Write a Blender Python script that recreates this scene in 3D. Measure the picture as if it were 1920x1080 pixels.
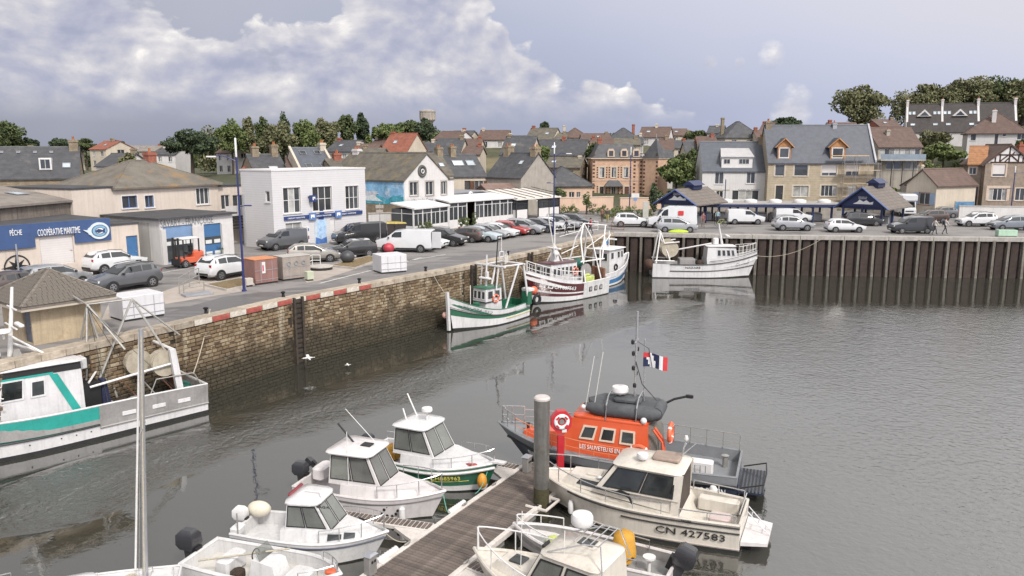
import bpy, bmesh, math, random
from mathutils import Vector, Matrix
import numpy as np
R=math.radians; PI=math.pi
for o in list(bpy.data.objects): bpy.data.objects.remove(o)
scn=bpy.context.scene; COL=scn.collection
# ---------------------------------------------------------------- camera
FOC=1480.0; PITCH=R(10); EYE=13.0; ZQ=4.1
cam=bpy.data.objects.new('camera',bpy.data.cameras.new('camera')); COL.objects.link(cam)
cam.location=(0,0,EYE); cam.rotation_euler=(R(90)-PITCH,0,0)
cam.data.sensor_width=36; cam.data.lens=36*FOC/1920; cam.data.clip_end=6000; cam.data.clip_start=.2
scn.camera=cam
# ---------------------------------------------------------------- world / sky
SUN_AZ=R(152); SUN_EL=R(46)      # azimuth from +Y towards +X
w=bpy.data.worlds.new('World'); scn.world=w; w.use_nodes=True
nt=w.node_tree; N=nt.nodes; Lk=nt.links; N.clear()
def wn(t,**k):
    n=N.new(t)
    for a,b in k.items(): setattr(n,a,b)
    return n
def wl(a,b): Lk.new(a,b)
def wmath(op,a,b=None,c=None,clamp=False):
    n=wn('ShaderNodeMath',operation=op,use_clamp=clamp)
    for i,v in enumerate((a,b,c)):
        if v is None: continue
        if isinstance(v,(int,float)): n.inputs[i].default_value=v
        else: wl(v,n.inputs[i])
    return n.outputs[0]
def wmix(f,a,b):
    n=wn('ShaderNodeMix',data_type='RGBA')
    for s,v in ((0,f),(6,a),(7,b)):
        if isinstance(v,(int,float)): n.inputs[s].default_value=v
        elif isinstance(v,tuple): n.inputs[s].default_value=(*v,1)
        else: wl(v,n.inputs[s])
    return n.outputs[2]
def wramp(f,stops):
    n=wn('ShaderNodeValToRGB'); e=n.color_ramp.elements
    while len(e)<len(stops): e.new(.5)
    for q,(p,c) in zip(e,stops): q.position=p; q.color=(*c,1) if isinstance(c,tuple) else (c,c,c,1)
    wl(f,n.inputs[0]); return n.outputs[0]
out=wn('ShaderNodeOutputWorld'); bg=wn('ShaderNodeBackground'); wl(bg.outputs[0],out.inputs[0])
sky=wn('ShaderNodeTexSky',sky_type='NISHITA'); sky.sun_disc=False; sky.sun_elevation=SUN_EL; sky.sun_rotation=SUN_AZ
sky.air_density=1; sky.dust_density=2; sky.ozone_density=2
tc=wn('ShaderNodeTexCoord'); sep=wn('ShaderNodeSeparateXYZ'); wl(tc.outputs['Generated'],sep.inputs[0])
vx,vy,vz=sep.outputs
el=wmath('ARCSINE',vz)                      # elevation, radians
az=wmath('ARCTAN2',vx,vy)                   # 0 ahead, + right
# overcast veil: lavender-grey low down, paler and creamier overhead
veil=wramp(el,[(0.0,(5.0,5.5,7.5)),(0.05,(4.9,5.35,7.4)),(0.12,(6.0,6.4,8.5)),(0.19,(7.6,7.8,9.4)),(.26,(13.0,12.7,12.8)),(.40,(12.5,12.1,11.9)),(1.0,(10.5,10.2,10.0))])
glow=wmath('MULTIPLY_ADD',wmath('COSINE',wmath('SUBTRACT',az,2.2)),.6,1.0)      # the hidden sun stands behind to the right: that side of the overcast is brighter
gl=wn('ShaderNodeVectorMath',operation='SCALE'); wl(veil,gl.inputs[0]); wl(glow,gl.inputs['Scale']); veil=gl.outputs[0]
base=wmix(.88,sky.outputs[0],veil)
# cloud sheet: domain (azimuth, elevation) with billowy noise
cv=wn('ShaderNodeCombineXYZ'); wl(az,cv.inputs[0]); wl(wmath('MULTIPLY',el,1.5),cv.inputs[1])
def noise(vec,scale,det,rough,dist=0):
    n=wn('ShaderNodeTexNoise'); n.inputs['Scale'].default_value=scale; n.inputs['Detail'].default_value=det
    n.inputs['Roughness'].default_value=rough; n.inputs['Distortion'].default_value=dist
    wl(vec,n.inputs['Vector']); return n.outputs[0]
def shifted(dx,dy):
    m=wn('ShaderNodeMapping'); wl(cv.outputs[0],m.inputs[0]); m.inputs['Location'].default_value=(dx,dy,0); return m.outputs[0]
n1=noise(cv.outputs[0],8.5,6,.60,.2); n1b=noise(shifted(-.012,.022),8.5,3,.60,.2); n2=noise(cv.outputs[0],30,4,.6)
vo=wn('ShaderNodeTexVoronoi'); vo.feature='SMOOTH_F1'; vo.inputs['Scale'].default_value=30; vo.inputs['Detail'].default_value=1.5; wl(cv.outputs[0],vo.inputs['Vector'])
puff=wmath('SUBTRACT',.5,vo.outputs['Distance'])
n3=noise(cv.outputs[0],2.3,3,.5)
# top of the cumulus bank as a function of azimuth (it goes on round the horizon)
top=wramp(wmath('MULTIPLY_ADD',az,1/(2*PI),.5),[(0.0,.17),(.2,.2),(.36,.24),(.425,.21),(.441,.135),(.456,.13),(.468,.19),(.484,.25),(.495,.20),(.501,.115),(.517,.094),(.528,.074),(.537,.04),(.545,-.05),(.70,-.05),(.85,.15),(1.0,.17)])
d=wmath('SUBTRACT',top,el)
lowcut=wmath('MULTIPLY_ADD',el,26,-.75,clamp=True)
field=wmath('ADD',wmath('MULTIPLY',d,24),wmath('ADD',wmath('MULTIPLY_ADD',n1,4.0,-2.0),wmath('MULTIPLY',puff,1.5)))
def blob(a0,e0,s):
    q=wmath('ADD',wmath('POWER',wmath('ABSOLUTE',wmath('SUBTRACT',az,a0)),2),wmath('POWER',wmath('ABSOLUTE',wmath('SUBTRACT',el,e0)),2))
    return wmath('MULTIPLY_ADD',q,-1/(s*s),1.0)
small=wmath('MAXIMUM',wmath('MAXIMUM',blob(.307,.106,.020),blob(.335,.048,.030)),wmath('MAXIMUM',blob(.238,.101,.011),blob(.272,.100,.008)))
smallf=wmath('ADD',wmath('MULTIPLY',small,1.6),wmath('ADD',wmath('MULTIPLY_ADD',n2,2.4,-1.5),wmath('MULTIPLY',puff,.6)))
mask=wmath('MAXIMUM',wmath('MULTIPLY',wmath('MULTIPLY_ADD',field,3.2,.4,clamp=True),lowcut),wmath('MULTIPLY',wmath('MULTIPLY',smallf,.8,clamp=True),.7))
rel=wmath('SUBTRACT',n1,n1b)
lit=wmath('ADD',wmath('MULTIPLY_ADD',rel,3.0,.36),wmath('ADD',wmath('MULTIPLY_ADD',n2,.55,-.26),wmath('MULTIPLY',wmath('MULTIPLY_ADD',field,-.22,.55,clamp=True),.38)),clamp=True)
ccol=wramp(lit,[(0.0,(3.5,3.7,4.9)),(.3,(4.4,4.5,5.5)),(.55,(5.5,5.45,6.0)),(.8,(7.0,6.8,6.9)),(1.0,(9.6,9.2,8.8))])
# thin high veil, creamier towards the bright side
warm=wmath('MULTIPLY',wmath('MULTIPLY_ADD',az,1.6,-.12,clamp=True),wmath('MULTIPLY_ADD',el,9,-.25,clamp=True))
thin=wmath('ADD',wmath('MULTIPLY',wmath('MULTIPLY_ADD',n3,2.4,-.85,clamp=True),.35),wmath('MULTIPLY',warm,.75),clamp=True)
thin=wmath('MULTIPLY',thin,wmath('MULTIPLY_ADD',el,-7,2.2,clamp=True))
base2=wmix(thin,base,(6.3,6.1,6.3))
col=wmix(wmath('MULTIPLY',mask,.9),base2,ccol)
wl(col,bg.inputs[0]); bg.inputs[1].default_value=.096
# ---------------------------------------------------------------- sun (high, hazed)
sl=bpy.data.lights.new('sun','SUN'); sl.energy=2.7; sl.angle=R(9); sl.color=(1,.95,.88)
sun=bpy.data.objects.new('sun',sl); COL.objects.link(sun)
sd=Vector((math.sin(SUN_AZ)*math.cos(SUN_EL),math.cos(SUN_AZ)*math.cos(SUN_EL),math.sin(SUN_EL)))
sun.rotation_euler=sd.to_track_quat('Z','Y').to_euler(); sun.location=(0,0,80)
vs=scn.view_settings; vs.view_transform='Standard'; vs.look='None'; vs.gamma=1; vs.exposure=.28; vs.use_curve_mapping=False
scn.cycles.max_bounces=4; scn.cycles.diffuse_bounces=2; scn.cycles.glossy_bounces=3; scn.cycles.transparent_max_bounces=5; scn.cycles.adaptive_threshold=.02
# ---------------------------------------------------------------- surveying: sight lines onto real planes
CP,SP=math.cos(PITCH),math.sin(PITCH)
def ray(px,py):
    a=(px-960)/FOC; b=(py-540)/FOC
    return Vector((a,CP-b*SP,-SP-b*CP))
def G(px,py,z=ZQ):
    d=ray(px,py); t=(z-EYE)/d.z; return Vector((d.x*t,d.y*t,z))
def ATY(px,py,Y):
    d=ray(px,py); t=Y/d.y; return Vector((d.x*t,Y,EYE+d.z*t))
# ---------------------------------------------------------------- materials
MATS={}
def nodes(name):
    m=bpy.data.materials.new(name); m.use_nodes=True; MATS[name]=m
    t=m.node_tree; b=t.nodes['Principled BSDF']; return m,t,b
class NT:
    def __init__(s,t): s.t=t
    def n(s,ty,ins=None,**k):
        n=s.t.nodes.new(ty)
        for a,b in k.items(): setattr(n,a,b)
        for a,v in (ins or {}).items():
            if hasattr(v,'is_output') or isinstance(v,bpy.types.NodeSocket): s.t.links.new(v,n.inputs[a])
            else: n.inputs[a].default_value=v
        return n
    def math(s,op,a,b=0,clamp=False): return s.n('ShaderNodeMath',{0:a,1:b},operation=op,use_clamp=clamp).outputs[0]
    def mix(s,f,a,b,bt='MIX'):
        c=lambda v:(*v,1) if isinstance(v,tuple) and len(v)==3 else v
        return s.n('ShaderNodeMix',{0:f,6:c(a),7:c(b)},data_type='RGBA',blend_type=bt).outputs[2]
    def ramp(s,f,st):
        n=s.n('ShaderNodeValToRGB',{0:f}); e=n.color_ramp.elements
        while len(e)<len(st): e.new(.5)
        for q,(p,c) in zip(e,st): q.position=p; q.color=(*c,1) if isinstance(c,tuple) else (c,c,c,1)
        return n.outputs[0]
    def noise(s,vec,sc,det=4,ro=.6,dist=0):
        return s.n('ShaderNodeTexNoise',{'Vector':vec,'Scale':sc,'Detail':det,'Roughness':ro,'Distortion':dist}).outputs[0]
def mat(name,col,var=.18,scale=1.5,rough=.7,metal=0,bump=0,bscale=None,streak=0,course=0,cdepth=.35,coat=0,patch=None,island=0,spec=.5):
    """procedural surface: tone variation, rain streaks, horizontal courses, patches of a second colour"""
    if name in MATS: return MATS[name]
    m,t,b=nodes(name); k=NT(t); tcn=k.n('ShaderNodeTexCoord'); v=tcn.outputs['Object']
    n=k.noise(v,scale,5,.65); nf=k.noise(v,scale*9,3,.6)
    f=k.math('ADD',k.math('MULTIPLY',n,.7),k.math('MULTIPLY',nf,.3))
    lo=tuple(c*(1-var*1.6) for c in col); hi=tuple(min(1,c*(1+var*1.3)) for c in col)
    c=k.ramp(f,[(.3,lo),(.52,col),(.72,hi)])
    if patch:
        pc,ps,pt,pa=patch
        pn=k.noise(v,ps,6,.7); c=k.mix(k.math('MULTIPLY',k.math('MULTIPLY',k.math('SUBTRACT',pn,pt),7,True),pa),c,pc)
    if streak:
        mp=k.n('ShaderNodeMapping',{'Vector':v,'Scale':(3.2,3.2,.16)}); sn=k.noise(mp.outputs[0],1.4,4,.7)
        c=k.mix(k.math('MULTIPLY',k.math('MULTIPLY',k.math('SUBTRACT',sn,.48),5,True),streak),c,tuple(x*.35 for x in col))
    hgt=None
    if course:
        sp_=k.n('ShaderNodeSeparateXYZ',{0:v}); z=k.math('FRACT',k.math('DIVIDE',sp_.outputs[2],course))
        ln=k.math('LESS_THAN',z,.14); c=k.mix(k.math('MULTIPLY',ln,cdepth),c,tuple(x*.3 for x in col)); hgt=z
    if island:
        gi=k.n('ShaderNodeNewGeometry'); oi=k.n('ShaderNodeObjectInfo')
        r=k.math('FRACT',k.math('ADD',gi.outputs['Random Per Island'],oi.outputs['Random']))
        c=k.mix(1.0,c,k.ramp(r,[(0,1-island),(1,1.0)]),'MULTIPLY')
    t.links.new(c,b.inputs['Base Color'])
    rr=k.n('ShaderNodeMapRange',{0:nf,3:max(.02,rough-.1),4:min(1,rough+.1)}); t.links.new(rr.outputs[0],b.inputs['Roughness'])
    b.inputs['Metallic'].default_value=metal; b.inputs['Specular IOR Level'].default_value=spec
    if coat: b.inputs['Coat Weight'].default_value=coat; b.inputs['Coat Roughness'].default_value=.06
    if bump:
        bn=k.noise(v,bscale or scale*8,5,.7)
        if hgt is not None: bn=k.math('ADD',bn,k.math('MULTIPLY',hgt,1.2))
        bu=k.n('ShaderNodeBump',{'Height':bn,'Strength':bump,'Distance':.05}); t.links.new(bu.outputs[0],b.inputs['Normal'])
    return m
def glassmat(name,tint,rough=.04,var=.5,scale=.7,clear=0):
    if name in MATS: return MATS[name]
    m,t,b=nodes(name); k=NT(t); v=k.n('ShaderNodeTexCoord').outputs['Object']; oi=k.n('ShaderNodeObjectInfo')
    n=k.noise(v,scale,2,.5); f=k.math('ADD',k.math('MULTIPLY',n,.6),k.math('MULTIPLY',oi.outputs['Random'],.4))
    t.links.new(k.ramp(f,[(.25,tuple(x*(1-var) for x in tint)),(.7,tuple(min(1,x*(1+var)) for x in tint))]),b.inputs['Base Color'])
    b.inputs['Roughness'].default_value=rough; b.inputs['Specular IOR Level'].default_value=.7
    if clear:
        b.inputs['Alpha'].default_value=1-clear
    return m
# ---------------------------------------------------------------- mesh building
class MB:
    def __init__(s): s.v=[]; s.f=[]; s.m=[]
    def add(s,vs,fs,mi=0):
        o=len(s.v); s.v+= [tuple(v) for v in vs]; s.f+=[tuple(i+o for i in f) for f in fs]
        s.m+= [mi]*len(fs) if isinstance(mi,int) else list(mi); return s
    def bx(s,x0,x1,y0,y1,z0,z1,mi=0):
        return s.add([(x0,y0,z0),(x1,y0,z0),(x1,y1,z0),(x0,y1,z0),(x0,y0,z1),(x1,y0,z1),(x1,y1,z1),(x0,y1,z1)],
              [(0,3,2,1),(4,5,6,7),(0,1,5,4),(1,2,6,5),(2,3,7,6),(3,0,4,7)],mi)
    def box(s,c,d,rz=0,mi=0,rx=0,ry=0):
        M=Matrix.Translation(c)@Matrix.Rotation(rz,4,'Z')@Matrix.Rotation(ry,4,'Y')@Matrix.Rotation(rx,4,'X')
        a,b,e=d[0]/2,d[1]/2,d[2]/2
        P=[M@Vector(p) for p in ((-a,-b,-e),(a,-b,-e),(a,b,-e),(-a,b,-e),(-a,-b,e),(a,-b,e),(a,b,e),(-a,b,e))]
        return s.add(P,[(0,3,2,1),(4,5,6,7),(0,1,5,4),(1,2,6,5),(2,3,7,6),(3,0,4,7)],mi)
    def rbox(s,c,d,b=.05,rz=0,mi=0):
        """box with chamfered edges"""
        x,y,z=d[0]/2,d[1]/2,d[2]/2; b=min(b,x*.9,y*.9,z*.9); M=Matrix.Translation(c)@Matrix.Rotation(rz,4,'Z')
        def ring(zz,ix): 
            X,Y=x-ix,y-ix
            return [M@Vector(p) for p in ((-X+b,-Y,zz),(X-b,-Y,zz),(X,-Y+b,zz),(X,Y-b,zz),(X-b,Y,zz),(-X+b,Y,zz),(-X,Y-b,zz),(-X,-Y+b,zz))]
        return s.loft([ring(-z,b*.7),ring(-z+b*.7,0),ring(z-b*.7,0),ring(z,b*.7)],True,True,mi)
    def loft(s,rings,closed=True,cap=True,mi=0):
        n=len(rings[0]); vs=[p for r in rings for p in r]; fs=[]
        for i in range(len(rings)-1):
            for j in range(n if closed else n-1):
                a=i*n+j; b=i*n+(j+1)%n; fs.append((a,b,b+n,a+n))
        if cap: fs+= [tuple(range(n))[::-1],tuple(range((len(rings)-1)*n,len(rings)*n))]
        return s.add(vs,fs,mi)
    def tube(s,pts,r,n=6,mi=0,cap=True):
        pts=[Vector(p) for p in pts]; rings=[]
        for i,p in enumerate(pts):
            a=pts[max(0,i-1)]; b=pts[min(len(pts)-1,i+1)]; d=(b-a)
            if d.length<1e-9: d=Vector((0,0,1))
            d.normalize(); u=d.cross(Vector((0,0,1)))
            if u.length<.05: u=d.cross(Vector((1,0,0)))
            u.normalize(); w_=d.cross(u); rr=r[i] if isinstance(r,(list,tuple)) else r
            rings.append([p+(u*math.cos(2*PI*k/n)+w_*math.sin(2*PI*k/n))*rr for k in range(n)])
        return s.loft(rings,True,cap,mi)
    def lathe(s,prof,n=16,loc=(0,0,0),axis='z',mi=0,cap=True):
        rings=[]
        for r,h in prof:
            ring=[]
            for k in range(n):
                c,t=r*math.cos(2*PI*k/n),r*math.sin(2*PI*k/n)
                p={'z':(c,t,h),'x':(h,c,t),'y':(c,h,t)}[axis]; ring.append((p[0]+loc[0],p[1]+loc[1],p[2]+loc[2]))
            rings.append(ring)
        return s.loft(rings,True,cap,mi)
    def prism(s,poly,axis,a,b,mi=0):
        f={'y':lambda p,h:(p[0],h,p[1]),'x':lambda p,h:(h,p[0],p[1]),'z':lambda p,h:(p[0],p[1],h)}[axis]
        return s.loft([[f(p,a) for p in poly],[f(p,b) for p in poly]],True,True,mi)
    def torus(s,c,R_,r,axis='z',n=20,k=8,mi=0):
        rings=[]
        for i in range(n+1):
            a=2*PI*i/n; ring=[]
            for j in range(k):
                b=2*PI*j/k; d=R_+r*math.cos(b); h=r*math.sin(b); x,y=d*math.cos(a),d*math.sin(a)
                p={'z':(x,y,h),'x':(h,x,y),'y':(x,h,y)}[axis]; ring.append((c[0]+p[0],c[1]+p[1],c[2]+p[2]))
            rings.append(ring)
        return s.loft(rings,True,False,mi)
    def sphere(s,c,r,n=14,m=9,mi=0,sz=(1,1,1)):
        pr=[(max(1e-3,r*math.sin(PI*i/m)),-r*math.cos(PI*i/m)) for i in range(m+1)]; o=len(s.v)
        s.lathe(pr,n,(0,0,0),'z',mi)
        for i in range(o,len(s.v)): p=s.v[i]; s.v[i]=(p[0]*sz[0]+c[0],p[1]*sz[1]+c[1],p[2]*sz[2]+c[2])
        return s
    def mesh(s,name,mats,smooth=35):
        me=bpy.data.meshes.new(name); me.from_pydata(s.v,[],s.f)
        for x in (mats if isinstance(mats,(list,tuple)) else [mats]): me.materials.append(x)
        me.polygons.foreach_set('material_index',s.m)
        if smooth:
            me.polygons.foreach_set('use_smooth',[True]*len(s.f)); me.update(); me.set_sharp_from_angle(angle=R(smooth))
        me.update(); return me
    def build(s,name,mats,parent=None,loc=None,rz=0,smooth=35):
        return link(name,s.mesh(name,mats,smooth),parent,loc,rz)
def link(name,me,parent=None,loc=None,rz=0):
    o=bpy.data.objects.new(name,me); COL.objects.link(o); o.parent=parent
    if loc is not None: o.location=loc
    if rz: o.rotation_euler=(0,0,rz)
    return o
def tag(o,label=None,cat=None,group=None,kind=None):
    if label: o['label']=label
    if cat: o['category']=cat
    if group: o['group']=group
    if kind: o['kind']=kind
    return o
def empty(name,loc,rz=0,label=None,cat=None,group=None):
    o=bpy.data.objects.new(name,None); COL.objects.link(o); o.location=loc; o.rotation_euler=(0,0,rz); o.empty_display_size=.3
    return tag(o,label,cat,group)
TXT={}
def text_mesh(s,w,h,m,ex=.01):
    key=(s,round(w,3),round(h,3),m.name)
    if key in TXT: return TXT[key]
    c=bpy.data.curves.new('lettering','FONT'); c.body=s; c.extrude=.05; c.resolution_u=2
    o=bpy.data.objects.new('lettering',c); COL.objects.link(o); me=bpy.data.meshes.new_from_object(o); bpy.data.objects.remove(o)
    n=len(me.vertices); co=np.empty(n*3); me.vertices.foreach_get('co',co); co=co.reshape(-1,3)
    lo,hi=co.min(0),co.max(0); co[:,0]=(co[:,0]-lo[0])/(hi[0]-lo[0])*w; co[:,1]=(co[:,1]-lo[1])/(hi[1]-lo[1])*h
    co[:,2]=co[:,2]/.05*ex; me.vertices.foreach_set('co',co.ravel()); me.materials.clear(); me.materials.append(m); me.update(); TXT[key]=me
    return me
def text(s,w,h,m,parent,loc,rot=(PI/2,0,0),name='lettering'):
    o=link(name,text_mesh(s,w,h,m),parent,loc); o.rotation_euler=rot; return o
def text_on(s,w,h,m,parent,o0,xdir,up,name='lettering'):
    """lettering laid on a plane: o0 lower-left corner, xdir reading direction, up"""
    x=Vector(xdir).normalized(); u=Vector(up); u=(u-x*u.dot(x)).normalized(); z=x.cross(u)
    o=link(name,text_mesh(s,w,h,m),parent); o.matrix_local=Matrix((( x.x,u.x,z.x,o0[0]),(x.y,u.y,z.y,o0[1]),(x.z,u.z,z.z,o0[2]),(0,0,0,1))); return o
def quadpt(q,u,v):
    a=q[0].lerp(q[1],u); b=q[3].lerp(q[2],u); return a.lerp(b,v)
def pane_on(parent,q,u0,u1,v0,v1,fm,gm,fw=.05,proud=.03,name='window',mull=0,gname='pane'):
    """window laid into quad q (ll,lr,ur,ul): raised frame + pane as sub-part"""
    q=[Vector(p) for p in q]; nrm=(q[1]-q[0]).cross(q[3]-q[0]).normalized()
    c=[quadpt(q,a,b) for a,b in ((u0,v0),(u1,v0),(u1,v1),(u0,v1))]; ctr=sum(c,Vector())/4
    ins=[]
    for p in c:
        d=ctr-p; ins.append(p+d*min(.45,fw*1.4/max(d.length,.01)))
    f=MB(); P=[p+nrm*.004 for p in c]+[p+nrm*proud for p in c]+[p+nrm*proud for p in ins]+[p+nrm*.004 for p in ins]
    fs=[]
    for i in range(4):
        j=(i+1)%4; fs+=[(i,j,4+j,4+i),(4+i,4+j,8+j,8+i),(8+i,8+j,12+j,12+i)]
    f.add(P,fs)
    for k in range(mull):
        t=(k+1)/(mull+1); a=ins[0].lerp(ins[1],t)+nrm*.02; b=ins[3].lerp(ins[2],t)+nrm*.02; f.tube([a,b],fw*.5,4)
    w_=f.build(name,fm,parent,smooth=0)
    MB().add([p+nrm*.012 for p in ins],[(0,1,2,3)]).build(gname,gm,w_,smooth=0); return w_
# ================================================================ SETTING
random.seed(7)
def smooth(a,b,x): t=min(1,max(0,(x-a)/(b-a))); return t*t*(3-2*t)
def hill(x,y):
    A=3+7.5*smooth(-75,5,x)+2.5*smooth(40,110,x)
    h=ZQ-.02+A*smooth(112,205,y)+2.5*smooth(60,130,x)*smooth(160,240,y)
    return h+ (.35*math.sin(x*.11+1)*math.cos(y*.09) if y>135 else 0)
# water
wm,t,b=nodes('harbour_water'); k=NT(t); geo=k.n('ShaderNodeNewGeometry'); v=geo.outputs['Position']
mp=k.n('ShaderNodeMapping',{'Vector':v,'Scale':(1,1.0,1),'Rotation':(0,0,R(25))}).outputs[0]
big=k.noise(k.n('ShaderNodeMapping',{'Vector':v,'Scale':(.045,.11,1),'Rotation':(0,0,R(-28))}).outputs[0],1,4,.55,.6)
sx=k.n('ShaderNodeSeparateXYZ',{0:v})
# wind lanes: sheltered under the walls, a ruffled lane off the stone quay, open ripples to the right
dW=k.math('ADD',k.math('ADD',k.math('MULTIPLY',sx.outputs[0],.78),k.math('MULTIPLY',sx.outputs[1],-.62)),k.math('ADD',39.3,k.math('MULTIPLY',big,6)))
lane=k.math('SUBTRACT',1,k.math('ABSOLUTE',k.math('DIVIDE',k.math('SUBTRACT',dW,11.2),2.8)),True)
opn=k.math('MULTIPLY',k.math('SUBTRACT',k.math('ADD',k.math('ADD',sx.outputs[0],k.math('MULTIPLY',sx.outputs[1],-.08)),k.math('MULTIPLY',big,10)),8.0),.09,True)
shel=k.math('MULTIPLY',k.math('SUBTRACT',72,k.math('ADD',sx.outputs[1],k.math('MULTIPLY',big,7))),.12,True)
amt=k.math('MULTIPLY',k.math('MAXIMUM',k.math('MULTIPLY',lane,2.6),k.math('MULTIPLY',opn,.42)),shel)
w1=k.noise(mp,3.4,3,.6,.5); w2=k.noise(mp,1.15,3,.55,.4); w3=k.noise(mp,.4,2,.5)
hh=k.math('ADD',k.math('MULTIPLY',k.math('MULTIPLY',w1,k.math('ADD',amt,.03)),.075),k.math('ADD',k.math('MULTIPLY',k.math('MULTIPLY',w2,k.math('ADD',k.math('MULTIPLY',amt,.7),.06)),.075),k.math('MULTIPLY',w3,.016)))
bu=k.n('ShaderNodeBump',{'Height':hh,'Strength':1.0,'Distance':1.0}); t.links.new(bu.outputs[0],b.inputs['Normal'])
b.inputs['Base Color'].default_value=(.032,.032,.026,1); t.links.new(k.math('ADD',k.math('MULTIPLY',amt,.14),.03),b.inputs['Roughness']); b.inputs['IOR'].default_value=2.7
MB().add([(-120,-60,0),(260,-60,0),(260,95,0),(-120,95,0)],[(0,1,2,3)]).build('harbour_water',wm,smooth=0)['kind']='structure'
# quay line
EDGE=[Vector((-34.5,9,ZQ)),Vector((-27,21.5,ZQ)),Vector((-19.6,35.5,ZQ))]+[G(*p) for p in ((325,610),(545,560),(870,500),(1035,465),(1150,437))]
CORNER=EDGE[-1]
REDGE=[CORNER,G(1500,443),G(1920,447),Vector((90,75.5,ZQ))]
# asphalt with wet patches
am,t,b=nodes('asphalt'); k=NT(t); v=k.n('ShaderNodeNewGeometry').outputs['Position']
mp=k.n('ShaderNodeMapping',{'Vector':v,'Scale':(.16,.5,1),'Rotation':(0,0,R(-58))}).outputs[0]
n1=k.noise(mp,.9,6,.65,.5); n2=k.noise(v,14,3,.7); n3=k.noise(v,.12,4,.6)
wet=k.math('MULTIPLY',k.math('SUBTRACT',n1,.5),8,True)
c=k.mix(n2,(.135,.13,.13),(.225,.215,.21)); c=k.mix(k.math('MULTIPLY',n3,.7),c,(.26,.24,.23)); c=k.mix(k.math('MULTIPLY',wet,.8),c,(.07,.068,.072))
t.links.new(c,b.inputs['Base Color']); t.links.new(k.math('SUBTRACT',.85,k.math('MULTIPLY',wet,.2)),b.inputs['Roughness'])
bu=k.n('ShaderNodeBump',{'Height':n2,'Strength':.25,'Distance':.02}); t.links.new(bu.outputs[0],b.inputs['Normal'])
pts=[(p.x,p.y,ZQ) for p in EDGE]+[(p.x,p.y,ZQ) for p in REDGE[1:]]+[(700,75.5,ZQ),(700,128,ZQ),(-700,128,ZQ),(-700,9,ZQ)]
MB().add(pts,[tuple(range(len(pts)))]).build('quay_pavement',am,smooth=0)['kind']='structure'
# terrain behind the port
gm,t,b=nodes('hillside'); k=NT(t); v=k.n('ShaderNodeNewGeometry').outputs['Position']
n1=k.noise(v,.06,5,.6); n2=k.noise(v,.9,5,.7)
c=k.mix(n2,(.03,.036,.02),(.085,.088,.045)); c=k.mix(k.math('MULTIPLY',k.math('SUBTRACT',n1,.54),6,True),c,(.16,.135,.075))
t.links.new(c,b.inputs['Base Color']); b.inputs['Roughness'].default_value=.95
bu=k.n('ShaderNodeBump',{'Height':n2,'Strength':.8,'Distance':.3}); t.links.new(bu.outputs[0],b.inputs['Normal'])
xs=[-1600,-900,-500]+[i*12 for i in range(-27,28)]+[500,900,1600]; ys=[106+i*6 for i in range(35)]+[340,400,500,700,1000,1500,2500]
vs=[(x,y,hill(x,y)-(.06 if y<125 else 0)) for y in ys for x in xs]; n=len(xs)
MB().add(vs,[(j*n+i,j*n+i+1,(j+1)*n+i+1,(j+1)*n+i) for j in range(len(ys)-1) for i in range(n-1)]).build('hillside',gm)['kind']='structure'
# ---------------------------------------------------------------- stone quay wall
sm,t,b=nodes('quay_stone'); k=NT(t); v=k.n('ShaderNodeNewGeometry'); pos=v.outputs['Position']; oi=k.n('ShaderNodeObjectInfo')
r=k.math('FRACT',k.math('ADD',v.outputs['Random Per Island'],oi.outputs['Random']))
c=k.ramp(r,[(0,(.055,.034,.02)),(.2,(.13,.088,.05)),(.6,(.225,.16,.095)),(.85,(.30,.235,.155)),(1,(.38,.32,.23))])
n1=k.noise(pos,.45,5,.65); n2=k.noise(pos,9,4,.7)
c=k.mix(k.math('MULTIPLY',n2,.45),c,(.12,.085,.05)); c=k.mix(k.math('MULTIPLY',k.math('SUBTRACT',n1,.53),7,True),c,(.07,.05,.03))
stm=k.n('ShaderNodeMapping',{'Vector':pos,'Scale':(1.3,1.3,.12)}); n4=k.noise(stm.outputs[0],1,4,.7)
c=k.mix(k.math('MULTIPLY',k.math('MULTIPLY',k.math('SUBTRACT',n4,.56),8,True),.5),c,(.48,.43,.33))
sz=k.n('ShaderNodeSeparateXYZ',{0:pos}); wetz=k.math('SUBTRACT',1,k.math('MULTIPLY',k.math('ADD',sz.outputs[2],k.math('MULTIPLY',n1,-2.2)),.8),True)
c=k.mix(k.math('MULTIPLY',wetz,.92),c,(.032,.027,.016)); t.links.new(c,b.inputs['Base Color']); b.inputs['Roughness'].default_value=.8
bu=k.n('ShaderNodeBump',{'Height':n2,'Strength':.6,'Distance':.06}); t.links.new(bu.outputs[0],b.inputs['Normal'])
joint=mat('wall_joint',(.035,.028,.02),.3,3,.9)
coping=mat('coping_stone',(.42,.36,.29),.25,1.2,.8,bump=.4,patch=((.16,.12,.08),.8,.5,.7),island=.3)
red=mat('coping_red_paint',(.33,.075,.06),.35,3,.7,patch=((.30,.25,.2),4,.56,.8)); white=mat('coping_white_paint',(.52,.48,.42),.25,3,.7,patch=((.30,.25,.2),4,.56,.8))
wall=empty('stone_quay_wall',(0,0,0),0,'weathered stone block quay wall with stained base along the basin','wall')
VAR=[]
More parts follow.
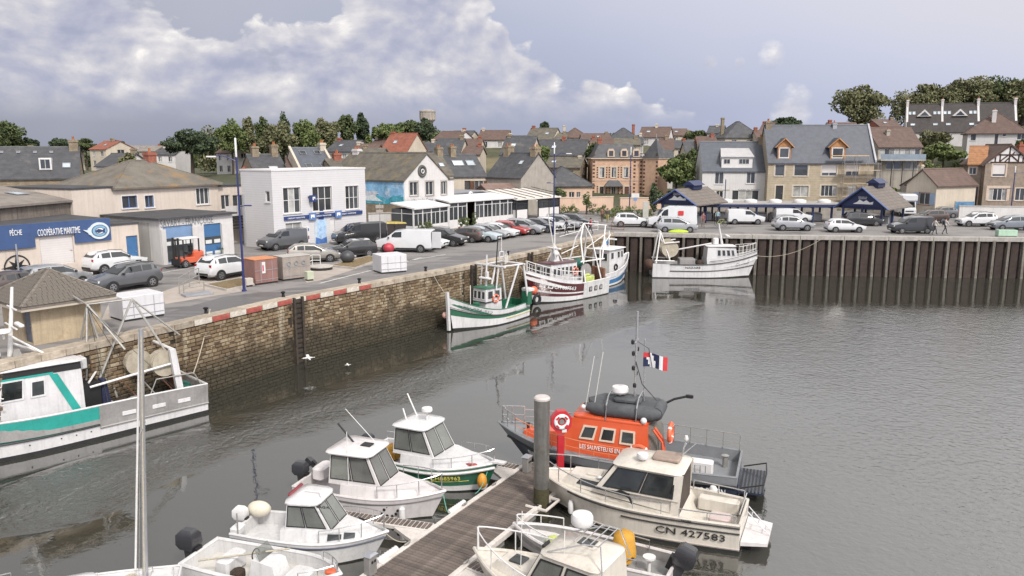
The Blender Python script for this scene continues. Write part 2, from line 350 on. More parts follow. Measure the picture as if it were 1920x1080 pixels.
for i in range(14):
    L=.22+.026*i; mb=MB(); h=.188; j=lambda:random.uniform(-.018,.018); d=.06
    ring0=[(0,0,0),(L,0,0),(L,0,h),(0,0,h)]
    ring1=[(.012+j()*.4,-d+j(),.012),(L-.012+j()*.4,-d+j(),.012),(L-.012,-d+j(),h-.012),(.012,-d+j(),h-.012)]
    a=.028; ring2=[(a,-d-.018+j(),a),(L-a,-d-.018+j(),a),(L-a,-d-.018+j(),h-a),(a,-d-.018+j(),h-a)]
    mb.loft([ring0,ring1,ring2],True,False); mb.add(ring2,[(0,1,2,3)])
    VAR.append((L,mb.v,mb.f,mb.mesh('stone',sm,smooth=0)))
seen=[]; rest=MB(); COURSE=.206; back=MB(); SEGS=list(zip(EDGE[:-1],EDGE[1:]))
for (a,b_) in SEGS[1:]:
    d=(b_-a); L=d.length; d.normalize(); nrm=Vector((d.y,-d.x,0))      # towards the basin
    ang=math.atan2(d.y,d.x); cs,sn=math.cos(ang),math.sin(ang)
    p0=a+nrm*.0; back.add([(a.x,a.y,-1),(b_.x,b_.y,-1),(b_.x,b_.y,ZQ-.3),(a.x,a.y,ZQ-.3)],[(0,1,2,3)])
    for row in range(21):
        z=ZQ-.34-COURSE*(row+.9); s=-random.uniform(0,.3)
        if z<-.35: continue
        while s<L-.2:
            Ls,vv,ff,me=random.choice(VAR); s0=max(s,0); o=a+d*s0
            if s0+Ls<=L+.05:
                img=None
                loc=Vector((o.x,o.y,z+random.uniform(-.006,.006)))
                dist=loc.y
                if loc.x>-17.0 and loc.x<-11.9 and z>.3: seen.append((dist,loc,ang,me))
                else: rest.add([(loc.x+x*cs-y*sn,loc.y+x*sn+y*cs,loc.z+zz) for x,y,zz in vv],ff)
            s=s0+Ls+.02
seen.sort(key=lambda q:q[0])
for q in seen[:295]:
    link('stone',q[3],wall,q[1],q[2])
for q in seen[295:]:
    Ls,vv,ff,me=[x for x in VAR if x[3] is q[3]][0]; loc=q[1]; cs,sn=math.cos(q[2]),math.sin(q[2])
    rest.add([(loc.x+x*cs-y*sn,loc.y+x*sn+y*cs,loc.z+zz) for x,y,zz in vv],ff)
rest.build('stones',sm,wall,smooth=0)['kind']='stuff'; back.build('mortar_backing',joint,wall,smooth=0)
# copings: red and white painted kerb stones on the near stretch, bare stone further on
acc=0
for si,(a,b_) in enumerate(SEGS[1:]):
    d=b_-a; L=d.length; n=max(1,round(L/1.12)); ang=math.atan2(d.y,d.x); step=L/n
    for i in range(n):
        o=a+d*(i/n); px=960+FOC*o.x/(o.y*CP+(EYE-ZQ)*SP); acc+=1
        c_=MB().rbox((step/2,.32,-.12),(step-.02,.86,.34),.03).build('coping_stone',coping,wall,(o.x,o.y,ZQ),ang,smooth=0)
        if 330<px<672: MB().bx(.02,step-.04,-.122,-.108,-.27,.02).build('painted_face',red if acc%2 else white,c_,smooth=0)
# blue graffiti panel on the wall face beyond the painted stretch
# ---------------------------------------------------------------- sheet-pile wall on the right
rust=mat('rusty_sheet_pile',(.055,.038,.032),.4,1.3,.85,bump=.4,streak=.6,patch=((.115,.055,.042),.9,.54,.7),island=.35)
post=mat('fender_timber',(.20,.18,.155),.3,2.5,.85,bump=.5,streak=.6,island=.35)
conc=mat('quay_concrete',(.34,.32,.30),.2,1.2,.8,bump=.3,streak=.35,patch=((.20,.18,.16),.7,.55,.6))
pw=empty('sheet_pile_wall',(0,0,0),0,'rusty steel sheet pile quay wall with vertical timber fenders','wall')
tot=0; pan=MB()
PM=None
for (a,b_) in zip(REDGE[:-1],REDGE[1:]):
    d=b_-a; L=d.length; ang=math.atan2(d.y,d.x); n=round(L/1.46); st=L/n; nb=Vector((d.y,-d.x,0)).normalized()
    pm=MB(); prof=[(0,.0),(st*.14,.0),(st*.26,-.34),(st*.74,-.34),(st*.86,0),(st,0)]
    pm.loft([[(x,y+.38,-1.5) for x,y in prof],[(x,y+.38,ZQ-.3) for x,y in prof]],False,False); pme=pm.mesh('pile',rust,smooth=0)
    po=MB().rbox((0,-.06,1.2),(.27,.30,5.2),.03).mesh('fender',post,smooth=0)
    for i in range(n):
        o=a+d*(i/n); link('pile',pme,pw,(o.x,o.y,0),ang)
        o2=a+d*((i+.02+random.uniform(-.03,.03))/n); f=link('fender',po,pw,(o2.x,o2.y,random.uniform(-.12,.05)),ang); f.rotation_euler[1]=random.uniform(-.008,.008)
    m=max(1,round(L/4.5))
    for i in range(m):
        o=a+d*(i/m); MB().rbox((L/m/2,.36,-.17),(L/m-.03,1.05,.42),.03).build('cap_block',conc,pw,(o.x,o.y,ZQ+.03),ang,smooth=0)
# left end pocket of the corner and a ladder recess in the stone wall
iron=mat('black_iron',(.018,.017,.017),.3,4,.6,metal=.4); timber_d=mat('tarred_timber',(.045,.034,.026),.4,4,.85,bump=.5)
def on_edge(px):
    best=None
    for a,b_ in SEGS:
        for i in range(41):
            p=a.lerp(b_,i/40); x=960+FOC*p.x/(p.y*CP+(EYE-ZQ)*SP)
            if best is None or abs(x-px)<best[0]: d=(b_-a).normalized(); best=(abs(x-px),p,math.atan2(d.y,d.x),d)
    return best[1:]
for px,lab in ((556,'dark ladder recess in the stone quay wall below the red and white kerb'),(884,'dark timber ladder on the quay wall behind the green trawler'),(992,'dark timber ladder on the quay wall behind the maroon trawler')):
    p,ang,d=on_edge(px); e=empty('quay_ladder',(p.x,p.y,0),ang,lab,'ladder','ladders on the stone quay wall')
    MB().bx(-.38,.38,-.13,-.06,-.6,ZQ-.06).build('backing_board',timber_d,e,smooth=0)
    for s in (-.3,.3): MB().bx(s-.07,s+.07,-.26,-.10,-.6,ZQ+.05).build('stringer',timber_d,e,smooth=0)
    for i in range(13): MB().tube([(-.3,-.2,.1+i*.31),(.3,-.2,.1+i*.31)],.022,5).build('rung',iron,e)
# bollards on the quay edge
bm=MB().lathe([(.11,0),(.09,.07),(.08,.21),(.14,.26),(.14,.31),(.07,.34)],12).mesh('bollard',iron)
for i,(px,off) in enumerate(((402,.75),(548,.6),(682,.6),(812,.6),(963,.6))):
    p,ang,d=on_edge(px); nb=Vector((-d.y,d.x,0)); q=p+nb*off
    tag(link('mooring_bollard',bm,None,(q.x,q.y,ZQ+.06)),['black mooring bollard nearest the teal trawler on the kerb','black mooring bollard above the dark ladder recess','black mooring bollard in front of the white refrigerated box','black mooring bollard between the white box and the green trawler','black mooring bollard above the maroon trawler bow'][i],'bollard','mooring bollards on the quay edge')
# road edge lines, paved aprons, dry-grass beds
paint=mat('road_paint',(.55,.54,.52),.2,4,.7,patch=((.25,.24,.23),5,.52,.8)); apron=mat('pale_concrete_apron',(.36,.315,.28),.14,.8,.85,bump=.15,patch=((.24,.21,.19),.6,.55,.6)); dry=mat('dry_grass_bed',(.20,.145,.075),.35,6,.95,bump=.8,patch=((.10,.10,.04),2,.55,.7)); kerb=mat('kerb_concrete',(.40,.375,.35),.2,2,.85)
def sheet(name,pix,z,m,kind='structure'):
    P=[G(x,y,z) for x,y in pix]; o=MB().add(P,[tuple(range(len(P)))]).build(name,m,smooth=0); o['kind']=kind; return o
wa,t,b=nodes('wet_asphalt'); k=NT(t); v=k.n('ShaderNodeNewGeometry').outputs['Position']; mp=k.n('ShaderNodeMapping',{'Vector':v,'Scale':(.10,.7,1),'Rotation':(0,0,R(-40))}).outputs[0]; n1=k.noise(mp,1.6,6,.62,.8); n2=k.noise(v,16,3,.7)
wt=k.math('MULTIPLY',k.math('SUBTRACT',n1,.46),7,True); c=k.mix(n2,(.085,.08,.08),(.13,.125,.125)); c=k.mix(wt,c,(.19,.18,.18)); t.links.new(c,b.inputs['Base Color']); t.links.new(k.math('ADD',.42,k.math('MULTIPLY',wt,.4)),b.inputs['Roughness'])
sheet('quay_apron',[(300,612),(545,558),(866,499),(1030,464),(1010,462),(880,476),(800,491),(700,513),(600,532),(500,547),(420,556),(300,590)],ZQ+.003,wa)
sheet('paved_apron',[(300,548),(420,508),(455,514),(455,546),(310,570)],ZQ+.004,apron)
sheet('paved_apron',[(560,512),(640,492),(700,484),(716,488),(600,526),(575,530)],ZQ+.004,apron)
sheet('paved_apron',[(300,555),(210,556),(190,600),(300,590)],ZQ+.004,apron)
def bed(pix,name):
    P=[G(x,y,ZQ) for x,y in pix]; c=sum(P,Vector())/len(P)
    e=MB(); ins=[p+(c-p).normalized()*.14 for p in P]; n=len(P)
    up=Vector((0,0,.13))
    e.loft([[p for p in P],[p+up for p in P],[p+up for p in ins],[p+up*.5 for p in ins]],True,False)
    o=e.build(name,kerb,smooth=0); o['kind']='structure'; MB().add([p+up*.8 for p in ins],[tuple(range(n))]).build('dry_grass',dry,o,smooth=0)
bed([(382,536),(448,524),(500,530),(425,546)],'grass_bed'); bed([(618,500),(690,482),(722,484),(665,505)],'grass_bed')
def line(px0,py0,px1,py1,w_=.12):
    a,b_=G(px0,py0,ZQ+.005),G(px1,py1,ZQ+.005); d=(b_-a).normalized(); n=Vector((-d.y,d.x,0))*w_/2
    o=MB().add([a-n,b_-n,b_+n,a+n],[(0,1,2,3)]).build('road_marking',paint,smooth=0); o['kind']='structure'
line(298,512,402,495); line(600,531,790,483,.16); line(765,489,835,477,.12)
for i in range(11):
    a=(858+i*22,456-i*3.6); line(a[0],a[1],a[0]-34,a[1]-13,.1)
# ================================================================ BUILDINGS
WALLW=mat('white_render',(.56,.545,.54),.08,.6,.85,bump=.1,streak=.18); CREAM=mat('cream_render',(.50,.44,.36),.1,.6,.85,bump=.12,streak=.22)
BEIGE=mat('beige_render',(.56,.49,.43),.08,.5,.85,bump=.1,streak=.2); STONE=mat('rubble_stone',(.29,.235,.165),.28,2.2,.9,bump=.7,course=.32,cdepth=.3,patch=((.20,.165,.12),1.6,.5,.6))
CUTST=mat('cut_stone',(.40,.34,.255),.16,1.6,.9,bump=.3,course=.34,cdepth=.3); GREYR=mat('grey_render',(.33,.30,.265),.15,1,.9,bump=.2,streak=.3)
SLATE=mat('slate_roof',(.062,.063,.070),.28,1.5,.6,course=.22,cdepth=.25,bump=.3,patch=((.14,.135,.12),.7,.54,.6)); SLATEB=mat('blue_slate_roof',(.085,.094,.115),.18,1.6,.5,course=.22,cdepth=.25,bump=.25)
OLDSL=mat('old_slate_roof',(.11,.10,.085),.3,1.1,.75,course=.24,cdepth=.3,bump=.4,patch=((.17,.14,.08),.8,.5,.8)); BROWNT=mat('brown_tile_roof',(.115,.075,.062),.25,1.3,.75,course=.28,cdepth=.35,bump=.4)
REDT=mat('red_tile_roof',(.24,.085,.055),.25,1.3,.75,course=.28,cdepth=.35,bump=.4); ORANGET=mat('orange_tile_roof',(.35,.17,.08),.25,2.2,.75,course=.3,cdepth=.5,bump=.5)
MOSS=mat('mossy_fibre_roof',(.145,.13,.11),.25,.8,.9,bump=.3,patch=((.26,.15,.05),.5,.55,.85)); FIBRE=mat('fibre_cement_roof',(.21,.185,.165),.2,.9,.9,bump=.4,course=.9,cdepth=.25,patch=((.12,.10,.085),.7,.55,.6))
CLAD=mat('white_cladding',(.56,.55,.565),.04,.5,.5,course=.21,cdepth=.22); TRIM=mat('white_trim',(.62,.61,.61),.06,2,.5); DARKT=mat('dark_trim',(.03,.03,.035),.2,2,.5)
NAVY=mat('navy_panel',(.028,.05,.13),.12,.8,.45); BLUE=mat('blue_door_paint',(.05,.14,.30),.12,1,.45); PALEB=mat('pale_blue_paint',(.17,.27,.44),.1,1,.5)
PINK=mat('pink_brick',(.56,.37,.26),.16,1.2,.85,bump=.25,course=.2,cdepth=.12); PINKR=mat('pink_render',(.56,.40,.31),.1,.7,.85,streak=.2); BRICKR=mat('red_brick',(.30,.11,.075),.25,3,.85,bump=.3,course=.2,cdepth=.3)
DKBLOCK=mat('dark_quoin',(.09,.05,.035),.25,3,.85); ORANGEW=mat('orange_wood',(.40,.19,.075),.2,3,.6); SHUT=mat('white_shutter',(.60,.57,.56),.05,1,.6,course=.16,cdepth=.2)
WOODB=mat('brown_wood',(.10,.045,.025),.3,3,.6); TIMBR=mat('dark_timber',(.07,.04,.03),.3,3,.8); FLATR=mat('dark_felt_roof',(.055,.055,.06),.3,.8,.8)
GLASS=glassmat('window_glass',(.045,.05,.055)); GLASSC=glassmat('window_glass_curtain',(.30,.30,.29),.08,.6,1.5); GLASSP=glassmat('skylight_glass',(.42,.48,.52),.05,.2)
POT=mat('terracotta',(.35,.13,.06),.2,5,.8); LEAD=mat('zinc',(.36,.37,.40),.15,1.5,.45,metal=.5)
WCOL={}
class House:
    """box house: front wall from A to B (world), local x along the front, local y inward"""
    def __init__(s,name,label,A,B,depth,zt,wallm,z0=None,cat='building',group=None):
        A,B=Vector(A),Vector(B); s.A=A; s.w=(B-A).to_2d().length; s.d=depth; s.z0=ZQ if z0 is None else z0; s.h=zt-s.z0
        s.rz=math.atan2(B.y-A.y,B.x-A.x); s.e=empty(name,(A.x,A.y,s.z0),s.rz,label,cat,group); s.holes={'f':[],'l':[],'r':[],'b':[]}; s.wm=wallm; s.wins=[]; s.extra=[]
        s.inv=(Matrix.Translation((A.x,A.y,s.z0))@Matrix.Rotation(s.rz,4,'Z')).inverted()
    def uv(s,px,py,face='f'):
        o=s.inv@Vector((0,0,EYE)); d=s.inv.to_3x3()@ray(px,py)
        if face=='f': t=-o.y/d.y; p=o+d*t; return p.x,p.z
        x=0 if face=='l' else s.w; t=(x-o.x)/d.x; p=o+d*t; return p.y,p.z
    def F(s,face,u,z,off=0):
        """local point on a wall; off>0 outward"""
        return Vector({'f':(u,-off,z),'b':(s.w-u,s.d+off,z),'l':(-off,s.d-u,z),'r':(s.w+off,u,z)}[face])
    def win(s,px0,py0,px1,py1,face='f',**k):
        a,z1=s.uv(px0,py0,face); b,z0=s.uv(px1,py1,face)
        if face=='l': a,b=s.d-a,s.d-b
        s.rect(min(a,b),max(a,b),min(z0,z1),max(z0,z1),face,**k)
    def rect(s,u0,u1,z0,z1,face='f',**k):
        W=s.w if face in 'fb' else s.d
        u0=max(.08,u0); u1=min(W-.08,u1); z0=max(.03,z0); z1=min(s.h-.08,z1)
        if u1-u0<.1 or z1-z0<.1: return
        s.holes[face].append((u0,u1,z0,z1)); s.wins.append((face,u0,u1,z0,z1,k))
    def build(s,roof='gx',rh=2.5,rm=None,over=.25,gable=None,base=None,pieces=True):
        mb=MB()
        for face in 'flrb':
            W=s.w if face in 'fb' else s.d; H=s.holes[face]
            us=sorted({0,W,*[h[0] for h in H],*[h[1] for h in H]}); zs=sorted({0,s.h,*[h[2] for h in H],*[h[3] for h in H]})
            for i in range(len(us)-1):
                for j in range(len(zs)-1):
                    cu,cz=(us[i]+us[i+1])/2,(zs[j]+zs[j+1])/2
                    if any(h[0]<cu<h[1] and h[2]<cz<h[3] for h in H): continue
                    mb.add([s.F(face,us[i],zs[j]),s.F(face,us[i+1],zs[j]),s.F(face,us[i+1],zs[j+1]),s.F(face,us[i],zs[j+1])],[(0,1,2,3)])
            for (a,b,c,d) in H:
                q=[(a,c),(b,c),(b,d),(a,d)]
                for n in range(4):
                    p,r_=q[n],q[(n+1)%4]; mb.add([s.F(face,*p),s.F(face,*r_),s.F(face,*r_,-.16),s.F(face,*p,-.16)],[(0,1,2,3)])
        w,d,h=s.w,s.d,s.h
        if roof=='gx': mb.add([(0,0,h),(0,d,h),(0,d/2,h+rh),(w,0,h),(w,d,h),(w,d/2,h+rh)],[(0,1,2),(3,4,5)])
        if roof=='gy': mb.add([(0,0,h),(w,0,h),(w/2,0,h+rh),(0,d,h),(w,d,h),(w/2,d,h+rh)],[(0,1,2),(3,4,5)])
        s.wall=mb.build('wall',s.wm,s.e,smooth=0); rmb=MB(); o=over; th=.16
        if roof in('gx','gy'):
            L=d if roof=='gx' else w; W=w if roof=='gx' else d; sl=rh/(L/2)
            P=lambda a,c,z:(c,a,z) if roof=='gx' else (a,c,z)
            for sd in (0,1):
                f=(lambda q:q) if sd==0 else (lambda q:L-q)
                ring=[(f(-o),h-o*sl),(f(L/2),h+rh),(f(L/2),h+rh+th),(f(-o),h-o*sl+th)]
                rmb.loft([[P(a,-o*.6,z+.01) for a,z in ring],[P(a,W+o*.6,z+.01) for a,z in ring]])
            rt=[P(L/2-.12,-o*.6-.01,h+rh+th*.7),P(L/2+.12,-o*.6-.01,h+rh+th*.7),P(L/2,-o*.6-.01,h+rh+th+.12)]
            rt2=[P(L/2-.12,W+o*.6+.01,h+rh+th*.7),P(L/2+.12,W+o*.6+.01,h+rh+th*.7),P(L/2,W+o*.6+.01,h+rh+th+.12)]
            rmb.loft([rt,rt2])
        elif roof=='hip':
            m_=min(w,d)/2; a=(-o,-o,w+o,d+o)
            if w>=d: r0,r1=(d/2,d/2,h+rh),(w-d/2,d/2,h+rh)
            else: r0,r1=(w/2,w/2,h+rh),(w/2,d-w/2,h+rh)
            c=[(-o,-o,h),(w+o,-o,h),(w+o,d+o,h),(-o,d+o,h)]; cb=[(x,y,z-.14) for x,y,z in c]
            vs=c+[r0,r1]+cb
            if w>=d: fs=[(0,1,5,4),(1,2,5),(2,3,4,5),(3,0,4)]
            else: fs=[(0,1,4),(1,2,5,4),(2,3,5),(3,0,4,5)]
            rmb.add(vs,fs+[(6,7,1,0),(7,8,2,1),(8,9,3,2),(9,6,0,3),(9,8,7,6)])
            for p in c:
                rr=r0 if (Vector(p)-Vector(r0)).length<(Vector(p)-Vector(r1)).length else r1
                rmb.tube([p,rr],.07,5)
            rmb.tube([r0,r1],.09,5)
        elif roof=='flat':
            rmb.bx(-o,w+o,-o,d+o,h,h+.14)
        s.rh=rh; s.roofkind=roof; s.roof=rmb.build('roof',rm or SLATE,s.e,smooth=0)
        for (face,u0,u1,z0,z1,k) in s.wins: s.mkwin(face,u0,u1,z0,z1,**k)
        return s
    def mkwin(s,face,u0,u1,z0,z1,nx=2,ny=1,fm=None,gm=None,sur=None,sw=.14,sill=True,shut=None,roller=0,kind='window',arch=False):
        fm=fm or TRIM; gm=gm or GLASS; fw=.055; wd=u1-u0; hh=z1-z0
        def bar(mb,a,b,c,d,o0,o1): 
            P=[s.F(face,*q,o) for o in (o0,o1) for q in ((a,c),(b,c),(b,d),(a,d))]
            mb.add(P,[(4,5,6,7),(0,1,5,4),(1,2,6,5),(2,3,7,6),(3,0,4,7)])
        if kind in('door','panel'):
            mb=MB(); bar(mb,u0+.01,u1-.01,z0+.005,z1-.01,-.14,-.09)
            for i in range(nx): bar(mb,u0+.01+wd*i/nx+.04,u0-.01+wd*(i+1)/nx-.04,z0+.12,z1-.1,-.09,-.075)
            o=mb.build('door',fm,s.e,smooth=0); hb=MB(); bar(hb,u1-.22,u1-.1,z0+hh*.45,z0+hh*.45+.04,-.085,-.03); hb.build('handle',LEAD,o,smooth=0)
        else:
            mb=MB(); o0,o1=-.15,-.09
            bar(mb,u0,u0+fw,z0,z1,o0,o1); bar(mb,u1-fw,u1,z0,z1,o0,o1); bar(mb,u0+fw,u1-fw,z0,z0+fw,o0,o1); bar(mb,u0+fw,u1-fw,z1-fw,z1,o0,o1)
            for i in range(1,nx): c=u0+wd*i/nx; bar(mb,c-.035,c+.035,z0+fw,z1-fw,o0,o1-.005)
            for j in range(1,ny): c=z0+hh*j/ny; bar(mb,u0+fw,u1-fw,c-.025,c+.025,o0,o1-.01)
            o=mb.build('window',fm,s.e,smooth=0)
            for i in range(nx):
                a=u0+wd*i/nx; b=u0+wd*(i+1)/nx; g=MB().add([s.F(face,*q,-.135) for q in ((a,z0),(b,z0),(b,z1),(a,z1))],[(0,1,2,3)])
                g.build('pane',gm if not isinstance(gm,list) else random.choice(gm),o,smooth=0)
            if roller:
                rb=MB(); bar(rb,u0+.03,u1-.03,z1-hh*roller,z1-.02,-.12,-.075); rb.build('roller_shutter',SHUT,o,smooth=0)
        if sill and kind=='window':
            sb=MB(); bar(sb,u0-.1,u1+.1,z0-.09,z0-.004,-.14,.09); sb.build('sill',sur or TRIM,o,smooth=0)
        if sur:
            sb=MB(); t0=z0-.004 if kind=='window' else z0
            bar(sb,u0-sw,u0,t0,z1+sw,-.12,.025); bar(sb,u1,u1+sw,t0,z1+sw,-.12,.025); bar(sb,u0,u1,z1,z1+sw,-.12,.025); sb.build('surround',sur,o,smooth=0)
        if shut:
            for a,b in ((u0-wd*.5,u0-.03),(u1+.03,u1+wd*.5)):
                sb=MB(); bar(sb,a,b,z0,z1,.03,.07); sb.build('shutter',shut,o,smooth=0)
    def chimney(s,x,y,zt,wx=.7,wy=.9,m=None,pots=2,zb=None):
        h=s.h; zb=h+.2 if zb is None else zb; mb=MB(); mb.bx(x-wx/2,x+wx/2,y-wy/2,y+wy/2,zb,zt); mb.bx(x-wx/2-.07,x+wx/2+.07,y-wy/2-.07,y+wy/2+.07,zt-.28,zt-.12)
        c=mb.build('chimney',m or STONE,s.roof,smooth=0)
        for i in range(pots): MB().lathe([(.11,zt),(.09,zt+.32),(.11,zt+.36)],8,(x,y-wy/2+wy*(i+.5)/pots,0)).build('chimney_pot',POT,c)
    def slope(s,x,t,off=.2):
        """point on the front roof slope of a 'gx' roof: x along front, t 0 eave..1 ridge"""
        return Vector((x,s.d/2*t,s.h+s.rh*t+off))
    def skylight(s,x,t,w=.8,l=1.0,m=None,side=0):
        if s.roofkind=='gx':
            sl=Vector((0,s.d/2,s.rh)).normalized(); a=s.slope(x,t,.19); ux=Vector((1,0,0)); n=ux.cross(sl)
        else:
            sl=Vector((s.w/2,0,s.rh)).normalized(); a=Vector((s.w/2*t,x,s.h+s.rh*t+.19)); ux=Vector((0,-1,0)); n=ux.cross(sl)
        c=[a-ux*w/2,a+ux*w/2,a+ux*w/2+sl*l,a-ux*w/2+sl*l]
        pane_on(s.roof,[p+n*.02 for p in c],0,1,0,1,LEAD,m or GLASSP,.05,.07,name='skylight')
def ROW(px,py): p=G(px,py); return p
# --- fishing co-operative hall -------------------------------------------------
A,B=G(-150,553),G(211,507)
c=House('cooperative_hall','beige hall with navy fascia reading PÊCHE COOPÉRATIVE MARITIME','XX',B,1,1,BEIGE) if 0 else House('cooperative_hall','beige hall with navy fascia reading PÊCHE COOPÉRATIVE MARITIME',A,B,14,ZQ+4.6,BEIGE)
u0,z1=c.uv(73,444); u1,z0=c.uv(141,493); top=c.uv(211,408)[1]; c.h=top-.15
zb=c.uv(211,449)[1]
c.rect(u0,u1,c.uv(100,497)[1],c.uv(100,443)[1],kind='panel',fm=SHUT,nx=1,sill=False); c.build('flat',rm=FLATR,over=.02)
fb=MB()
ua=c.uv(73,455)[0]-.3; ub=u1+.1; zn=c.uv(100,443)[1]
fb.bx(0,ua,-.16,-.004,zb,top); fb.bx(ua,ub,-.16,-.004,zn+.08,top); fb.bx(ub,c.w+.05,-.16,-.004,zb,top)
fas=fb.build('fascia',mat('navy_ribbed_panel',(.045,.085,.20),.1,.8,.45),c.e,smooth=0)
WHT=mat('white_lettering',(.75,.75,.75),.03,2,.5); BLK=mat('black_lettering',(.02,.02,.022),.1,2,.5); GREYL=mat('grey_lettering',(.20,.22,.24),.1,2,.6)
def sign(h,s,px0,py0,px1,py1,m,par,off=.19,face='f'):
    a,z1_=h.uv(px0,py0,face); b,z0_=h.uv(px1,py1,face)
    if face=='f': text(s,b-a,z1_-z0_,m,par,(a,-off,z0_))
    else: text_on(s,abs(b-a),z1_-z0_,m,par,(-off,max(a,b),z0_),(0,-1,0),(0,0,1))
sign(c,'PÊCHE',15,429,39,440,WHT,fas); sign(c,'COOPÉRATIVE MARITIME',67,427,148,436,WHT,fas)
ua_,za=c.uv(163,418); ub_,zb_=c.uv(203,446); cx,cz=(ua_+ub_)/2,(za+zb_)/2
lg=MB(); pr=[(cx+(ub_-ua_)/2*1.0*math.cos(a)*(1.15 if math.cos(a)<-.9 else 1),cz+abs(za-zb_)/2*math.sin(a)) for a in [2*PI*i/36 for i in range(36)]]
pr[18]=(ua_-.45,cz+.15); lg.prism(pr,'y',-.26,-.165); L0=lg.build('logo_disc',mat('logo_pale',(.55,.62,.66),.06,3,.5),fas,smooth=0)
for k_,(r0,m_,yy) in enumerate(((.8,NAVY,-.27),(.72,mat('logo_blue',(.20,.36,.50),.1,3,.5),-.28),(.45,NAVY,-.29),(.38,WHT,-.30))):
    MB().prism([(cx+(ub_-ua_)/2*r0*math.cos(2*PI*i/28),cz+abs(za-zb_)/2*r0*.9*math.sin(2*PI*i/28)) for i in range(28)],'y',yy,yy+.02).build('logo_ring',m_,L0,smooth=0)
fishm=MB().prism([(cx-.35,cz),(cx-.1,cz+.16),(cx+.2,cz+.05),(cx+.4,cz+.18),(cx+.34,cz-.02),(cx+.4,cz-.2),(cx+.2,cz-.07),(cx-.1,cz-.16)],'y',-.32,-.305); fishm.build('logo_fish',NAVY,L0,smooth=0)
# compass mural on the wall
ua_,_=c.uv(8,500); ub_,_=c.uv(56,500); cx=(ua_+ub_)/2; cz=c.uv(32,501)[1]; rr=(ub_-ua_)/2
cm_=MB(); cm_.torus((cx,-.02,cz),rr,.05,'y',28,6)
for a in range(8):
    an=a*PI/4; l=rr*(1.25 if a%2==0 else .85); cm_.prism([(cx+l*math.cos(an),cz+l*math.sin(an)),(cx+.18*math.cos(an+1.2),cz+.18*math.sin(an+1.2)),(cx+.18*math.cos(an-1.2),cz+.18*math.sin(an-1.2))],'y',-.035,-.008)
cm_.build('compass_emblem',BLK,c.e,smooth=0)
MB().tube([(cx,-.14,cz-rr*.3),(cx,-.14,cz+rr*2.0)],.06,6).build('vent_pipe',LEAD,c.e)
# --- annex with blue door ------------------------------------------------------
an=House('annex_building','low beige annex with tall blue door beside the cooperative hall',G(211,507),G(265,500),9,ZQ+4,BEIGE); an.h=an.uv(240,421)[1]
an.win(236,443,262,496,kind='door',fm=BLUE,nx=1,sill=False); an.build('flat',rm=FLATR,over=.06)
# --- SAVARY-FRANCOISE ---------------------------------------------------------
sv=House('fish_shop_building','white pillared fishmonger hall lettered SAVARY-FRANÇOISE with blue roller doors',G(305,497),G(440,478),10,ZQ+4,WALLW); sv.h=sv.uv(305,412)[1]
sv.rect(*[f(sv) for f in (lambda h:h.uv(303,470)[0]+.25,lambda h:h.uv(364,470)[0])],.05,sv.uv(330,423)[1],kind='panel',fm=PALEB,nx=1,sill=False)
sv.rect(sv.uv(385,470)[0],sv.uv(417,470)[0],.05,sv.uv(400,419)[1],kind='panel',fm=BLUE,nx=1,sill=False)
sv.build('flat',rm=FLATR,over=.3)
for (a,b) in ((303,364),(385,417)):
    x0=sv.uv(a,470)[0]+(.25 if a==303 else 0); x1=sv.uv(b,470)[0]; z1=sv.uv(a,449 if a==303 else 445)[1]
    o=MB().bx(x0+.02,x1-.02,.05,.072,1.15 if a==385 else .2,z1).build('dark_opening',GLASS,sv.e,smooth=0)
    for i in range(4 if a==303 else 2):
        q=x0+(x1-x0)*(i+.5)/(4 if a==303 else 2); MB().bx(q-.3,q+.3,.03,.05,z1-.55,z1-.25).build('strip_light_panel',mat('strip_white',(.6,.62,.62),.05,2,.4),o,smooth=0)
        if a==385: MB().bx(q-.3,q+.3,.03,.05,z1-1.5,z1-1.2).build('strip_light_panel',MATS['strip_white'],o,smooth=0)
sign(sv,'SAVARY - FRANÇOISE',300,413,400,421,GREYL,sv.e,.01)
for q in (sv.uv(305,490)[0]+.12,sv.uv(374,480)[0],sv.uv(428,480)[0]): MB().bx(q-.55 if q>1 else .02,q+.5 if q>1 else .42,-.12,-.003,0,sv.h-.75).build('pillar',WALLW,sv.e,smooth=0)
for i in range(3):
    y=1.3+i*2.2; MB().bx(-.03,-.004,y,y+1.9,.2,sv.h-.3).build('side_panel',mat('grey_panel',(.40,.39,.38),.08,1,.6,streak=.2),sv.e,smooth=0)
# --- beige long building behind with mossy roof ------------------------------
nrm=Vector((-.88,.47,0)); e_=Vector((.47,.88,0))
bA=G(265,500)+nrm*9.5-e_*10; bB=G(460,462)+nrm*6
b0=House('flat_beige_block','plain beige flat-roofed block left of the mossy hipped roof',ATY(138,400,62),ATY(219,400,65.7),8,10,BEIGE,z0=ZQ); b0.h=b0.uv(160,355)[1]; b0.build('flat',rm=FLATR,over=.05)
b1=House('beige_workshop','long beige workshop with mossy orange-stained hipped roof',ATY(219,400,65.7),ATY(412,400,74.5),8.5,10,BEIGE,z0=ZQ); b1.h=b1.uv(300,349)[1]
for q in ((228,368,258,389),(271,367,289,388)): b1.win(*q,fm=mat('blue_window_frame',(.10,.16,.34),.1,2,.5),sur=TRIM,sw=.08)
b1.win(367,353,393,382,nx=3,sur=TRIM,sw=.08)
b1.build('hip',rh=2.15,rm=MOSS,over=.35); b1.chimney(b1.w*.62,b1.d/2,b1.h+2.9,.8,.8,BRICKR,1)
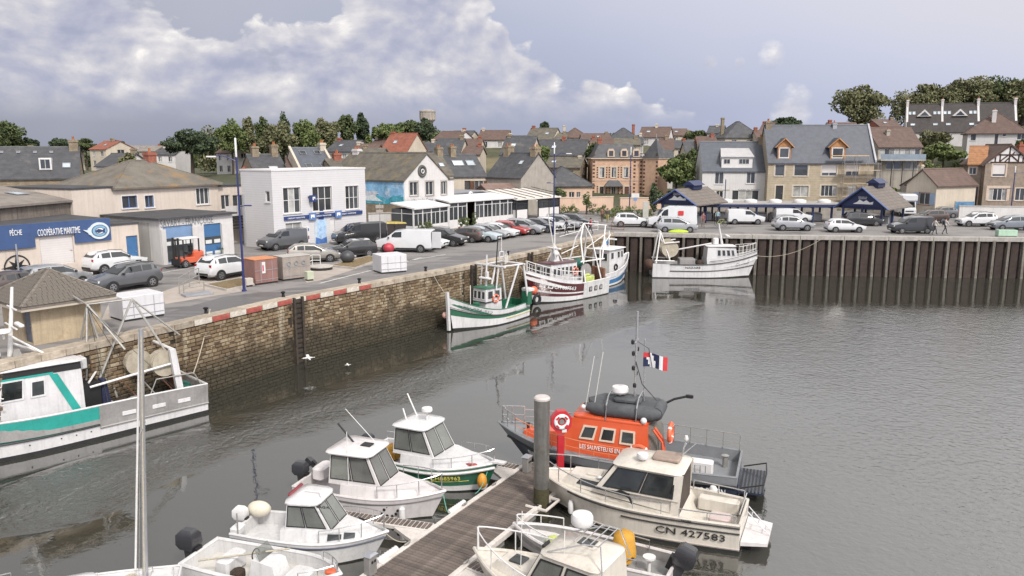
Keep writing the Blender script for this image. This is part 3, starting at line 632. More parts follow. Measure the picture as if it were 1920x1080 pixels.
bal=House('balcony_annex','narrow cream annex with glazed balcony between workshop and white building',ATY(410,400,74.6),ATY(462,400,77),6,9.2,BEIGE,z0=ZQ); bal.h=bal.uv(430,349)[1]
bal.win(414,366,432,392,nx=2); bal.win(436,366,458,392,nx=2); bal.build('flat',rm=FLATR,over=.1)
q0=bal.uv(412,405)[1]; bb=MB(); bb.bx(.1,bal.w-.1,-1.0,-.02,q0-.15,q0); bl=bb.build('balcony',DARKT,bal.e,smooth=0); MB().bx(.1,bal.w-.1,-1.03,-.98,q0,q0+.95).build('balcony_panel',WALLW,bl,smooth=0)
for i in range(4): MB().bx(.1,bal.w-.1,-1.2,-.9,q0-1.2+i*.28,q0-1.12+i*.28).build('louvre',DARKT,bl,smooth=0)
# --- fibre-cement shed behind the cooperative --------------------------------
sh=House('grey_shed','grey fibre cement roofed shed with stained dark end wall behind cooperative hall',ATY(-60,420,53),ATY(140,400,62.5),18,10,mat('stained_cement',(.17,.145,.125),.3,.7,.9,streak=.7),z0=ZQ); sh.h=sh.uv(140,408)[1]*0+sh.uv(60,384)[1]
sh.build('gx',rh=1.3,rm=FIBRE,over=.3); sh.skylight(sh.w*.45,.3,1.2,1.2); sh.skylight(sh.w*.8,.3,1.2,1.2)
# --- stone house far left ----------------------------------------------------
s1=House('stone_house','long stone house with dark slate roof and gable chimney at left',ATY(-40,340,84),ATY(149,340,88),9,12,CREAM,z0=ZQ); s1.h=s1.uv(140,334)[1]
s1.wm=STONE; s1.build('gx',rh=3.2,rm=SLATE,over=.2); s1.chimney(s1.w-.5,s1.d/2,s1.h+4.2,.9,1.3)
s1.skylight(s1.w*.87,.28,.8,.9); d0=MB(); p=s1.slope(s1.w*.66,.25,.1); d0.bx(p.x-.6,p.x+.6,p.y-.3,p.y+1.8,p.z,p.z+1.3); do=d0.build('dormer',TRIM,s1.e,smooth=0)
pane_on(do,[Vector((p.x-.5,p.y-.31,p.z+.1)),Vector((p.x+.5,p.y-.31,p.z+.1)),Vector((p.x+.5,p.y-.31,p.z+1.2)),Vector((p.x-.5,p.y-.31,p.z+1.2))],0,1,0,1,TRIM,GLASS,.06,.04,mull=1)
for i in range(4): s1.skylight(s1.w*(.2+.17*i),.78,.35,.35,LEAD)
# --- white clad fishing-gear shop --------------------------------------------
wb=House('white_clad_shop','two storey white clad flat-roofed shop with navy sign band on the quay',G(516,468),G(688,447),4.5,11,CLAD); wb.h=wb.uv(516,321)[1]
for q in ((530,352.5,564.5,398),(585,350.5,623,394),(647,349,673,391)): wb.win(*q,nx=3,ny=2,sur=TRIM,sw=.1,gm=[GLASS,GLASS,GLASSC])
wb.win(534.8,419,566,443,nx=2,sur=TRIM,sw=.08,gm=[GLASSC,GLASS]); a,z1=wb.uv(500,358,'l'); 
wb.win(497,358.5,506,379,face='l',nx=1)
wb.rect(wb.uv(620,440)[0],wb.uv(629,440)[0],.05,2.3,kind='door',fm=TRIM,nx=1,sill=False)
wb.build('flat',rm=TRIM,over=.05)
ub=wb.uv(532,410)[0]; ue=wb.uv(678,400)[0]; zb_=wb.uv(532,413.5)[1]; zt_=wb.uv(532,406.5)[1]
sb=MB().bx(ub,ue,-.14,-.004,zb_,zt_).build('sign_band',mat('navy_sign',(.02,.045,.16),.1,2,.4),wb.e,smooth=0)
seg=(ue-ub)/3
for i in range(3):
    text('CRÉDIT MARITIME',seg*.62,(zt_-zb_)*.45,WHT,sb,(ub+seg*i+seg*.10,-.155,zb_+(zt_-zb_)*.27))
    if i: 
        MB().bx(ub+seg*i-.4,ub+seg*i+.4,-.2,-.141,zb_-.18,zt_+.18).build('emblem_panel',mat('emblem_blue',(.10,.18,.38),.1,3,.4),sb,smooth=0); MB().prism([(ub+seg*i-.22,zb_),(ub+seg*i-.1,zb_),(ub+seg*i-.1,(zb_+zt_)/2),(ub+seg*i+.1,zb_+.05),(ub+seg*i+.22,zb_+.05),(ub+seg*i+.2,zt_),(ub+seg*i-.22,zt_)],'y',-.21,-.201).build('emblem_mark',WHT,sb,smooth=0)
a,z1=wb.uv(577,366); b_,z0=wb.uv(587,377.5); MB().bx(a,b_,-.5,-.2,z0,z1).build('projecting_sign',MATS['navy_sign'],wb.e,smooth=0); MB().bx(a,b_,-.2,-.004,z0+.4,z0+.5).build('sign_bracket',DARKT,wb.e,smooth=0)
MB().prism([((a+b_)/2-.15,z0+.15),((a+b_)/2-.05,z0+.15),((a+b_)/2-.05,z0+.4),((a+b_)/2+.15,z0+.2),((a+b_)/2+.15,z1-.15),((a+b_)/2-.15,z1-.15)],'y',-.515,-.501).build('sign_emblem',WHT,wb.e,smooth=0)
a,z1=wb.uv(589,413); b_,z0=wb.uv(614,457); mu=MB().bx(a,b_,-.03,-.004,z0+.05,z1).build('mural_panel',mat('mural_pale',(.45,.53,.62),.2,1.5,.6),wb.e,smooth=0)
mm=(a+b_)/2; MB().prism([(mm-.45,z0+.6),(mm+.5,z0+.6),(mm+.62,z0+2.0),(mm+.3,z0+2.9),(mm-.1,z0+2.9),(mm-.35,z0+2.0)],'y',-.045,-.031).build('mural_bottle',mat('mural_white_blue',(.35,.50,.70),.3,3,.6),mu,smooth=0)
MB().prism([(mm-.25,z0+2.4),(mm+.35,z0+2.35),(mm+.5,z0+2.9),(mm+.3,z0+3.3),(mm-.05,z0+3.25)],'y',-.06,-.046).build('mural_cap',MATS['navy_sign'],mu,smooth=0)
MB().prism([(a+.05,z0+.1),(b_-.05,z0+.1),(b_-.1,z0+.7),(mm,z0+.5),(a+.1,z0+.75)],'y',-.05,-.032).build('mural_waves',mat('mural_blue',(.07,.16,.42),.3,3,.6),mu,smooth=0)
a,z1=wb.uv(574,426); b_,z0=wb.uv(580,454); vb=MB().bx(a,b_,-.12,-.004,z0,z1).build('vertical_banner',TRIM,wb.e,smooth=0); MB().bx(a+.08,b_-.08,-.135,-.121,z0+.3,z0+(z1-z0)*.45).build('banner_print',mat('banner_red_blue',(.16,.06,.14),.5,6,.6),vb,smooth=0)
MB().bx(a+.08,b_-.08,-.135,-.121,z0+(z1-z0)*.75,z1-.1).build('banner_print',MATS['mural_blue'],vb,smooth=0)
MB().tube([(-.05,wb.d-.3,0),(-.05,wb.d-.3,4.8)],.07,6).build('downpipe',LEAD,wb.e)
# --- slate houses behind the white building ----------------------------------
def back_house(name,label,pl,pr_,Yl,Yr,d,pe,prd,wallm,rm,over=.15,verge=None,build=True,z0=None):
    a,b_=ATY(pl,pe,Yl),ATY(pr_,pe,Yr); z0=ZQ if z0 is None else z0
    h=House(name,label,(a.x,a.y,0),(b_.x,b_.y,0),d,a.z,wallm,z0=z0); zr=ATY((pl+pr_)/2,prd,(Yl+Yr)/2+d*.45).z
    h.rhh=max(.8,zr-a.z)
    if build: h.build('gx',rh=h.rhh,rm=rm,over=over)
    return h
h=back_house('slate_house','dark slate roofed house behind the white shop, leftmost roof',478,540,96,98,8,326,292,STONE,SLATE); h.chimney(1.0,h.d/2,h.h+h.rhh+1.2,.8,1.1); h.chimney(h.w-.6,h.d/2,h.h+h.rhh+1.4,.8,1.2); h.skylight(h.w*.62,.1,1.1,.9,TRIM)
h=back_house('blue_slate_house','steep blue-grey slate roof with pale verges and four skylights behind white shop',566,628,93,95,9,325,280,CREAM,SLATEB); h.chimney(h.w-.1,h.d/2,h.h+h.rhh+.8,.7,1.2,CREAM,2)
for x_,t_ in ((.3,.15),(.75,.15),(.3,.7),(.75,.7)): h.skylight(h.w*x_,t_,.75,.9,GLASS)
for x_ in (-.12,h.w+.12):
    vg=MB(); vg.loft([[(x_-.14,-.3,h.h-.1),(x_+.14,-.3,h.h-.1),(x_+.14,-.3,h.h+.32),(x_-.14,-.3,h.h+.32)],[(x_-.14,h.d/2,h.h+h.rhh+.1),(x_+.14,h.d/2,h.h+h.rhh+.1),(x_+.14,h.d/2,h.h+h.rhh+.42),(x_-.14,h.d/2,h.h+h.rhh+.42)]]); vg.build('verge',CREAM,h.roof,smooth=0)
h=back_house('brown_house','brown roofed house squeezed between two slate houses behind white shop',538,568,95,95.5,7,326,296,STONE,BROWNT)
h=back_house('low_house','mossy stone house with white dormer arch behind the white shop right end',628,690,92,94,7,324,301,STONE,OLDSL); h.chimney(h.w*.35,h.d/2,h.h+h.rhh+.9,.9,.9,BRICKR,2)
# --- restaurant with gable and sea mural -------------------------------------
rs=House('gable_restaurant','white gabled restaurant with round window and blue sea mural on its flank',G(760,434),G(842,424),12,11,WALLW); rs.h=rs.uv(760,339)[1]
for q in ((768,341.5,784,366),(798,340.5,813,365),(827,340,837.5,364)): rs.win(*q,nx=2,sur=mat('grey_surround',(.36,.34,.31),.1,2,.8),sw=.16)
u,z=rs.uv(756,400,'l')
rs.win(726,392,743,414,face='l',nx=1,ny=1,sur=CUTST,gm=GLASS); rs.win(705,345,709,362,face='l',nx=1)
ap=rs.uv(794,287)[1]; rs.build('gy',rh=ap-rs.h-.15,rm=OLDSL,over=.2)
mm=mat('mural_sky',(.20,.40,.60),.35,.9,.8,patch=((.55,.62,.68),.7,.52,.9)); zt_=rs.uv(750,342,'l')[1]; zb_=rs.uv(750,384,'l')[1]
mu=MB().bx(-.05,-.004,.1,rs.d-.1,zb_,zt_).build('sea_mural',mm,rs.e,smooth=0)
zm=zb_+(zt_-zb_)*.34
pts=[(.1,zb_)]+[(.1+(rs.d-.2)*i/24,zm+.22*math.sin(i*.9)+.12*math.sin(i*2.3)) for i in range(25)]+[(rs.d-.1,zb_)]
MB().prism(pts,'x',-.065,-.051).build('mural_sea',mat('mural_turquoise',(.06,.32,.42),.35,1.2,.8,patch=((.35,.60,.65),1.5,.56,.7)),mu,smooth=0)
ym=rs.d*.52; MB().prism([(ym-2.0,zm-.1),(ym+1.7,zm-.15),(ym+2.1,zm+.55),(ym+1.0,zm+.5),(ym+.6,zm+1.3),(ym-.4,zm+1.3),(ym-.5,zm+.5),(ym-2.2,zm+.55)],'x',-.08,-.066).build('mural_boat',mat('mural_boat',(.50,.52,.58),.35,3,.8),mu,smooth=0)
MB().prism([(ym-3,zm-.55),(ym+2.8,zm-.5),(ym+1.6,zm+.1),(ym,zm-.15),(ym-1.5,zm+.15)],'x',-.09,-.081).build('mural_foam',mat('mural_foam',(.6,.66,.68),.2,4,.8),mu,smooth=0)
MB().tube([(ym,-.07,zm+1.2)]*0+[(-.075,ym,zm+1.2),(-.075,ym,zm+2.3)],.05,5).build('mural_mast',WHT,mu)
MB().bx(-.04,-.003,.05,rs.d-.05,0,zb_-.02).build('stone_plinth',STONE,rs.e,smooth=0)
u,z=rs.uv(791,321); rw=MB(); rw.torus((u,-.03,z),.55,.16,'y',24,8); o=rw.build('round_window',mat('dark_surround',(.09,.085,.08),.2,2,.8),rs.e); MB().lathe([(.5,-.02),(.5,-.005)],20,(u,0,z),'y').build('pane',GLASS,o); MB().torus((u+.08,-.06,z),.22,.06,'y',16,6).build('round_emblem',TRIM,o)
a,z1=rs.uv(772,370); b_,z0=rs.uv(812,380)
text("L'Accroche Cœur",b_-a,(z1-z0)*.7,GREYL,rs.e,(a,-.02,z0+.1))
rs.chimney(rs.w*.5,rs.d-1,rs.h+rs.rh+.6,.7,.9,WALLW,2)
rw_=House('right_wing','grey roofed wing leaning on the white gabled restaurant',G(842,424),G(852,422.5),9,ZQ+7,WALLW); rw_.h=rw_.uv(842,337)[1]; rw_.build('flat',rm=OLDSL,over=.1)
# --- verandas: conservatory of the gabled restaurant, then the long white one -
def veranda(name,label,A,B,dep,h,bays,roofm,low=.9,gm=None,slope=.5,fm=None,open_bays=()):
    A,B=Vector(A),Vector(B); e=empty(name,(A.x,A.y,ZQ),math.atan2(B.y-A.y,B.x-A.x),label,'veranda'); L=(B-A).to_2d().length; fm=fm or TRIM
    MB().loft([[(-.15,-.25,h),(L+.15,-.25,h),(L+.15,-.25,h+.16),(-.15,-.25,h+.16)],[(-.15,dep,h+slope),(L+.15,dep,h+slope),(L+.15,dep,h+slope+.12),(-.15,dep,h+slope+.12)]]).build('roof',roofm,e,smooth=0)
    for i in range(bays+1): x=L*i/bays; MB().bx(x-.06,x+.06,-.06,.06,0,h).build('post',fm,e,smooth=0)
    for i in range(bays):
        x0,x1=L*i/bays+.06,L*(i+1)/bays-.06
        if i in open_bays: continue
        MB().bx(x0,x1,-.03,.03,0,low).build('lower_panel',TRIM,e,smooth=0)
        w_=MB(); w_.bx(x0,x1,-.03,.03,low,low+.06); w_.bx(x0,x1,-.03,.03,h-.5,h-.44); w_.bx((x0+x1)/2-.03,(x0+x1)/2+.03,-.03,.03,low+.06,h-.5); w_.bx(x0,x1,-.03,.03,h-.06,h)
        o=w_.build('window',fm,e,smooth=0); MB().add([(x0,.0,low),(x1,.0,low),(x1,.0,h),(x0,.0,h)],[(0,1,2,3)]).build('pane',gm or GLASS,o,smooth=0)
    # near end wall
    n=max(1,round(dep/1.6))
    for i in range(n):
        y0,y1=dep*i/n+.06,dep*(i+1)/n-.02; MB().bx(-.03,.03,y0,y1,0,low).build('lower_panel',TRIM,e,smooth=0); o=MB().bx(-.03,.03,y0,y1,low,low+.06).bx(-.03,.03,y0,y0+.06,low,h).bx(-.03,.03,y0,y1,h-.5,h-.44).build('window',fm,e,smooth=0); MB().add([(0,y0,low),(0,y1,low),(0,y1,h),(0,y0,h)],[(0,1,2,3)]).build('pane',gm or GLASS,o,smooth=0)
    MB().bx(.05,L-.05,dep-.12,dep-.02,0,h-.02).build('back_wall',mat('veranda_inner',(.10,.085,.07),.4,1.5,.8),e,smooth=0); return e
nq=Vector((.72,-.69,0)); 
p0=G(762,440); p1=G(838,431)
v1=veranda('conservatory','small white framed glass conservatory in front of gabled restaurant',p0+Vector((.9,-.9,0)),p1+Vector((.2,-1.0,0)),3.0,2.7,4,TRIM)
p2,p3=G(838,428),G(962,424); Z0=p2
v2=veranda('glazed_terrace','long white framed glazed restaurant terrace behind the parked cars',G(842,429),G(966,416),3.4,2.9,8,TRIM,open_bays=(2,))
v3=veranda('awning_terrace','terrace with cream striped retractable roof and dark posts by the lamp',G(968,417),G(1048,409),6,2.7,4,mat('cream_awning',(.60,.56,.52),.08,1,.7),fm=DARKT,low=1.5,open_bays=(1,),slope=.9)
for i in range(7): MB().tube([(14*.0+i*1.6,-.2,2.92),(i*1.6,6,3.82)],.04,4).build('roof_rib',DARKT,v3)
# navy sign box
bx_=House('sign_building','low navy fascia restaurant front with round white emblem and lettering',ATY(843,380,96),ATY(917,380,104),5,9,NAVY,z0=ZQ); bx_.h=bx_.uv(880,362)[1]; bx_.build('flat',rm=LEAD,over=.05)
sign(bx_,'ôCap',889,368,909,374,WHT,bx_.e,.02); u,z=bx_.uv(882,367); MB().torus((u,-.05,z),.42,.13,'y',20,8).build('emblem_ring',WHT,bx_.e); MB().lathe([(.13,-.06),(.13,-.02)],10,(u,0,z+.05),'y').build('emblem_dot',WHT,bx_.e); MB().prism([(u-.15,z-.9),(u+.15,z-.9),(u+.2,z-.45),(u-.2,z-.45)],'y',-.06,-.02).build('emblem_stem',WHT,bx_.e,smooth=0)
# --- slate terrace houses behind the veranda ----------------------------------
h=back_house('cream_cottage','cream cottage with slate roof and two bright skylights above the navy sign',848,912,109,111,9,332,292,CREAM,SLATE,build=False)
h.win(871,339,882,366,nx=2,fm=WOODB,gm=GLASS); h.win(890,339,907,366,nx=2,fm=TRIM,shut=WOODB); h.build('gx',rh=h.rhh,rm=SLATE,over=.2); h.chimney(h.w*.32,h.d/2,h.h+h.rhh+1.3,.8,1.2); h.skylight(h.w*.35,.45,1.6,1.3); h.skylight(h.w*.72,.45,1.2,1.3)
h=back_house('grey_cottage','grey rendered house with slate roof and stone gable beside cream cottage',912,977,111,107,7.5,332,289,GREYR,SLATE,build=False)
h.rect(h.d*.45,h.d*.53,h.h-3.2,h.h-1.7,face='r',nx=1); h.build('gx',rh=h.rhh,rm=SLATE,over=.2); h.chimney(.9,h.d/2,h.h+h.rhh+1.2,.9,1.3); h.chimney(h.w-.5,h.d/2,h.h+h.rhh+1.0,.9,1.3); h.skylight(h.w*.72,.5,.6,.8)
a,z1=h.uv(913,347); b_,z0=h.uv(950,356); pb=MB().bx(a,b_,-.1,-.004,z0,z1).build('shop_sign',TRIM,h.e,smooth=0); text('Hôtel du Port',(b_-a)*.9,(z1-z0)*.6,mat('maroon_lettering',(.18,.04,.05),.1,2,.6),pb,(a+.15,-.12,z0+.15))
h=back_house('old_roof_house','old brownish roof between gabled restaurant and cream cottage',822,850,106,107,9,330,290,CREAM,OLDSL); h.chimney(h.w*.9,h.d/2,h.h+h.rhh+1.0,.8,1.2); h.skylight(h.w*.6,.35,.7,.9)
bw=House('brown_annex','low brown metal-roofed annex under the hotel sign',ATY(917,380,104),ATY(975,380,106),5,9,mat('brown_panel',(.17,.10,.08),.15,1,.8),z0=ZQ); bw.h=bw.uv(945,362)[1]; bw.build('gx',rh=.9,rm=mat('brown_metal_roof',(.19,.125,.105),.15,1,.6),over=.1)
# --- octagonal pink building, manor, garden wall ------------------------------
oc=House('pink_pavilion','low pink building with grey hipped slate roof beside manor',ATY(1026,380,126),ATY(1110,380,128),8.5,9,PINKR,z0=ZQ); oc.h=oc.uv(1060,349)[1]
for q in ((1067,360,1077,370),(1081,360,1088,370)): oc.win(*q,nx=2)
oc.win(1033,360,1038,370,nx=1); oc.build('hip',rh=3.0,rm=SLATE,over=.35); 
mn=House('brick_manor','pink brick manor with dark quoins and slate mansard roof','x','y',1,1,PINK) if 0 else House('brick_manor','pink brick manor with dark quoins and slate mansard roof',ATY(1110,376,134),ATY(1204,376,134),9,11,PINK,z0=ZQ); mn.h=mn.uv(1150,298)[1]
SUR=mat('pale_stone_surround',(.52,.42,.34),.1,2,.8)
for a,b_ in ((1124.5,1133),(1147,1155),(1169.5,1177.5)): mn.win(a,314,b_,333,nx=2,sur=SUR,sw=.25,gm=[GLASS,GLASSC])
for a,b_ in ((1124.5,1131),(1147,1153.5),(1171,1179)): mn.win(a,350,b_,367,nx=1 if a>1160 else 2,sur=SUR,sw=.25,kind='door' if a>1170 else 'window',fm=WOODB if a<1140 or a>1170 else TRIM)
mn.build('flat',rm=SUR,over=.35)
# mansard
w_,d_,h_=mn.w,mn.d,mn.h+.14; z2=h_+2.35
MB().loft([[(-.1,-.1,h_),(w_+.1,-.1,h_),(w_+.1,d_+.1,h_),(-.1,d_+.1,h_)],[(1.2,1.5,z2),(w_-1.8,1.5,z2),(w_-1.8,d_-1.5,z2),(1.2,d_-1.5,z2)]]).build('mansard_roof',SLATE,mn.e,smooth=0)
for q in (.36,.62,.86):
    dm=MB(); dm.prism([(w_*q-.6,h_+.2),(w_*q+.6,h_+.2),(w_*q+.6,h_+1.1),(w_*q+.35,h_+1.55),(w_*q-.35,h_+1.55),(w_*q-.6,h_+1.1)],'y',-.1,1.4); o=dm.build('dormer',SUR,mn.e,smooth=0)
    pane_on(o,[Vector((w_*q-.35,-.105,h_+.35)),Vector((w_*q+.35,-.105,h_+.35)),Vector((w_*q+.35,-.105,h_+1.2)),Vector((w_*q-.35,-.105,h_+1.2))],0,1,0,1,DKBLOCK,GLASS,.06,.03)
for a,b_ in ((1124.5,1133),(1147,1155),(1169.5,1177.5)):
    for (pt_,pb_) in ((312,334),(348,368)):
        u0,z1=mn.uv(a,pt_); u1,z0=mn.uv(b_,pb_); q=MB()
        for i in range(5):
            zz=z0+(z1-z0)*(i+.2)/5
            for x in (u0-.5,u1+.27): q.bx(x,x+.23,-.035,-.004,zz,zz+.22)
        q.build('quoin_blocks',DKBLOCK,mn.e,smooth=0)
q=MB()
for i in range(13):
    zz=.4+i*.62
    for x in (.05,w_-.5,w_-1.6): q.bx(x,x+.34,-.035,-.004,zz,zz+.3)
q.build('quoin_blocks',DKBLOCK,mn.e,smooth=0); MB().bx(-.02,w_+.02,-.06,-.003,mn.h*.5,mn.h*.5+.14).build('string_course',SUR,mn.e,smooth=0)
u=mn.uv(1150,340)[0]; z=mn.uv(1150,349)[1]; MB().loft([[(u-1.6,-1.2,z),(u+1.6,-1.2,z),(u+1.6,-.02,z),(u-1.6,-.02,z)],[(u-.8,-.5,z+1.0),(u+.8,-.5,z+1.0),(u+.8,-.02,z+1.0),(u-.8,-.02,z+1.0)]]).build('porch_roof',SLATE,mn.e,smooth=0)
for x in (u-1.4,u+1.4): MB().tube([(x,-1.1,0),(x,-1.1,z)],.07,6).build('porch_post',TIMBR,mn.e)
tw=House('manor_tower','square pink brick tower with pointed slate spire at the manor end',ATY(1204,376,133),ATY(1232,376,131),3,11,PINK,z0=ZQ); tw.h=tw.uv(1215,298)[1]; tw.build('flat',rm=SUR,over=.15)
MB().loft([[(-.2,-.2,tw.h+.14),(tw.w+.2,-.2,tw.h+.14),(tw.w+.2,3.2,tw.h+.14),(-.2,3.2,tw.h+.14)],[(tw.w/2-.05,1.45,tw.h+3.3),(tw.w/2+.05,1.45,tw.h+3.3),(tw.w/2+.05,1.55,tw.h+3.3),(tw.w/2-.05,1.55,tw.h+3.3)]]).build('spire',SLATE,tw.e,smooth=0)
q=MB()
for i in range(13):
    for x in (.06,tw.w-.42): q.bx(x,x+.34,-.035,-.004,.4+i*.62,.7+i*.62)
q.build('quoin_blocks',DKBLOCK,tw.e,smooth=0); MB().tube([(tw.w/2,1.5,tw.h+3.3),(tw.w/2,1.5,tw.h+4.1)],.04,4).build('finial',LEAD,tw.e)
mn.chimney(w_*.2,d_*.6,z2+1.0,.7,1.0,BRICKR,2,zb=z2-.5)
def lowwall(name,label,px0,px1,Y0,Y1,h,m,t_=.3,capm=None):
    a,b_=ATY(px0,380,Y0),ATY(px1,380,Y1); e=empty(name,(a.x,a.y,ZQ),math.atan2(b_.y-a.y,b_.x-a.x),label,'wall'); L=(b_-a).to_2d().length
    MB().bx(0,L,0,t_,0,h).build('wall_body',m,e,smooth=0); MB().bx(-.05,L+.05,-.06,t_+.06,h,h+.12).build('coping',capm or kerb,e,smooth=0); return e
lowwall('garden_wall','low pink garden wall in front of the manor, left stretch',1050,1150,114,117,1.9,PINKR,capm=SUR); lowwall('garden_wall','low pink garden wall right of the manor gate',1163,1242,117,118,1.7,PINKR,capm=SUR)
lowwall('yard_wall','white yard wall between white shop and gabled restaurant',690,758,86,88,1.9,WALLW)
# --- shop with white dormer ---------------------------------------------------
sp=House('white_shop_house','white rendered house with blue slate roof and large white dormer',ATY(1315,376,122),ATY(1437,376,121),9,12,WALLW,z0=ZQ); sp.h=sp.uv(1380,321)[1]
sp.win(1341,323,1356,345,nx=2,sur=TRIM,sw=.06); sp.win(1400.5,323,1415,344,nx=2,sur=TRIM,sw=.06); sp.win(1373,357,1422,375,nx=4,gm=[GLASS,GLASSC],sill=False); sp.win(1343,358,1355,375,nx=2,sill=False)
zr=ATY(1380,268,126.5).z-ZQ; sp.build('gx',rh=zr-sp.h,rm=SLATEB,over=.2)
zg=sp.uv(1380,356)[1]; MB().bx(.02,sp.w-.02,-.035,-.003,0,.3).build('plinth',CUTST,sp.e,smooth=0)
MB().bx(0,sp.uv(1368,356)[0],-.03,-.004,zg-.1,zg+.02).build('band',CUTST,sp.e,smooth=0)
u0=sp.uv(1354,300)[0]; u1=sp.uv(1412,300)[0]; zb_=sp.h+.35; zt_=zb_+1.75
dm=MB(); dm.bx(u0,u1,.35,4.0,zb_,zt_); o=dm.build('dormer',TRIM,sp.e,smooth=0); MB().loft([[(u0-.2,.1,zt_),(u1+.2,.1,zt_),(u1+.2,.1,zt_+.1),(u0-.2,.1,zt_+.1)],[(u0+.3,4.1,zt_+1.5),(u1-.1,4.1,zt_+1.5),(u1-.1,4.1,zt_+1.6),(u0+.3,4.1,zt_+1.6)]]).build('dormer_roof',mat('pale_dormer_roof',(.42,.41,.42),.1,1,.6),o,smooth=0)
for f0,f1 in ((.06,.28),(.55,.9)):
    pane_on(o,[Vector((u0,.345,zb_)),Vector((u1,.345,zb_)),Vector((u1,.345,zt_)),Vector((u0,.345,zt_))],f0,f1,.42,.85,TRIM,GLASS,.06,.04,mull=1 if f1<.5 else 2)
text('Chez le marin',3.2,.22,GREYL,sp.e,(sp.uv(1384,356)[0],-.02,zg-.05)); sp.chimney(sp.w-.4,sp.d/2,zr+.9,.8,1.1,STONE,2)
# --- big stone building with two dormers --------------------------------------
st=House('stone_apartment_house','large pale stone building with blue slate roof and two orange wooden dormers',ATY(1437,374,119),ATY(1634,374,117),9.5,12,CUTST,z0=ZQ); st.h=st.uv(1530,304)[1]
for a,b_,g in ((1454,1470,0),(1490,1514,0),(1542,1568,.72),(1587,1609,.6)): st.win(a,308.5,b_,330,nx=2 if g else 1,sur=CREAM,sw=.22,roller=g)
st.win(1455,348,1467,374,kind='door',fm=DARKT,nx=1,sur=CREAM,sw=.2); st.win(1487.5,348.5,1515,369,nx=2,sur=CREAM,sw=.22,gm=GLASSC); st.win(1540,347.5,1568,368,nx=4,ny=1,sur=CREAM,sw=.22,gm=[GLASSC,GLASS]); st.win(1590,348,1604,374,kind='door',fm=TRIM,nx=1,sur=CREAM,sw=.2)
zr=ATY(1530,237,123).z-ZQ; st.build('gx',rh=zr-st.h,rm=SLATEB,over=.25)
for a,b_ in ((1460,1482),(1559,1584)):
    u0=st.uv(a,290)[0]; u1=st.uv(b_,290)[0]; zb_=st.h+.5; zt_=zb_+1.7; um=(u0+u1)/2
    o=MB().bx(u0,u1,.3,4.2,zb_,zt_).build('dormer',TRIM,st.e,smooth=0); pane_on(o,[Vector((u0,.295,zb_)),Vector((u1,.295,zb_)),Vector((u1,.295,zt_)),Vector((u0,.295,zt_))],.04,.96,.03,.97,TRIM,GLASS,.16,.05)
    MB().prism([(u0-.25,zt_),(u1+.25,zt_),(um,zt_+1.15)],'y',.2,.6).build('dormer_gable',ORANGEW,o,smooth=0)
    r_=MB()
    for sx_ in (-1,1): r_.loft([[(um,-.05,zt_+1.2),(um,-.05,zt_+1.34),(um+sx_*(u1-u0+1.0)/2,-.05,zt_-.02),(um+sx_*(u1-u0+1.0)/2,-.05,zt_-.16)],[(um,5.0,zt_+1.2),(um,5.0,zt_+1.34),(um+sx_*(u1-u0+1.0)/2,4.2,zt_-.02),(um+sx_*(u1-u0+1.0)/2,4.2,zt_-.16)]])
    r_.build('dormer_roof',SLATEB,o,smooth=0); b2=MB()
    for sx_ in (-1,1): b2.tube([(um,-.08,zt_+1.22),(um+sx_*(u1-u0+1.0)/2,-.08,zt_-.1)],.09,4)
    for x_ in (u0,u1): b2.bx(x_-.09,x_+.09,.2,.3,zb_-.1,zt_)
    b2.build('dormer_trim',ORANGEW,o,smooth=0)
st.chimney(st.w*.68,st.d/2,st.h+st.rh+.5,.6,1.0,LEAD,1); st.chimney(.5,st.d/2,st.h+st.rh+.8,.8,1.2)
vg=MB(); x_=st.w+.16; vg.loft([[(x_-.16,-.3,st.h-.02),(x_+.1,-.3,st.h-.02),(x_+.1,-.3,st.h+.3),(x_-.16,-.3,st.h+.3)],[(x_-.16,st.d/2,st.h+st.rh+.1),(x_+.1,st.d/2,st.h+st.rh+.1),(x_+.1,st.d/2,st.h+st.rh+.4),(x_-.16,st.d/2,st.h+st.rh+.4)]]); vg.build('verge',LEAD,st.roof,smooth=0)
# --- scaffold on the stone building
sc=empty('scaffold',st.e.location.copy(),st.rz,'metal tube scaffold with timber boards at the right end of the stone building','scaffold')
u0,u1=st.uv(1575,350)[0],st.uv(1642,350)[0]; SCM=mat('scaffold_steel',(.33,.32,.31),.2,5,.5,metal=.4); BRD=mat('scaffold_board',(.42,.30,.17),.25,3,.8)
for i in range(4):
    x=u0+(u1-u0)*i/3
    for y in (-1.6,-.5): MB().tube([(x,y,0),(x,y,st.h+ (1.0 if i<3 else 0))],.035,5).build('standard',SCM,sc)
for zz in (2.0,3.9,5.8):
    for y in (-1.6,-.5): MB().tube([(u0,y,zz),(u1,y,zz)],.03,5).build('ledger',SCM,sc)
    MB().tube([(u0,-1.6,zz+.95),(u1,-1.6,zz+.95)],.025,5).build('guard_rail',SCM,sc)
    for j in range(3): MB().bx(u0-.3,u1+.3,-1.5+j*.32,-1.22+j*.32,zz+.035,zz+.08).build('board',BRD,sc,smooth=0)
zt=st.h+.9
for j in range(3): MB().bx(u0-1.8,u1-1.6,-1.5+j*.32,-1.22+j*.32,zt,zt+.1).build('board',mat('new_timber',(.62,.42,.20),.15,3,.7),sc,smooth=0)
MB().tube([(u0,-1.6,0),(u0+(u1-u0)/3,-1.6,3.9)],.025,5).build('brace',SCM,sc); MB().tube([(u1,-1.6,2),(u0+(u1-u0)*.66,-1.6,5.8)],.025,5).build('brace',SCM,sc)
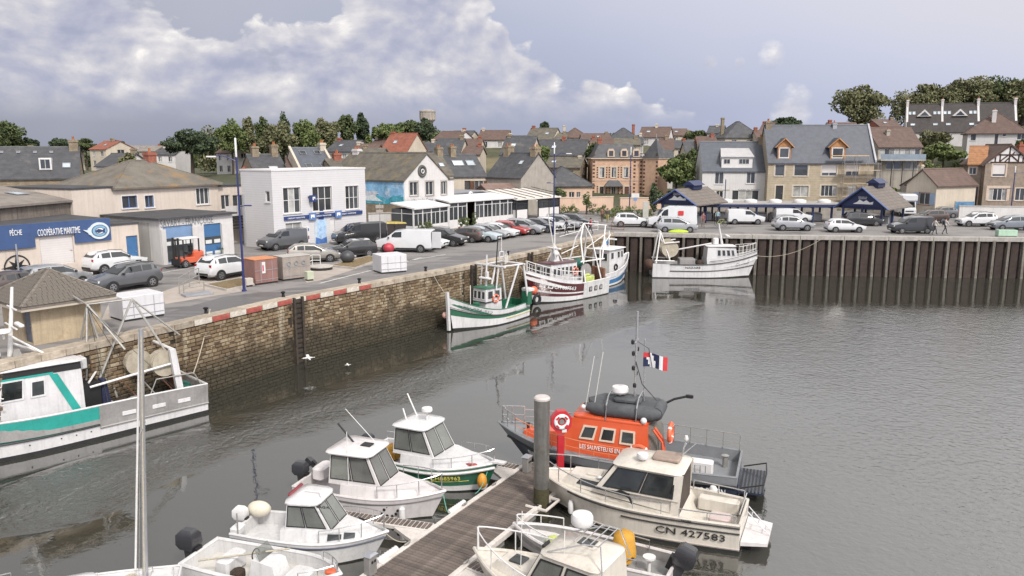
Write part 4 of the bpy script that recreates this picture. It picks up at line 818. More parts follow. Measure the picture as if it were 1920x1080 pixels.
# --- grey house with glazed veranda behind
h=House('veranda_house','brown roofed house with glazed upper veranda behind the stone building',ATY(1646,290,136),ATY(1727,290,136),9,16,GREYR,z0=hill(62,136)-.5); h.h=h.uv(1690,275)[1]
for i in range(4): h.win(1650+i*19,279,1667+i*19,297,nx=2,gm=[GLASSC,GLASS],sill=False)
h.win(1662,302,1690,317,nx=2); h.win(1697,302,1720,317,nx=2,gm=GLASSC); h.build('gx',rh=3.1,rm=BROWNT,over=.3); h.chimney(h.w*.36,h.d*.3,h.h+2.9,.6,.6,GREYR,1)
zz=h.uv(1690,299)[1]; vb=MB().bx(-.1,h.w+.1,-1.5,-.02,zz-.2,zz).build('balcony',kerb,h.e,smooth=0)
MB().bx(-.1,h.w+.1,-1.5,-1.46,zz,zz+.9).build('balcony_glass',mat('blue_grey_panel',(.22,.27,.33),.15,1,.3),vb,smooth=0)
for i in range(5): MB().bx(h.w*i/4-.06,h.w*i/4+.06,-1.5,-1.38,-2.0,zz-.2).build('balcony_post',DARKT,vb,smooth=0)
# --- upper right terrace of three
tr=House('dark_terrace','long terrace of three dark roofs with white party walls on the hill crest',ATY(1700,250,176),ATY(1908,250,168),10,20,WALLW,z0=hill(100,172)-1.5); tr.h=tr.uv(1800,247)[1]
zr=ATY(1800,195,176).z-tr.z0; tr.build('gx',rh=zr-tr.h,rm=mat('dark_terrace_roof',(.05,.044,.043),.25,1.3,.75,course=.25,cdepth=.3,bump=.3),over=.2)
for f in (.0,.33,.66,.99):
    x=tr.w*f; pr=[(-.35,tr.h-.3),(tr.d/2,tr.h+tr.rh+.25),(tr.d+.3,tr.h-.3),(tr.d+.3,tr.h-.7),(-.35,tr.h-.7)]; MB().prism([(a,b) for a,b in pr],'x',x-.2,x+.2).build('party_wall',WALLW,tr.roof,smooth=0)
    tr.chimney(x,tr.d/2,tr.h+tr.rh+1.1,.5,1.2,WALLW,2)
for f in (.16,.49): 
    x=tr.w*f; p=tr.slope(x,.55,.1); o=MB().prism([(x-1.5,p.z),(x+1.5,p.z),(x,p.z+1.5)],'y',p.y-.6,p.y+2).build('dormer_gable',TRIM,tr.roof,smooth=0)
    MB().prism([(x-.9,p.z+.15),(x+.9,p.z+.15),(x,p.z+1.05)],'y',p.y-.64,p.y-.61).build('pane',GLASS,o,smooth=0)
    for dx in (-2.8,-2.0,2.1,2.9): tr.skylight(x+dx,.6,.6,.9)
    for dx in (-2.2,2.2): tr.skylight(x+dx,.2,.9,.6)
# --- brown hipped house
bh=House('brown_hip_house','white house with brown hipped roof and tall chimney above the timbered house',ATY(1812,280,150),ATY(1925,280,146),10,18,WALLW,z0=hill(86,150)-1.5); bh.h=bh.uv(1840,250)[1]
bh.win(1821,252,1829,263,nx=2,fm=DARKT); bh.win(1866,250,1870,272,nx=1,fm=WOODB,sill=False); bh.win(1880,250,1886,256,nx=1); bh.win(1908,248,1922,262,nx=2)
bh.build('hip',rh=4.1,rm=BROWNT,over=.4); bh.chimney(bh.w*.44,bh.d*.25,bh.h+4.3,.7,.7,WALLW,1,zb=bh.h+1.2)
for x,t_ in ((.3,.28),(.55,.3),(.74,.32)): bh.skylight(bh.w*x,t_,.7,.5)
# --- timber gable house
tb=House('timbered_house','brick villa with half-timbered white gable and orange tile wing at right edge',ATY(1840,386,108),ATY(1926,386,107),8,13,mat('dark_brick',(.29,.235,.19),.25,2,.9,bump=.4,course=.2,cdepth=.25),z0=ZQ); tb.h=tb.uv(1845,307)[1]
tb.win(1863,304,1884,331,nx=1,sur=SUR,sw=.2,roller=.8); tb.win(1855,353,1886,376,nx=4,sur=SUR,sw=.35,gm=[GLASSC,GLASS]); tb.win(1905,353,1920,376,nx=2,sur=SUR)
tb.build('gy',rh=tb.uv(1879,271)[1]-tb.h-.15,rm=BROWNT,over=.45)
gb=MB().add([(.15,-.03,tb.h+.15),(tb.w-.15,-.03,tb.h+.15),(tb.w/2,-.03,tb.h+tb.rh-.1)],[(0,1,2)]).build('gable_panel',TRIM,tb.e,smooth=0)
for a,b_ in (((.1,0),(.9,0)),((.3,0),(.3,.5)),((.5,0),(.5,.95)),((.7,0),(.7,.5)),((.3,.05),(.5,.5)),((.7,.05),(.5,.5)),((.25,.45),(.75,.45)),((.2,0),(.2,.3)),((.8,0),(.8,.3)),((.4,0),(.6,.6))):
    P=lambda q:(tb.w*q[0],-.06,tb.h+.2+tb.rh*q[1]*.92); MB().tube([P(a),P(b_)],.09,4).build('timber',TIMBR,gb,smooth=0)
for sx_ in (0,1): MB().tube([(-.3 if sx_==0 else tb.w+.3,-.2,tb.h-.1),(tb.w/2,-.2,tb.h+tb.rh+.15)],.1,4).build('bargeboard',TIMBR,tb.e)
tb.chimney(tb.w*.9,2.5,tb.h+tb.rh+.2,.7,.9,BRICKR,2)
tw2=House('tile_wing','orange tiled side wing with porch joined to timbered villa',ATY(1809,386,110),ATY(1840,386,109),6,12,tb.wm,z0=ZQ); tw2.h=tw2.uv(1825,307)[1]
tw2.win(1814,314,1830,327,nx=2,sur=SUR); tw2.rect(tw2.uv(1811,370)[0],tw2.uv(1832,370)[0],.05,tw2.uv(1820,350)[1],nx=2,fm=WOODB,sill=False,sur=SUR); tw2.build('gx',rh=2.2,rm=ORANGET,over=.3)
# --- small cream gabled house, garage roof
cg=House('cream_gable_house','small cream gabled house with pale blue shutters behind the motorhome',ATY(1696,397,108),ATY(1752,397,104),8,9,CREAM,z0=ZQ); cg.h=cg.uv(1700,345)[1]
cg.win(1724,361,1742,384,nx=2,shut=mat('pale_blue_shutter',(.28,.36,.50),.1,2,.6),sur=BRICKR,sw=.06); cg.build('gy',rh=1.9,rm=BROWNT,over=.3); cg.chimney(.4,2,cg.h+2.6,.5,.5,CREAM,1)
dg=House('dark_roof_garage','dark roofed garage beside the cream gabled house',ATY(1752,390,108),ATY(1808,390,109),7,9,GREYR,z0=ZQ); dg.h=dg.uv(1780,352)[1]; dg.win(1760,368,1790,392,kind='panel',fm=WOODB,nx=3,sill=False); dg.build('gx',rh=1.7,rm=SLATE,over=.2)
lowwall('front_garden_wall','white rendered garden wall in front of the timbered villa',1800,1925,103,102,1.5,WALLW)
lowwall('yard_wall','cream wall beside the motorhome left of the cream gabled house',1640,1696,112,109,1.8,CREAM)
# --- fish market
RIB=mat('ribbed_brown_roof',(.15,.13,.115),.22,1.5,.8,bump=.4,course=.3,cdepth=.45); NAVYP=mat('market_navy',(.016,.026,.085),.12,1,.45)
def pavilion(label,A,B,dep,pe,pa):
    A,B=Vector(A),Vector(B); e=empty('market_pavilion',(A.x,A.y,ZQ),math.atan2(B.y-A.y,B.x-A.x),label,'pavilion','fish market pavilions'); w_=(B-A).to_2d().length
    h=ATY(*pe,A.y).z-ZQ; ap=ATY(*pa,(A.y+B.y)/2).z-ZQ
    for x in (.15,w_*.5,w_-.15):
        for y in (.15,dep/2,dep-.15):
            if x==w_*.5 and y==dep/2: continue
            MB().rbox((x,y,h/2),(.24,.24,h),.03).build('post',NAVYP,e,smooth=0)
    for y0 in (0,dep-.12): MB().prism([(-.3,h),(w_+.3,h),(w_/2,ap)],'y',y0,y0+.12).build('gable_panel',NAVYP,e,smooth=0)
    for y0 in (.14,dep-.3): MB().bx(-.1,w_+.1,y0,y0+.15,h-.35,h-.02).build('tie_beam',NAVYP,e,smooth=0)
    for x in (0,w_): MB().bx(x-.1,x+.1,.3,dep-.35,h-.35,h-.02).build('eave_beam',NAVYP,e,smooth=0)
    r_=MB()
    for s in (-1,1):
        q=[(w_/2,ap+.04),(w_/2,ap+.2),(w_/2+s*(w_/2+.75),h-.2),(w_/2+s*(w_/2+.75),h-.34)]; r_.loft([[(x,-.4,z) for x,z in q],[(x,dep+.4,z) for x,z in q]])
    r_.build('roof',RIB,e,smooth=0); t_=MB()
    for s in (-1,1): t_.tube([(w_/2,-.45,ap+.1),(w_/2+s*(w_/2+.8),-.45,h-.28)],.1,4)
    t_.build('bargeboard',mat('market_blue_trim',(.06,.10,.26),.1,2,.5),e,smooth=0)
    MB().bx(w_/2-.6,w_/2+.6,dep*.4,dep*.7,ap,ap+.55).build('ridge_vent',NAVYP,e,smooth=0); MB().prism([(w_/2-.85,ap+.5),(w_/2+.85,ap+.5),(w_/2,ap+1.05)],'y',dep*.36,dep*.74).build('vent_roof',NAVYP,e,smooth=0)
    c=w_/2; zc=h+.25; em=MB(); em.prism([(c-1.1,zc),(c+1.2,zc+.02),(c+1.25,zc+.35),(c+.85,zc+.22),(c+.45,zc+.5),(c+.1,zc+.3),(c-.35,zc+.55),(c-.6,zc+.25)],'y',-.02,-.005); em.build('wave_emblem',WHT,e,smooth=0)
    text('MARCHÉ AUX',1.0,.14,WHT,e,(c-.5,-.012,zc+.78)); text('POISSONS',.9,.14,WHT,e,(c-.45,-.012,zc+.6))
    for i in range(2): MB().rbox((w_*.3+i*w_*.45,dep*.5,.45),(w_*.35,1.1,.9),.05).build('counter',LEAD,e,smooth=0)
    return e
pavilion('navy gabled fish market pavilion behind the white delivery van',G(1238,419),G(1297,423),7.5,(1236,378),(1265,357))
pavilion('navy gabled fish market pavilion beside the motorhome',G(1576,419),G(1653,424),7.5,(1573,385),(1612,353))
a,b_=ATY(1303,400,97.5),ATY(1584,400,96.5); cn=empty('market_canopy',(a.x,a.y,ZQ),math.atan2(b_.y-a.y,b_.x-a.x),'long flat market canopy on navy posts linking the two pavilions','canopy'); L=(b_-a).to_2d().length
zc=ATY(1440,386,97).z-ZQ
MB().bx(-.2,L,-.5,5.0,zc,zc+.28).build('roof',mat('canopy_grey_roof',(.30,.29,.28),.15,.8,.7,streak=.2),cn,smooth=0); MB().bx(-.22,L,-.56,-.5,zc-.12,zc+.2).build('fascia',NAVYP,cn,smooth=0)
for i in range(8):
    for y in (0,4.4): MB().bx(L*(i+.3)/8-.11,L*(i+.3)/8+.11,y-.11,y+.11,0,zc).build('post',NAVYP,cn,smooth=0)
    MB().bx(L*(i+.3)/8-.06,L*(i+.3)/8+.06,.12,4.3,zc-.3,zc-.01).build('beam',NAVYP,cn,smooth=0)
for i in range(6): MB().lathe([(.8,0),(.8,.12),(.75,.3),(.35,.42),(.02,.44)],16,(L*(i+.4)/6,2.2,zc+.28)).build('roof_dome',TRIM,cn)
for i in range(7):
    ct=MB(); x=L*(i+.65)/8; ct.rbox((x,2.2,.48),(1.9,1.0,.9),.05); o=ct.build('counter',[LEAD,WALLW,BLUE][i%3],cn,smooth=0); MB().bx(x-.8,x+.8,1.9,2.6,.96,1.1).build('counter_tray',TRIM,o,smooth=0)
# fish market rear wall
lowwall('market_back_wall','pale wall behind the market canopy',1305,1570,104,103,1.4,mat('market_wall',(.36,.33,.30),.2,.8,.8,streak=.3))
# --- hillside and back-row houses: (label, pxl,pxr, ridge, eave, Y, turn, depth, wall, roof, kind, windows)
HH=[('small cream gabled house on the crest left of the slate gable',840,879,247,260,190,-18,8,CREAM,SLATE,'gx'),
('white house with dark roof on crest above the cream cottage',896,951,246,262,188,-8,9,WALLW,BROWNT,'gx'),
('large slate roof with tall chimney just behind the grey cottage',938,994,258,290,132,-14,9,CREAM,SLATE,'gx'),
('pale crest house with long brown roof and cream gable above the grey cottage',985,1034,242,262,186,-20,9,CREAM,OLDSL,'gx'),
('hipped brown crest house with small white dormer',1056,1104,240,258,192,0,9,WALLW,BROWNT,'hip'),
('low brown roof house tucked below the hipped crest house',1092,1146,252,264,176,0,8,WALLW,BROWNT,'gx'),
('hipped slate house with pinnacle on crest above the manor',1148,1198,240,260,194,0,10,CREAM,SLATE,'hip'),
('white crest house with dark roof and cream gable above the spire',1198,1250,240,257,188,-18,9,WALLW,BROWNT,'gx'),
('small brown crest roof right of the white crest house',1259,1293,243,254,198,0,8,CREAM,BROWNT,'gx'),
('dark roofed house with broad cream gable above the octagonal roof',1003,1092,264,291,146,-16,8,CREAM,SLATE,'gx'),
('old stone house with mossy roof behind the pink pavilion',1016,1086,297,314,136,-14,8,STONE,OLDSL,'gx'),
('white house with dark roof just right of the spire',1236,1262,262,282,158,-10,8,WALLW,BROWNT,'gx'),
('long low slate roof on the slope right of the spire',1264,1312,265,278,166,0,7,CREAM,SLATE,'gx'),
('small white gabled cottage above the shop house chimney',1326,1352,238,250,182,-22,7,WALLW,SLATE,'gx'),
('tall hipped slate house with rounded dormer above the shop house',1360,1428,228,258,165,0,10,CREAM,SLATE,'hip'),
('cream gabled crest house left of the stone building roof',1424,1442,232,246,178,-30,7,CREAM,BROWNT,'gx'),
('brown roof house left of the glazed veranda house',1612,1648,240,268,140,0,8,GREYR,OLDSL,'gx'),
('flat brown house below the right crest trees',1650,1690,226,238,170,0,8,BRICKR,BROWNT,'gx'),
('red roofed house with cream gable left of the water tower',714,766,252,284,160,-24,8,CREAM,REDT,'gx'),
('dark roofed house with white gable right of the water tower',812,858,248,262,178,-26,8,WALLW,BROWNT,'gx'),
('slate house with skylight in front of the water tower trees',812,862,262,289,140,-10,8,CREAM,SLATE,'gx'),
('white gabled house with dark roof in front of the tall poplars',610,662,265,284,160,-26,8,WALLW,SLATE,'gx'),
('dark roof with brick chimney behind the blue slate skylight roof',655,700,272,296,140,-10,8,BRICKR,BROWNT,'gx'),
('red gabled house peeping over the far left stone house',168,208,266,280,210,-26,9,CREAM,REDT,'gx'),
('pink roofed far house left of the red gable',70,112,274,284,215,-20,9,CREAM,REDT,'gx'),
('white house with red roof left of the lamp post',405,440,271,287,190,-24,8,WALLW,BROWNT,'gx'),
('white dormered house between far left stone house and mossy roof',180,230,290,312,118,-8,8,WALLW,SLATE,'gx'),
('low grey flat-roofed far building on the plain',225,290,274,284,240,0,12,GREYR,FIBRE,'gx'),
('cream end-of-row house above the red roofed house',690,716,262,276,190,-20,8,CREAM,BROWNT,'gx'),
('brown roof strip behind the old mossy stone house',1085,1112,272,288,150,0,7,CREAM,BROWNT,'gx'),
('grey roofed cottage in the trees right of the pink manor',1288,1316,268,292,150,0,7,CREAM,SLATE,'gx'),
('dark low roof below the mossy workshop ridge',455,480,296,318,100,-10,7,BRICKR,REDT,'gx')]
for n,(lab,pl,pr_,rd,ev,Y,tn,dp,wm_,rm_,kd) in enumerate(HH):
    a=ATY(pl,ev,Y); W=(ATY(pr_,ev,Y).x-a.x)/max(.6,math.cos(R(tn))+.0); b_=a+Vector((W*math.cos(R(tn)),W*math.sin(R(tn)),0))
    gz=min(hill(a.x,a.y),hill(b_.x,b_.y))-.8; gz=min(gz,a.z-2.5)
    h=House('hillside_house',lab,a,b_,dp,a.z,wm_,z0=gz,group='houses behind the port'); zr=ATY((pl+pr_)/2,rd,Y+dp*.5).z-gz
    nw=max(2,int(W/3)); rnd=random.Random(n)
    for i in range(nw):
        u=W*(i+.5)/nw; h.rect(u-.5,u+.5,h.h-1.75,h.h-.45,nx=2,gm=[GLASS,GLASSC])
        if h.h>4.6: h.rect(u-.5,u+.5,h.h-4.4,h.h-2.9,nx=2)
    if kd=='gx': h.rect(dp*.38,dp*.62,h.h-1.2,h.h-.1,face='r',nx=2); 
    h.build(kd,rh=max(1.2,zr-h.h),rm=rm_,over=.3)
    h.chimney(W*rnd.choice((.08,.5,.9)),dp/2,h.h+h.rh+rnd.uniform(.5,1.0),.6,.8,[BRICKR,CREAM,STONE][n%3],0)
    if kd=='gx' and rnd.random()<.5: h.skylight(W*rnd.uniform(.25,.75),.4,.8,.9)
H2=[('low brown roof in the gap left of the hillside slate gable',866,900,262,276,168),('grey roof between two crest houses above grey cottage',950,990,256,268,178),('small dark roof right of the palm-like tuft',1030,1062,252,264,184),('dark roof behind the manor left corner',1108,1150,262,276,160),('brown roof between manor roof and spire',1180,1206,256,270,170),('grey roof over the garden tree right of manor',1290,1330,250,262,184),('dark roof behind the shop house left chimney',1310,1345,258,276,150),('brown roof low on the slope beside garden tree',1230,1262,284,298,140),('dark long roof on the skyline gap above the spire',1150,1200,262,272,165),('brown roof between dormered hip house and crest gable',1420,1450,246,262,160),('grey roof just below the water tower trees',770,812,268,284,165),('dark roof left of red roofed house',668,712,280,296,130),('brown low roof above the cream cottage skylights',858,900,276,290,140),('grey low roof behind the flat far building',290,330,278,290,200),('small red roof at far left edge',0,40,280,294,150),('slate roof under the lone windswept tree',1560,1612,232,246,165)]
HH2=[(l,a_,b_,r_,e_,y_,-6,8,[CREAM,WALLW,GREYR][i%3],[BROWNT,SLATE,OLDSL][i%3],'gx') for i,(l,a_,b_,r_,e_,y_) in enumerate(H2)]
for n,(lab,pl,pr_,rd,ev,Y,tn,dp,wm_,rm_,kd) in enumerate(HH2):
    a=ATY(pl,ev,Y); W=ATY(pr_,ev,Y).x-a.x; b_=a+Vector((W*math.cos(R(tn)),W*math.sin(R(tn)),0)); gz=min(min(hill(a.x,a.y),hill(b_.x,b_.y))-.8,a.z-2.5)
    h=House('hillside_house',lab,a,b_,dp,a.z,wm_,z0=gz,group='houses behind the port'); zr=ATY((pl+pr_)/2,rd,Y+dp*.5).z-gz
    for i in range(2): u=W*(i+.5)/2; h.rect(u-.5,u+.5,h.h-1.75,h.h-.45,nx=2,gm=[GLASS,GLASSC])
    h.build(kd,rh=max(1.2,zr-h.h),rm=rm_,over=.3); h.chimney(W*(.1 if n%2 else .85),dp/2,h.h+h.rh+.8,.6,.8,[BRICKR,CREAM,STONE][n%3],0)
# --- water tower
p=ATY(802,227,330); wt=empty('water_tower',(p.x,p.y,hill(p.x,p.y)),0,'concrete water tower with drum head rising over the trees','tower'); zb=p.z-wt.location.z; zt=ATY(802,208,330).z-wt.location.z; rr=(ATY(817,220,330).x-ATY(788,220,330).x)/2
CT=mat('tower_concrete',(.36,.32,.285),.15,.4,.9,streak=.4)
MB().lathe([(rr*.55,-1),(rr*.5,zb-1.5),(rr*.85,zb)],20).build('shaft',CT,wt); MB().lathe([(rr*.9,zb),(rr,zb+.4),(rr,zt-.6),(rr*1.06,zt-.5),(rr*1.06,zt),(rr*.5,zt+.5)],24).build('tank',CT,wt)
for i in range(16):
    a_=2*PI*i/16; MB().box((rr*1.01*math.cos(a_),rr*1.01*math.sin(a_),(zb+zt)/2),(.25,.5,zt-zb-1.4),a_).build('pilaster',CT,wt,smooth=0)
# ================================================================ TREES
def leafmat(name,a,b_):
    m,t,b=nodes(name); k=NT(t); g=k.n('ShaderNodeNewGeometry'); n=k.noise(g.outputs['Position'],.5,3,.6); b.inputs['Subsurface Weight'].default_value=0
    f=k.math('ADD',k.math('MULTIPLY',g.outputs['Random Per Island'],.45),k.math('MULTIPLY',n,.55)); c=k.mix(f,a,b_)
    t.links.new(c,b.inputs['Base Color']); b.inputs['Roughness'].default_value=.75; b.inputs['Specular IOR Level'].default_value=.25; return m
LEAF=[leafmat('foliage_deep',(.035,.055,.025),(.13,.155,.065)),leafmat('foliage_mid',(.055,.085,.03),(.19,.225,.085)),leafmat('foliage_olive',(.075,.085,.045),(.23,.225,.12)),leafmat('foliage_pine',(.025,.045,.026),(.095,.12,.065))]
BARK=mat('bark',(.07,.052,.04),.3,3,.95)
def crown_mesh(rx,rz,n,seed,leaf,mi,shape='round',clumps=38):
    r=np.random.default_rng(seed); C=[]
    while len(C)<clumps:
        p=r.uniform(-1,1,3); d=np.linalg.norm(p)
        if d>1 or d<.2: continue
        if shape=='flat' and p[2]<-.5: continue
        if shape=='poplar': p[:2]*=(1-.6*max(0,p[2]))
        C.append(p)
    C=np.array(C); sz=r.uniform(.22,.42,clumps)
    ci=r.integers(0,clumps,n); d=r.normal(size=(n,3)); d/=np.linalg.norm(d,axis=1)[:,None]; P=C[ci]+d*(sz[ci]*r.uniform(.55,1.05,n))[:,None]
    P[:,:2]*=rx; P[:,2]*=rz
    u=r.normal(size=(n,3)); u/=np.linalg.norm(u,axis=1)[:,None]; w_=np.cross(u,r.normal(size=(n,3))); w_/=np.linalg.norm(w_,axis=1)[:,None]
    s=(leaf*r.uniform(.6,1.35,n))[:,None]; q=np.stack([P-u*s,P+w_*s*.55,P+u*s,P-w_*s*.55],1).reshape(-1,3)
    me=bpy.data.meshes.new('crown'); me.vertices.add(4*n); me.vertices.foreach_set('co',q.ravel()); me.loops.add(4*n); me.polygons.add(n)
    me.loops.foreach_set('vertex_index',np.arange(4*n,dtype=np.int32)); me.polygons.foreach_set('loop_start',np.arange(0,4*n,4,dtype=np.int32)); me.materials.append(LEAF[mi]); me.update(); me.validate(); return me,C
def tree(label,px0,px1,pt,pb,Y,mi=0,shape='round',n=2600,leaf=.45,seed=0,name='tree',zb=None,lean=0):
    a,b_=ATY(px0,(pt+pb)/2,Y),ATY(px1,(pt+pb)/2,Y); zt=ATY((px0+px1)/2,pt,Y).z; zl=ATY((px0+px1)/2,pb,Y).z; x=(a.x+b_.x)/2; rx=(b_.x-a.x)/2; rz=(zt-zl)/2
    g=(hill(x,Y) if Y>112 else ZQ) if zb is None else zb; e=empty(name,(x,Y,g),0,label,'tree'); cz=(zt+zl)/2-g
    me,C=crown_mesh(rx,rz,n,seed,leaf,mi,shape); cr=link('crown',me,e,(0,0,cz)); cr.rotation_euler[1]=lean
    t_=MB(); tr_=max(.12,rx*.07); t_.tube([(0,0,-.5),(tr_*.3,0,max(.6,(cz-rz*.6)*.6)),(0,0,max(1,cz))],[tr_*1.3,tr_,tr_*.5],7); t_.build('trunk',BARK,e)
    rd=random.Random(seed)
    for i in range(6):
        c=C[rd.randrange(len(C))]; MB().tube([(0,0,max(.5,cz-rz*.55)),(c[0]*rx*.5,c[1]*rx*.5,cz+c[2]*rz*.4-.3),(c[0]*rx*.9,c[1]*rx*.9,cz+c[2]*rz*.9)],[tr_*.6,tr_*.4,tr_*.15],5).build('limb',BARK,e)
    return e
def bush(label,px,py,Y,w_,h_,mi=1,seed=0,n=700,leaf=.14,name='shrub',z=None,group=None):
    p=ATY(px,py,Y); g=(hill(p.x,Y) if Y>128 else ZQ) if z is None else z; e=empty(name,(p.x,Y,g),0,label,'shrub',group)
    me,_=crown_mesh(w_/2,h_*.55,n,seed,leaf,mi,'round',18); link('foliage',me,e,(0,0,h_*.5)); MB().tube([(0,0,-.1),(0,0,h_*.5)],[.06,.03],5).build('stem',BARK,e); return e
T=[('dense round pine left of the lamp post',313,402,248,292,175,3,'flat'),('broad green tree at the left end of the wood',409,458,228,288,185,1,'round'),('grey-green poplar in the wood, second from its left end',450,482,222,286,190,2,'poplar'),
('dark conifer-like poplar left of the tall spiky poplar',478,510,224,288,195,0,'poplar'),('tall spiky poplar peaking over the wood',520,544,214,284,195,3,'poplar'),('rounded olive tree in front of the poplars',492,552,236,290,175,2,'round'),
('pale green tree in the middle of the wood',545,600,230,290,180,1,'round'),('olive tree right of the wood middle',585,636,228,286,185,2,'round'),('dark tall twin-topped tree at right end of the wood',630,668,216,262,190,0,'poplar'),('slim dark poplar rightmost of the wood',664,692,215,262,195,3,'poplar'),
('rounded tree left of the water tower',698,752,232,262,195,1,'round'),('tall leafy tree below the water tower tank',745,800,226,262,210,0,'round'),('dark tree right under the water tower',782,814,226,262,205,3,'round'),
('dark tree cut by the left picture edge',-25,44,233,292,165,0,'round'),('low dark tree beside the left edge tree',40,70,260,290,170,3,'round'),('small round tree on the far left horizon',94,132,262,284,215,3,'round'),('second small round tree on the far left horizon',140,180,261,282,220,0,'round'),('flat dark tree right of the red gabled far house',205,236,264,282,225,3,'round'),
('bushy olive tree between stone house and mossy roof',222,258,292,345,104,2,'round'),
('lone windswept tree left of the dark terrace on crest',1568,1662,168,234,195,2,'round'),
('windswept tree at left end of right crest wood',1690,1760,176,226,205,2,'round'),('windswept tree second in right crest wood',1712,1806,160,218,212,2,'round'),('broad windswept tree in the middle of right crest wood',1768,1866,152,212,214,2,'round'),('windswept tree above the terrace chimneys',1828,1916,148,208,216,0,'round'),('windswept tree cut by the right picture edge',1876,1966,150,218,210,2,'round'),
('leafy garden tree right of the manor spire',1236,1300,300,345,128,1,'round'),('dark garden tree on the slope right of manor',1270,1318,282,325,140,0,'round'),('small crest tree behind the hipped slate house',1286,1330,244,272,186,0,'round'),('small flat pine left of the stone building chimney',1446,1500,222,246,182,3,'flat'),
('palm-like tuft tree on the crest above the grey cottage',1013,1028,230,244,200,3,'round'),('round olive garden tree below the dark terrace',1728,1776,246,278,155,2,'round'),('dark garden tree between veranda house and timbered villa',1740,1800,272,300,140,1,'round'),('small tree before the large slate roof gable',1000,1030,276,305,128,1,'round'),('tree left of the manor roof',1098,1126,272,306,142,0,'round'),('red brick villa side tree at the right edge',1908,1935,262,300,112,0,'round')]
for i,q in enumerate(T):
    big=(q[2]-q[1])*q[5]/1480; tree(q[0],q[1],q[2],q[3],q[4],q[5],q[6],q[7],n=int(3200+230*big),leaf=.27+.010*big,seed=20+i,lean=.25 if 'windswept' in q[0] else 0)
def wood(label,name,px0,px1,pt,pb,Y,n,mi,seed,leaf=.42):
    """far-off wood that reads as one mass"""
    r=np.random.default_rng(seed); a,b_=ATY(px0,pb,Y),ATY(px1,pb,Y); zt=ATY((px0+px1)/2,pt,Y).z; z0=hill((a.x+b_.x)/2,Y)-.3; m=max(8,int((b_.x-a.x)/2.2))
    cx=np.linspace(a.x,b_.x,m)+r.uniform(-1,1,m); cy=Y+r.uniform(-5,5,m); ct=z0+(zt-z0)*r.uniform(.55,1.0,m); cr=r.uniform(1.6,3.2,m); ci=r.integers(0,m,n); d=r.normal(size=(n,3)); d/=np.linalg.norm(d,axis=1)[:,None]; f=r.uniform(0,1,n)**.6
    P=np.stack([cx[ci],cy[ci],z0+(ct[ci]-cr[ci]*.8-z0)*f],1)+d*(cr[ci]*r.uniform(.6,1.05,n))[:,None]; P[:,2]=np.maximum(P[:,2],z0)
    u=r.normal(size=(n,3)); u/=np.linalg.norm(u,axis=1)[:,None]; w_=np.cross(u,r.normal(size=(n,3))); w_/=np.linalg.norm(w_,axis=1)[:,None]; s_=(leaf*r.uniform(.6,1.3,n))[:,None]
    q=np.stack([P-u*s_,P+w_*s_*.55,P+u*s_,P-w_*s_*.55],1).reshape(-1,3); me=bpy.data.meshes.new(name); me.vertices.add(4*n); me.vertices.foreach_set('co',q.ravel()); me.loops.add(4*n); me.polygons.add(n); me.loops.foreach_set('vertex_index',np.arange(4*n,dtype=np.int32)); me.polygons.foreach_set('loop_start',np.arange(0,4*n,4,dtype=np.int32)); me.materials.append(LEAF[mi]); me.update(); me.validate(); tag(link(name,me),label,'wood',kind='stuff')
wood('dense mixed wood behind the white shop roofs','far_wood',405,640,238,290,202,26000,2,401); wood('low wood below the water tower','far_wood',690,815,240,275,225,12000,1,402); wood('dark crest wood behind the terrace at right','far_wood',1700,2260,162,225,228,46000,2,403); wood('low hedges on far left horizon','far_wood',-40,420,270,290,262,16000,0,404,.5); wood('hedges between the hillside houses','far_wood',840,1480,250,275,212,26000,1,405,.4)
rnd=random.Random(5)
SB=[(1252,352),(1276,346),(1300,350),(1325,345),(1690,300),(1710,318),(1745,305),(1768,312),(1790,320),(1800,300),(1742,322),(1012,300),(1045,330),(1108,300),(700,300),(860,300),(1318,300),(1340,262),(1440,262),(1730,330),(1655,322),(1675,330),(1560,246),(1112,268),(970,268)]
SBL=['just right of the manor tower','between manor tower and low pavilion roof','above the left market pavilion','beside the white shop house left wall','below the glazed veranda house','under the veranda house balcony','left of the orange tile wing, upper','in the middle of the garden below terrace','beside the garage roof ridge','right below the brown hipped house','left of the dark roofed garage','beside the grey cottage gable chimney','left of the pink pavilion roof','behind the manor left corner','behind the mossy house by white shop','above the cream cottage ridge','right of the garden tree by manor','on the crest left of dormered hip house','above the white shop house roof','above the dark roofed garage','right of the scaffold, upper','right of the scaffold, lower','behind the stone building ridge','between pink pavilion and manor roofs','behind the large slate roof']
for i,(px,py) in enumerate(SB):
    Y=126 if py>318 else 138+ (318-py)*.8; bush('leafy garden shrub '+SBL[i],px,py,Y,rnd.uniform(2.2,4.2),rnd.uniform(1.6,2.8),rnd.choice((0,1,1,2)),80+i,600,.22,group='hillside garden shrubs')
# planting by the pink wall
SP2=[(1036,397),(1060,399),(1075,400),(1112,398),(1128,400),(1146,402),(1165,402),(1185,403),(1205,404),(1222,404),(1135,406),(1160,408),(1190,409)]
ORD='first second third fourth fifth sixth seventh eighth ninth tenth lowest-left lowest-middle lowest-right'.split()
for i,(px,py) in enumerate(SP2):
    g=G(px,py+4); bush(ORD[i]+' clipped shrub from the left before the pink wall',px,py,g.y,rnd.uniform(1.3,2.4),rnd.uniform(.8,1.5),1 if i%3 else 2,140+i,500,.10,group='shrubs before the pink wall')
g=G(1226,398); e=tree('dark conical fir beside the manor tower',1217,1236,345,392,g.y,3,'poplar',n=1200,leaf=.18,seed=201)
g=G(1100,402); tree('slim young tree by the pink wall gate',1092,1108,362,386,g.y,1,'round',n=500,leaf=.12,seed=202)
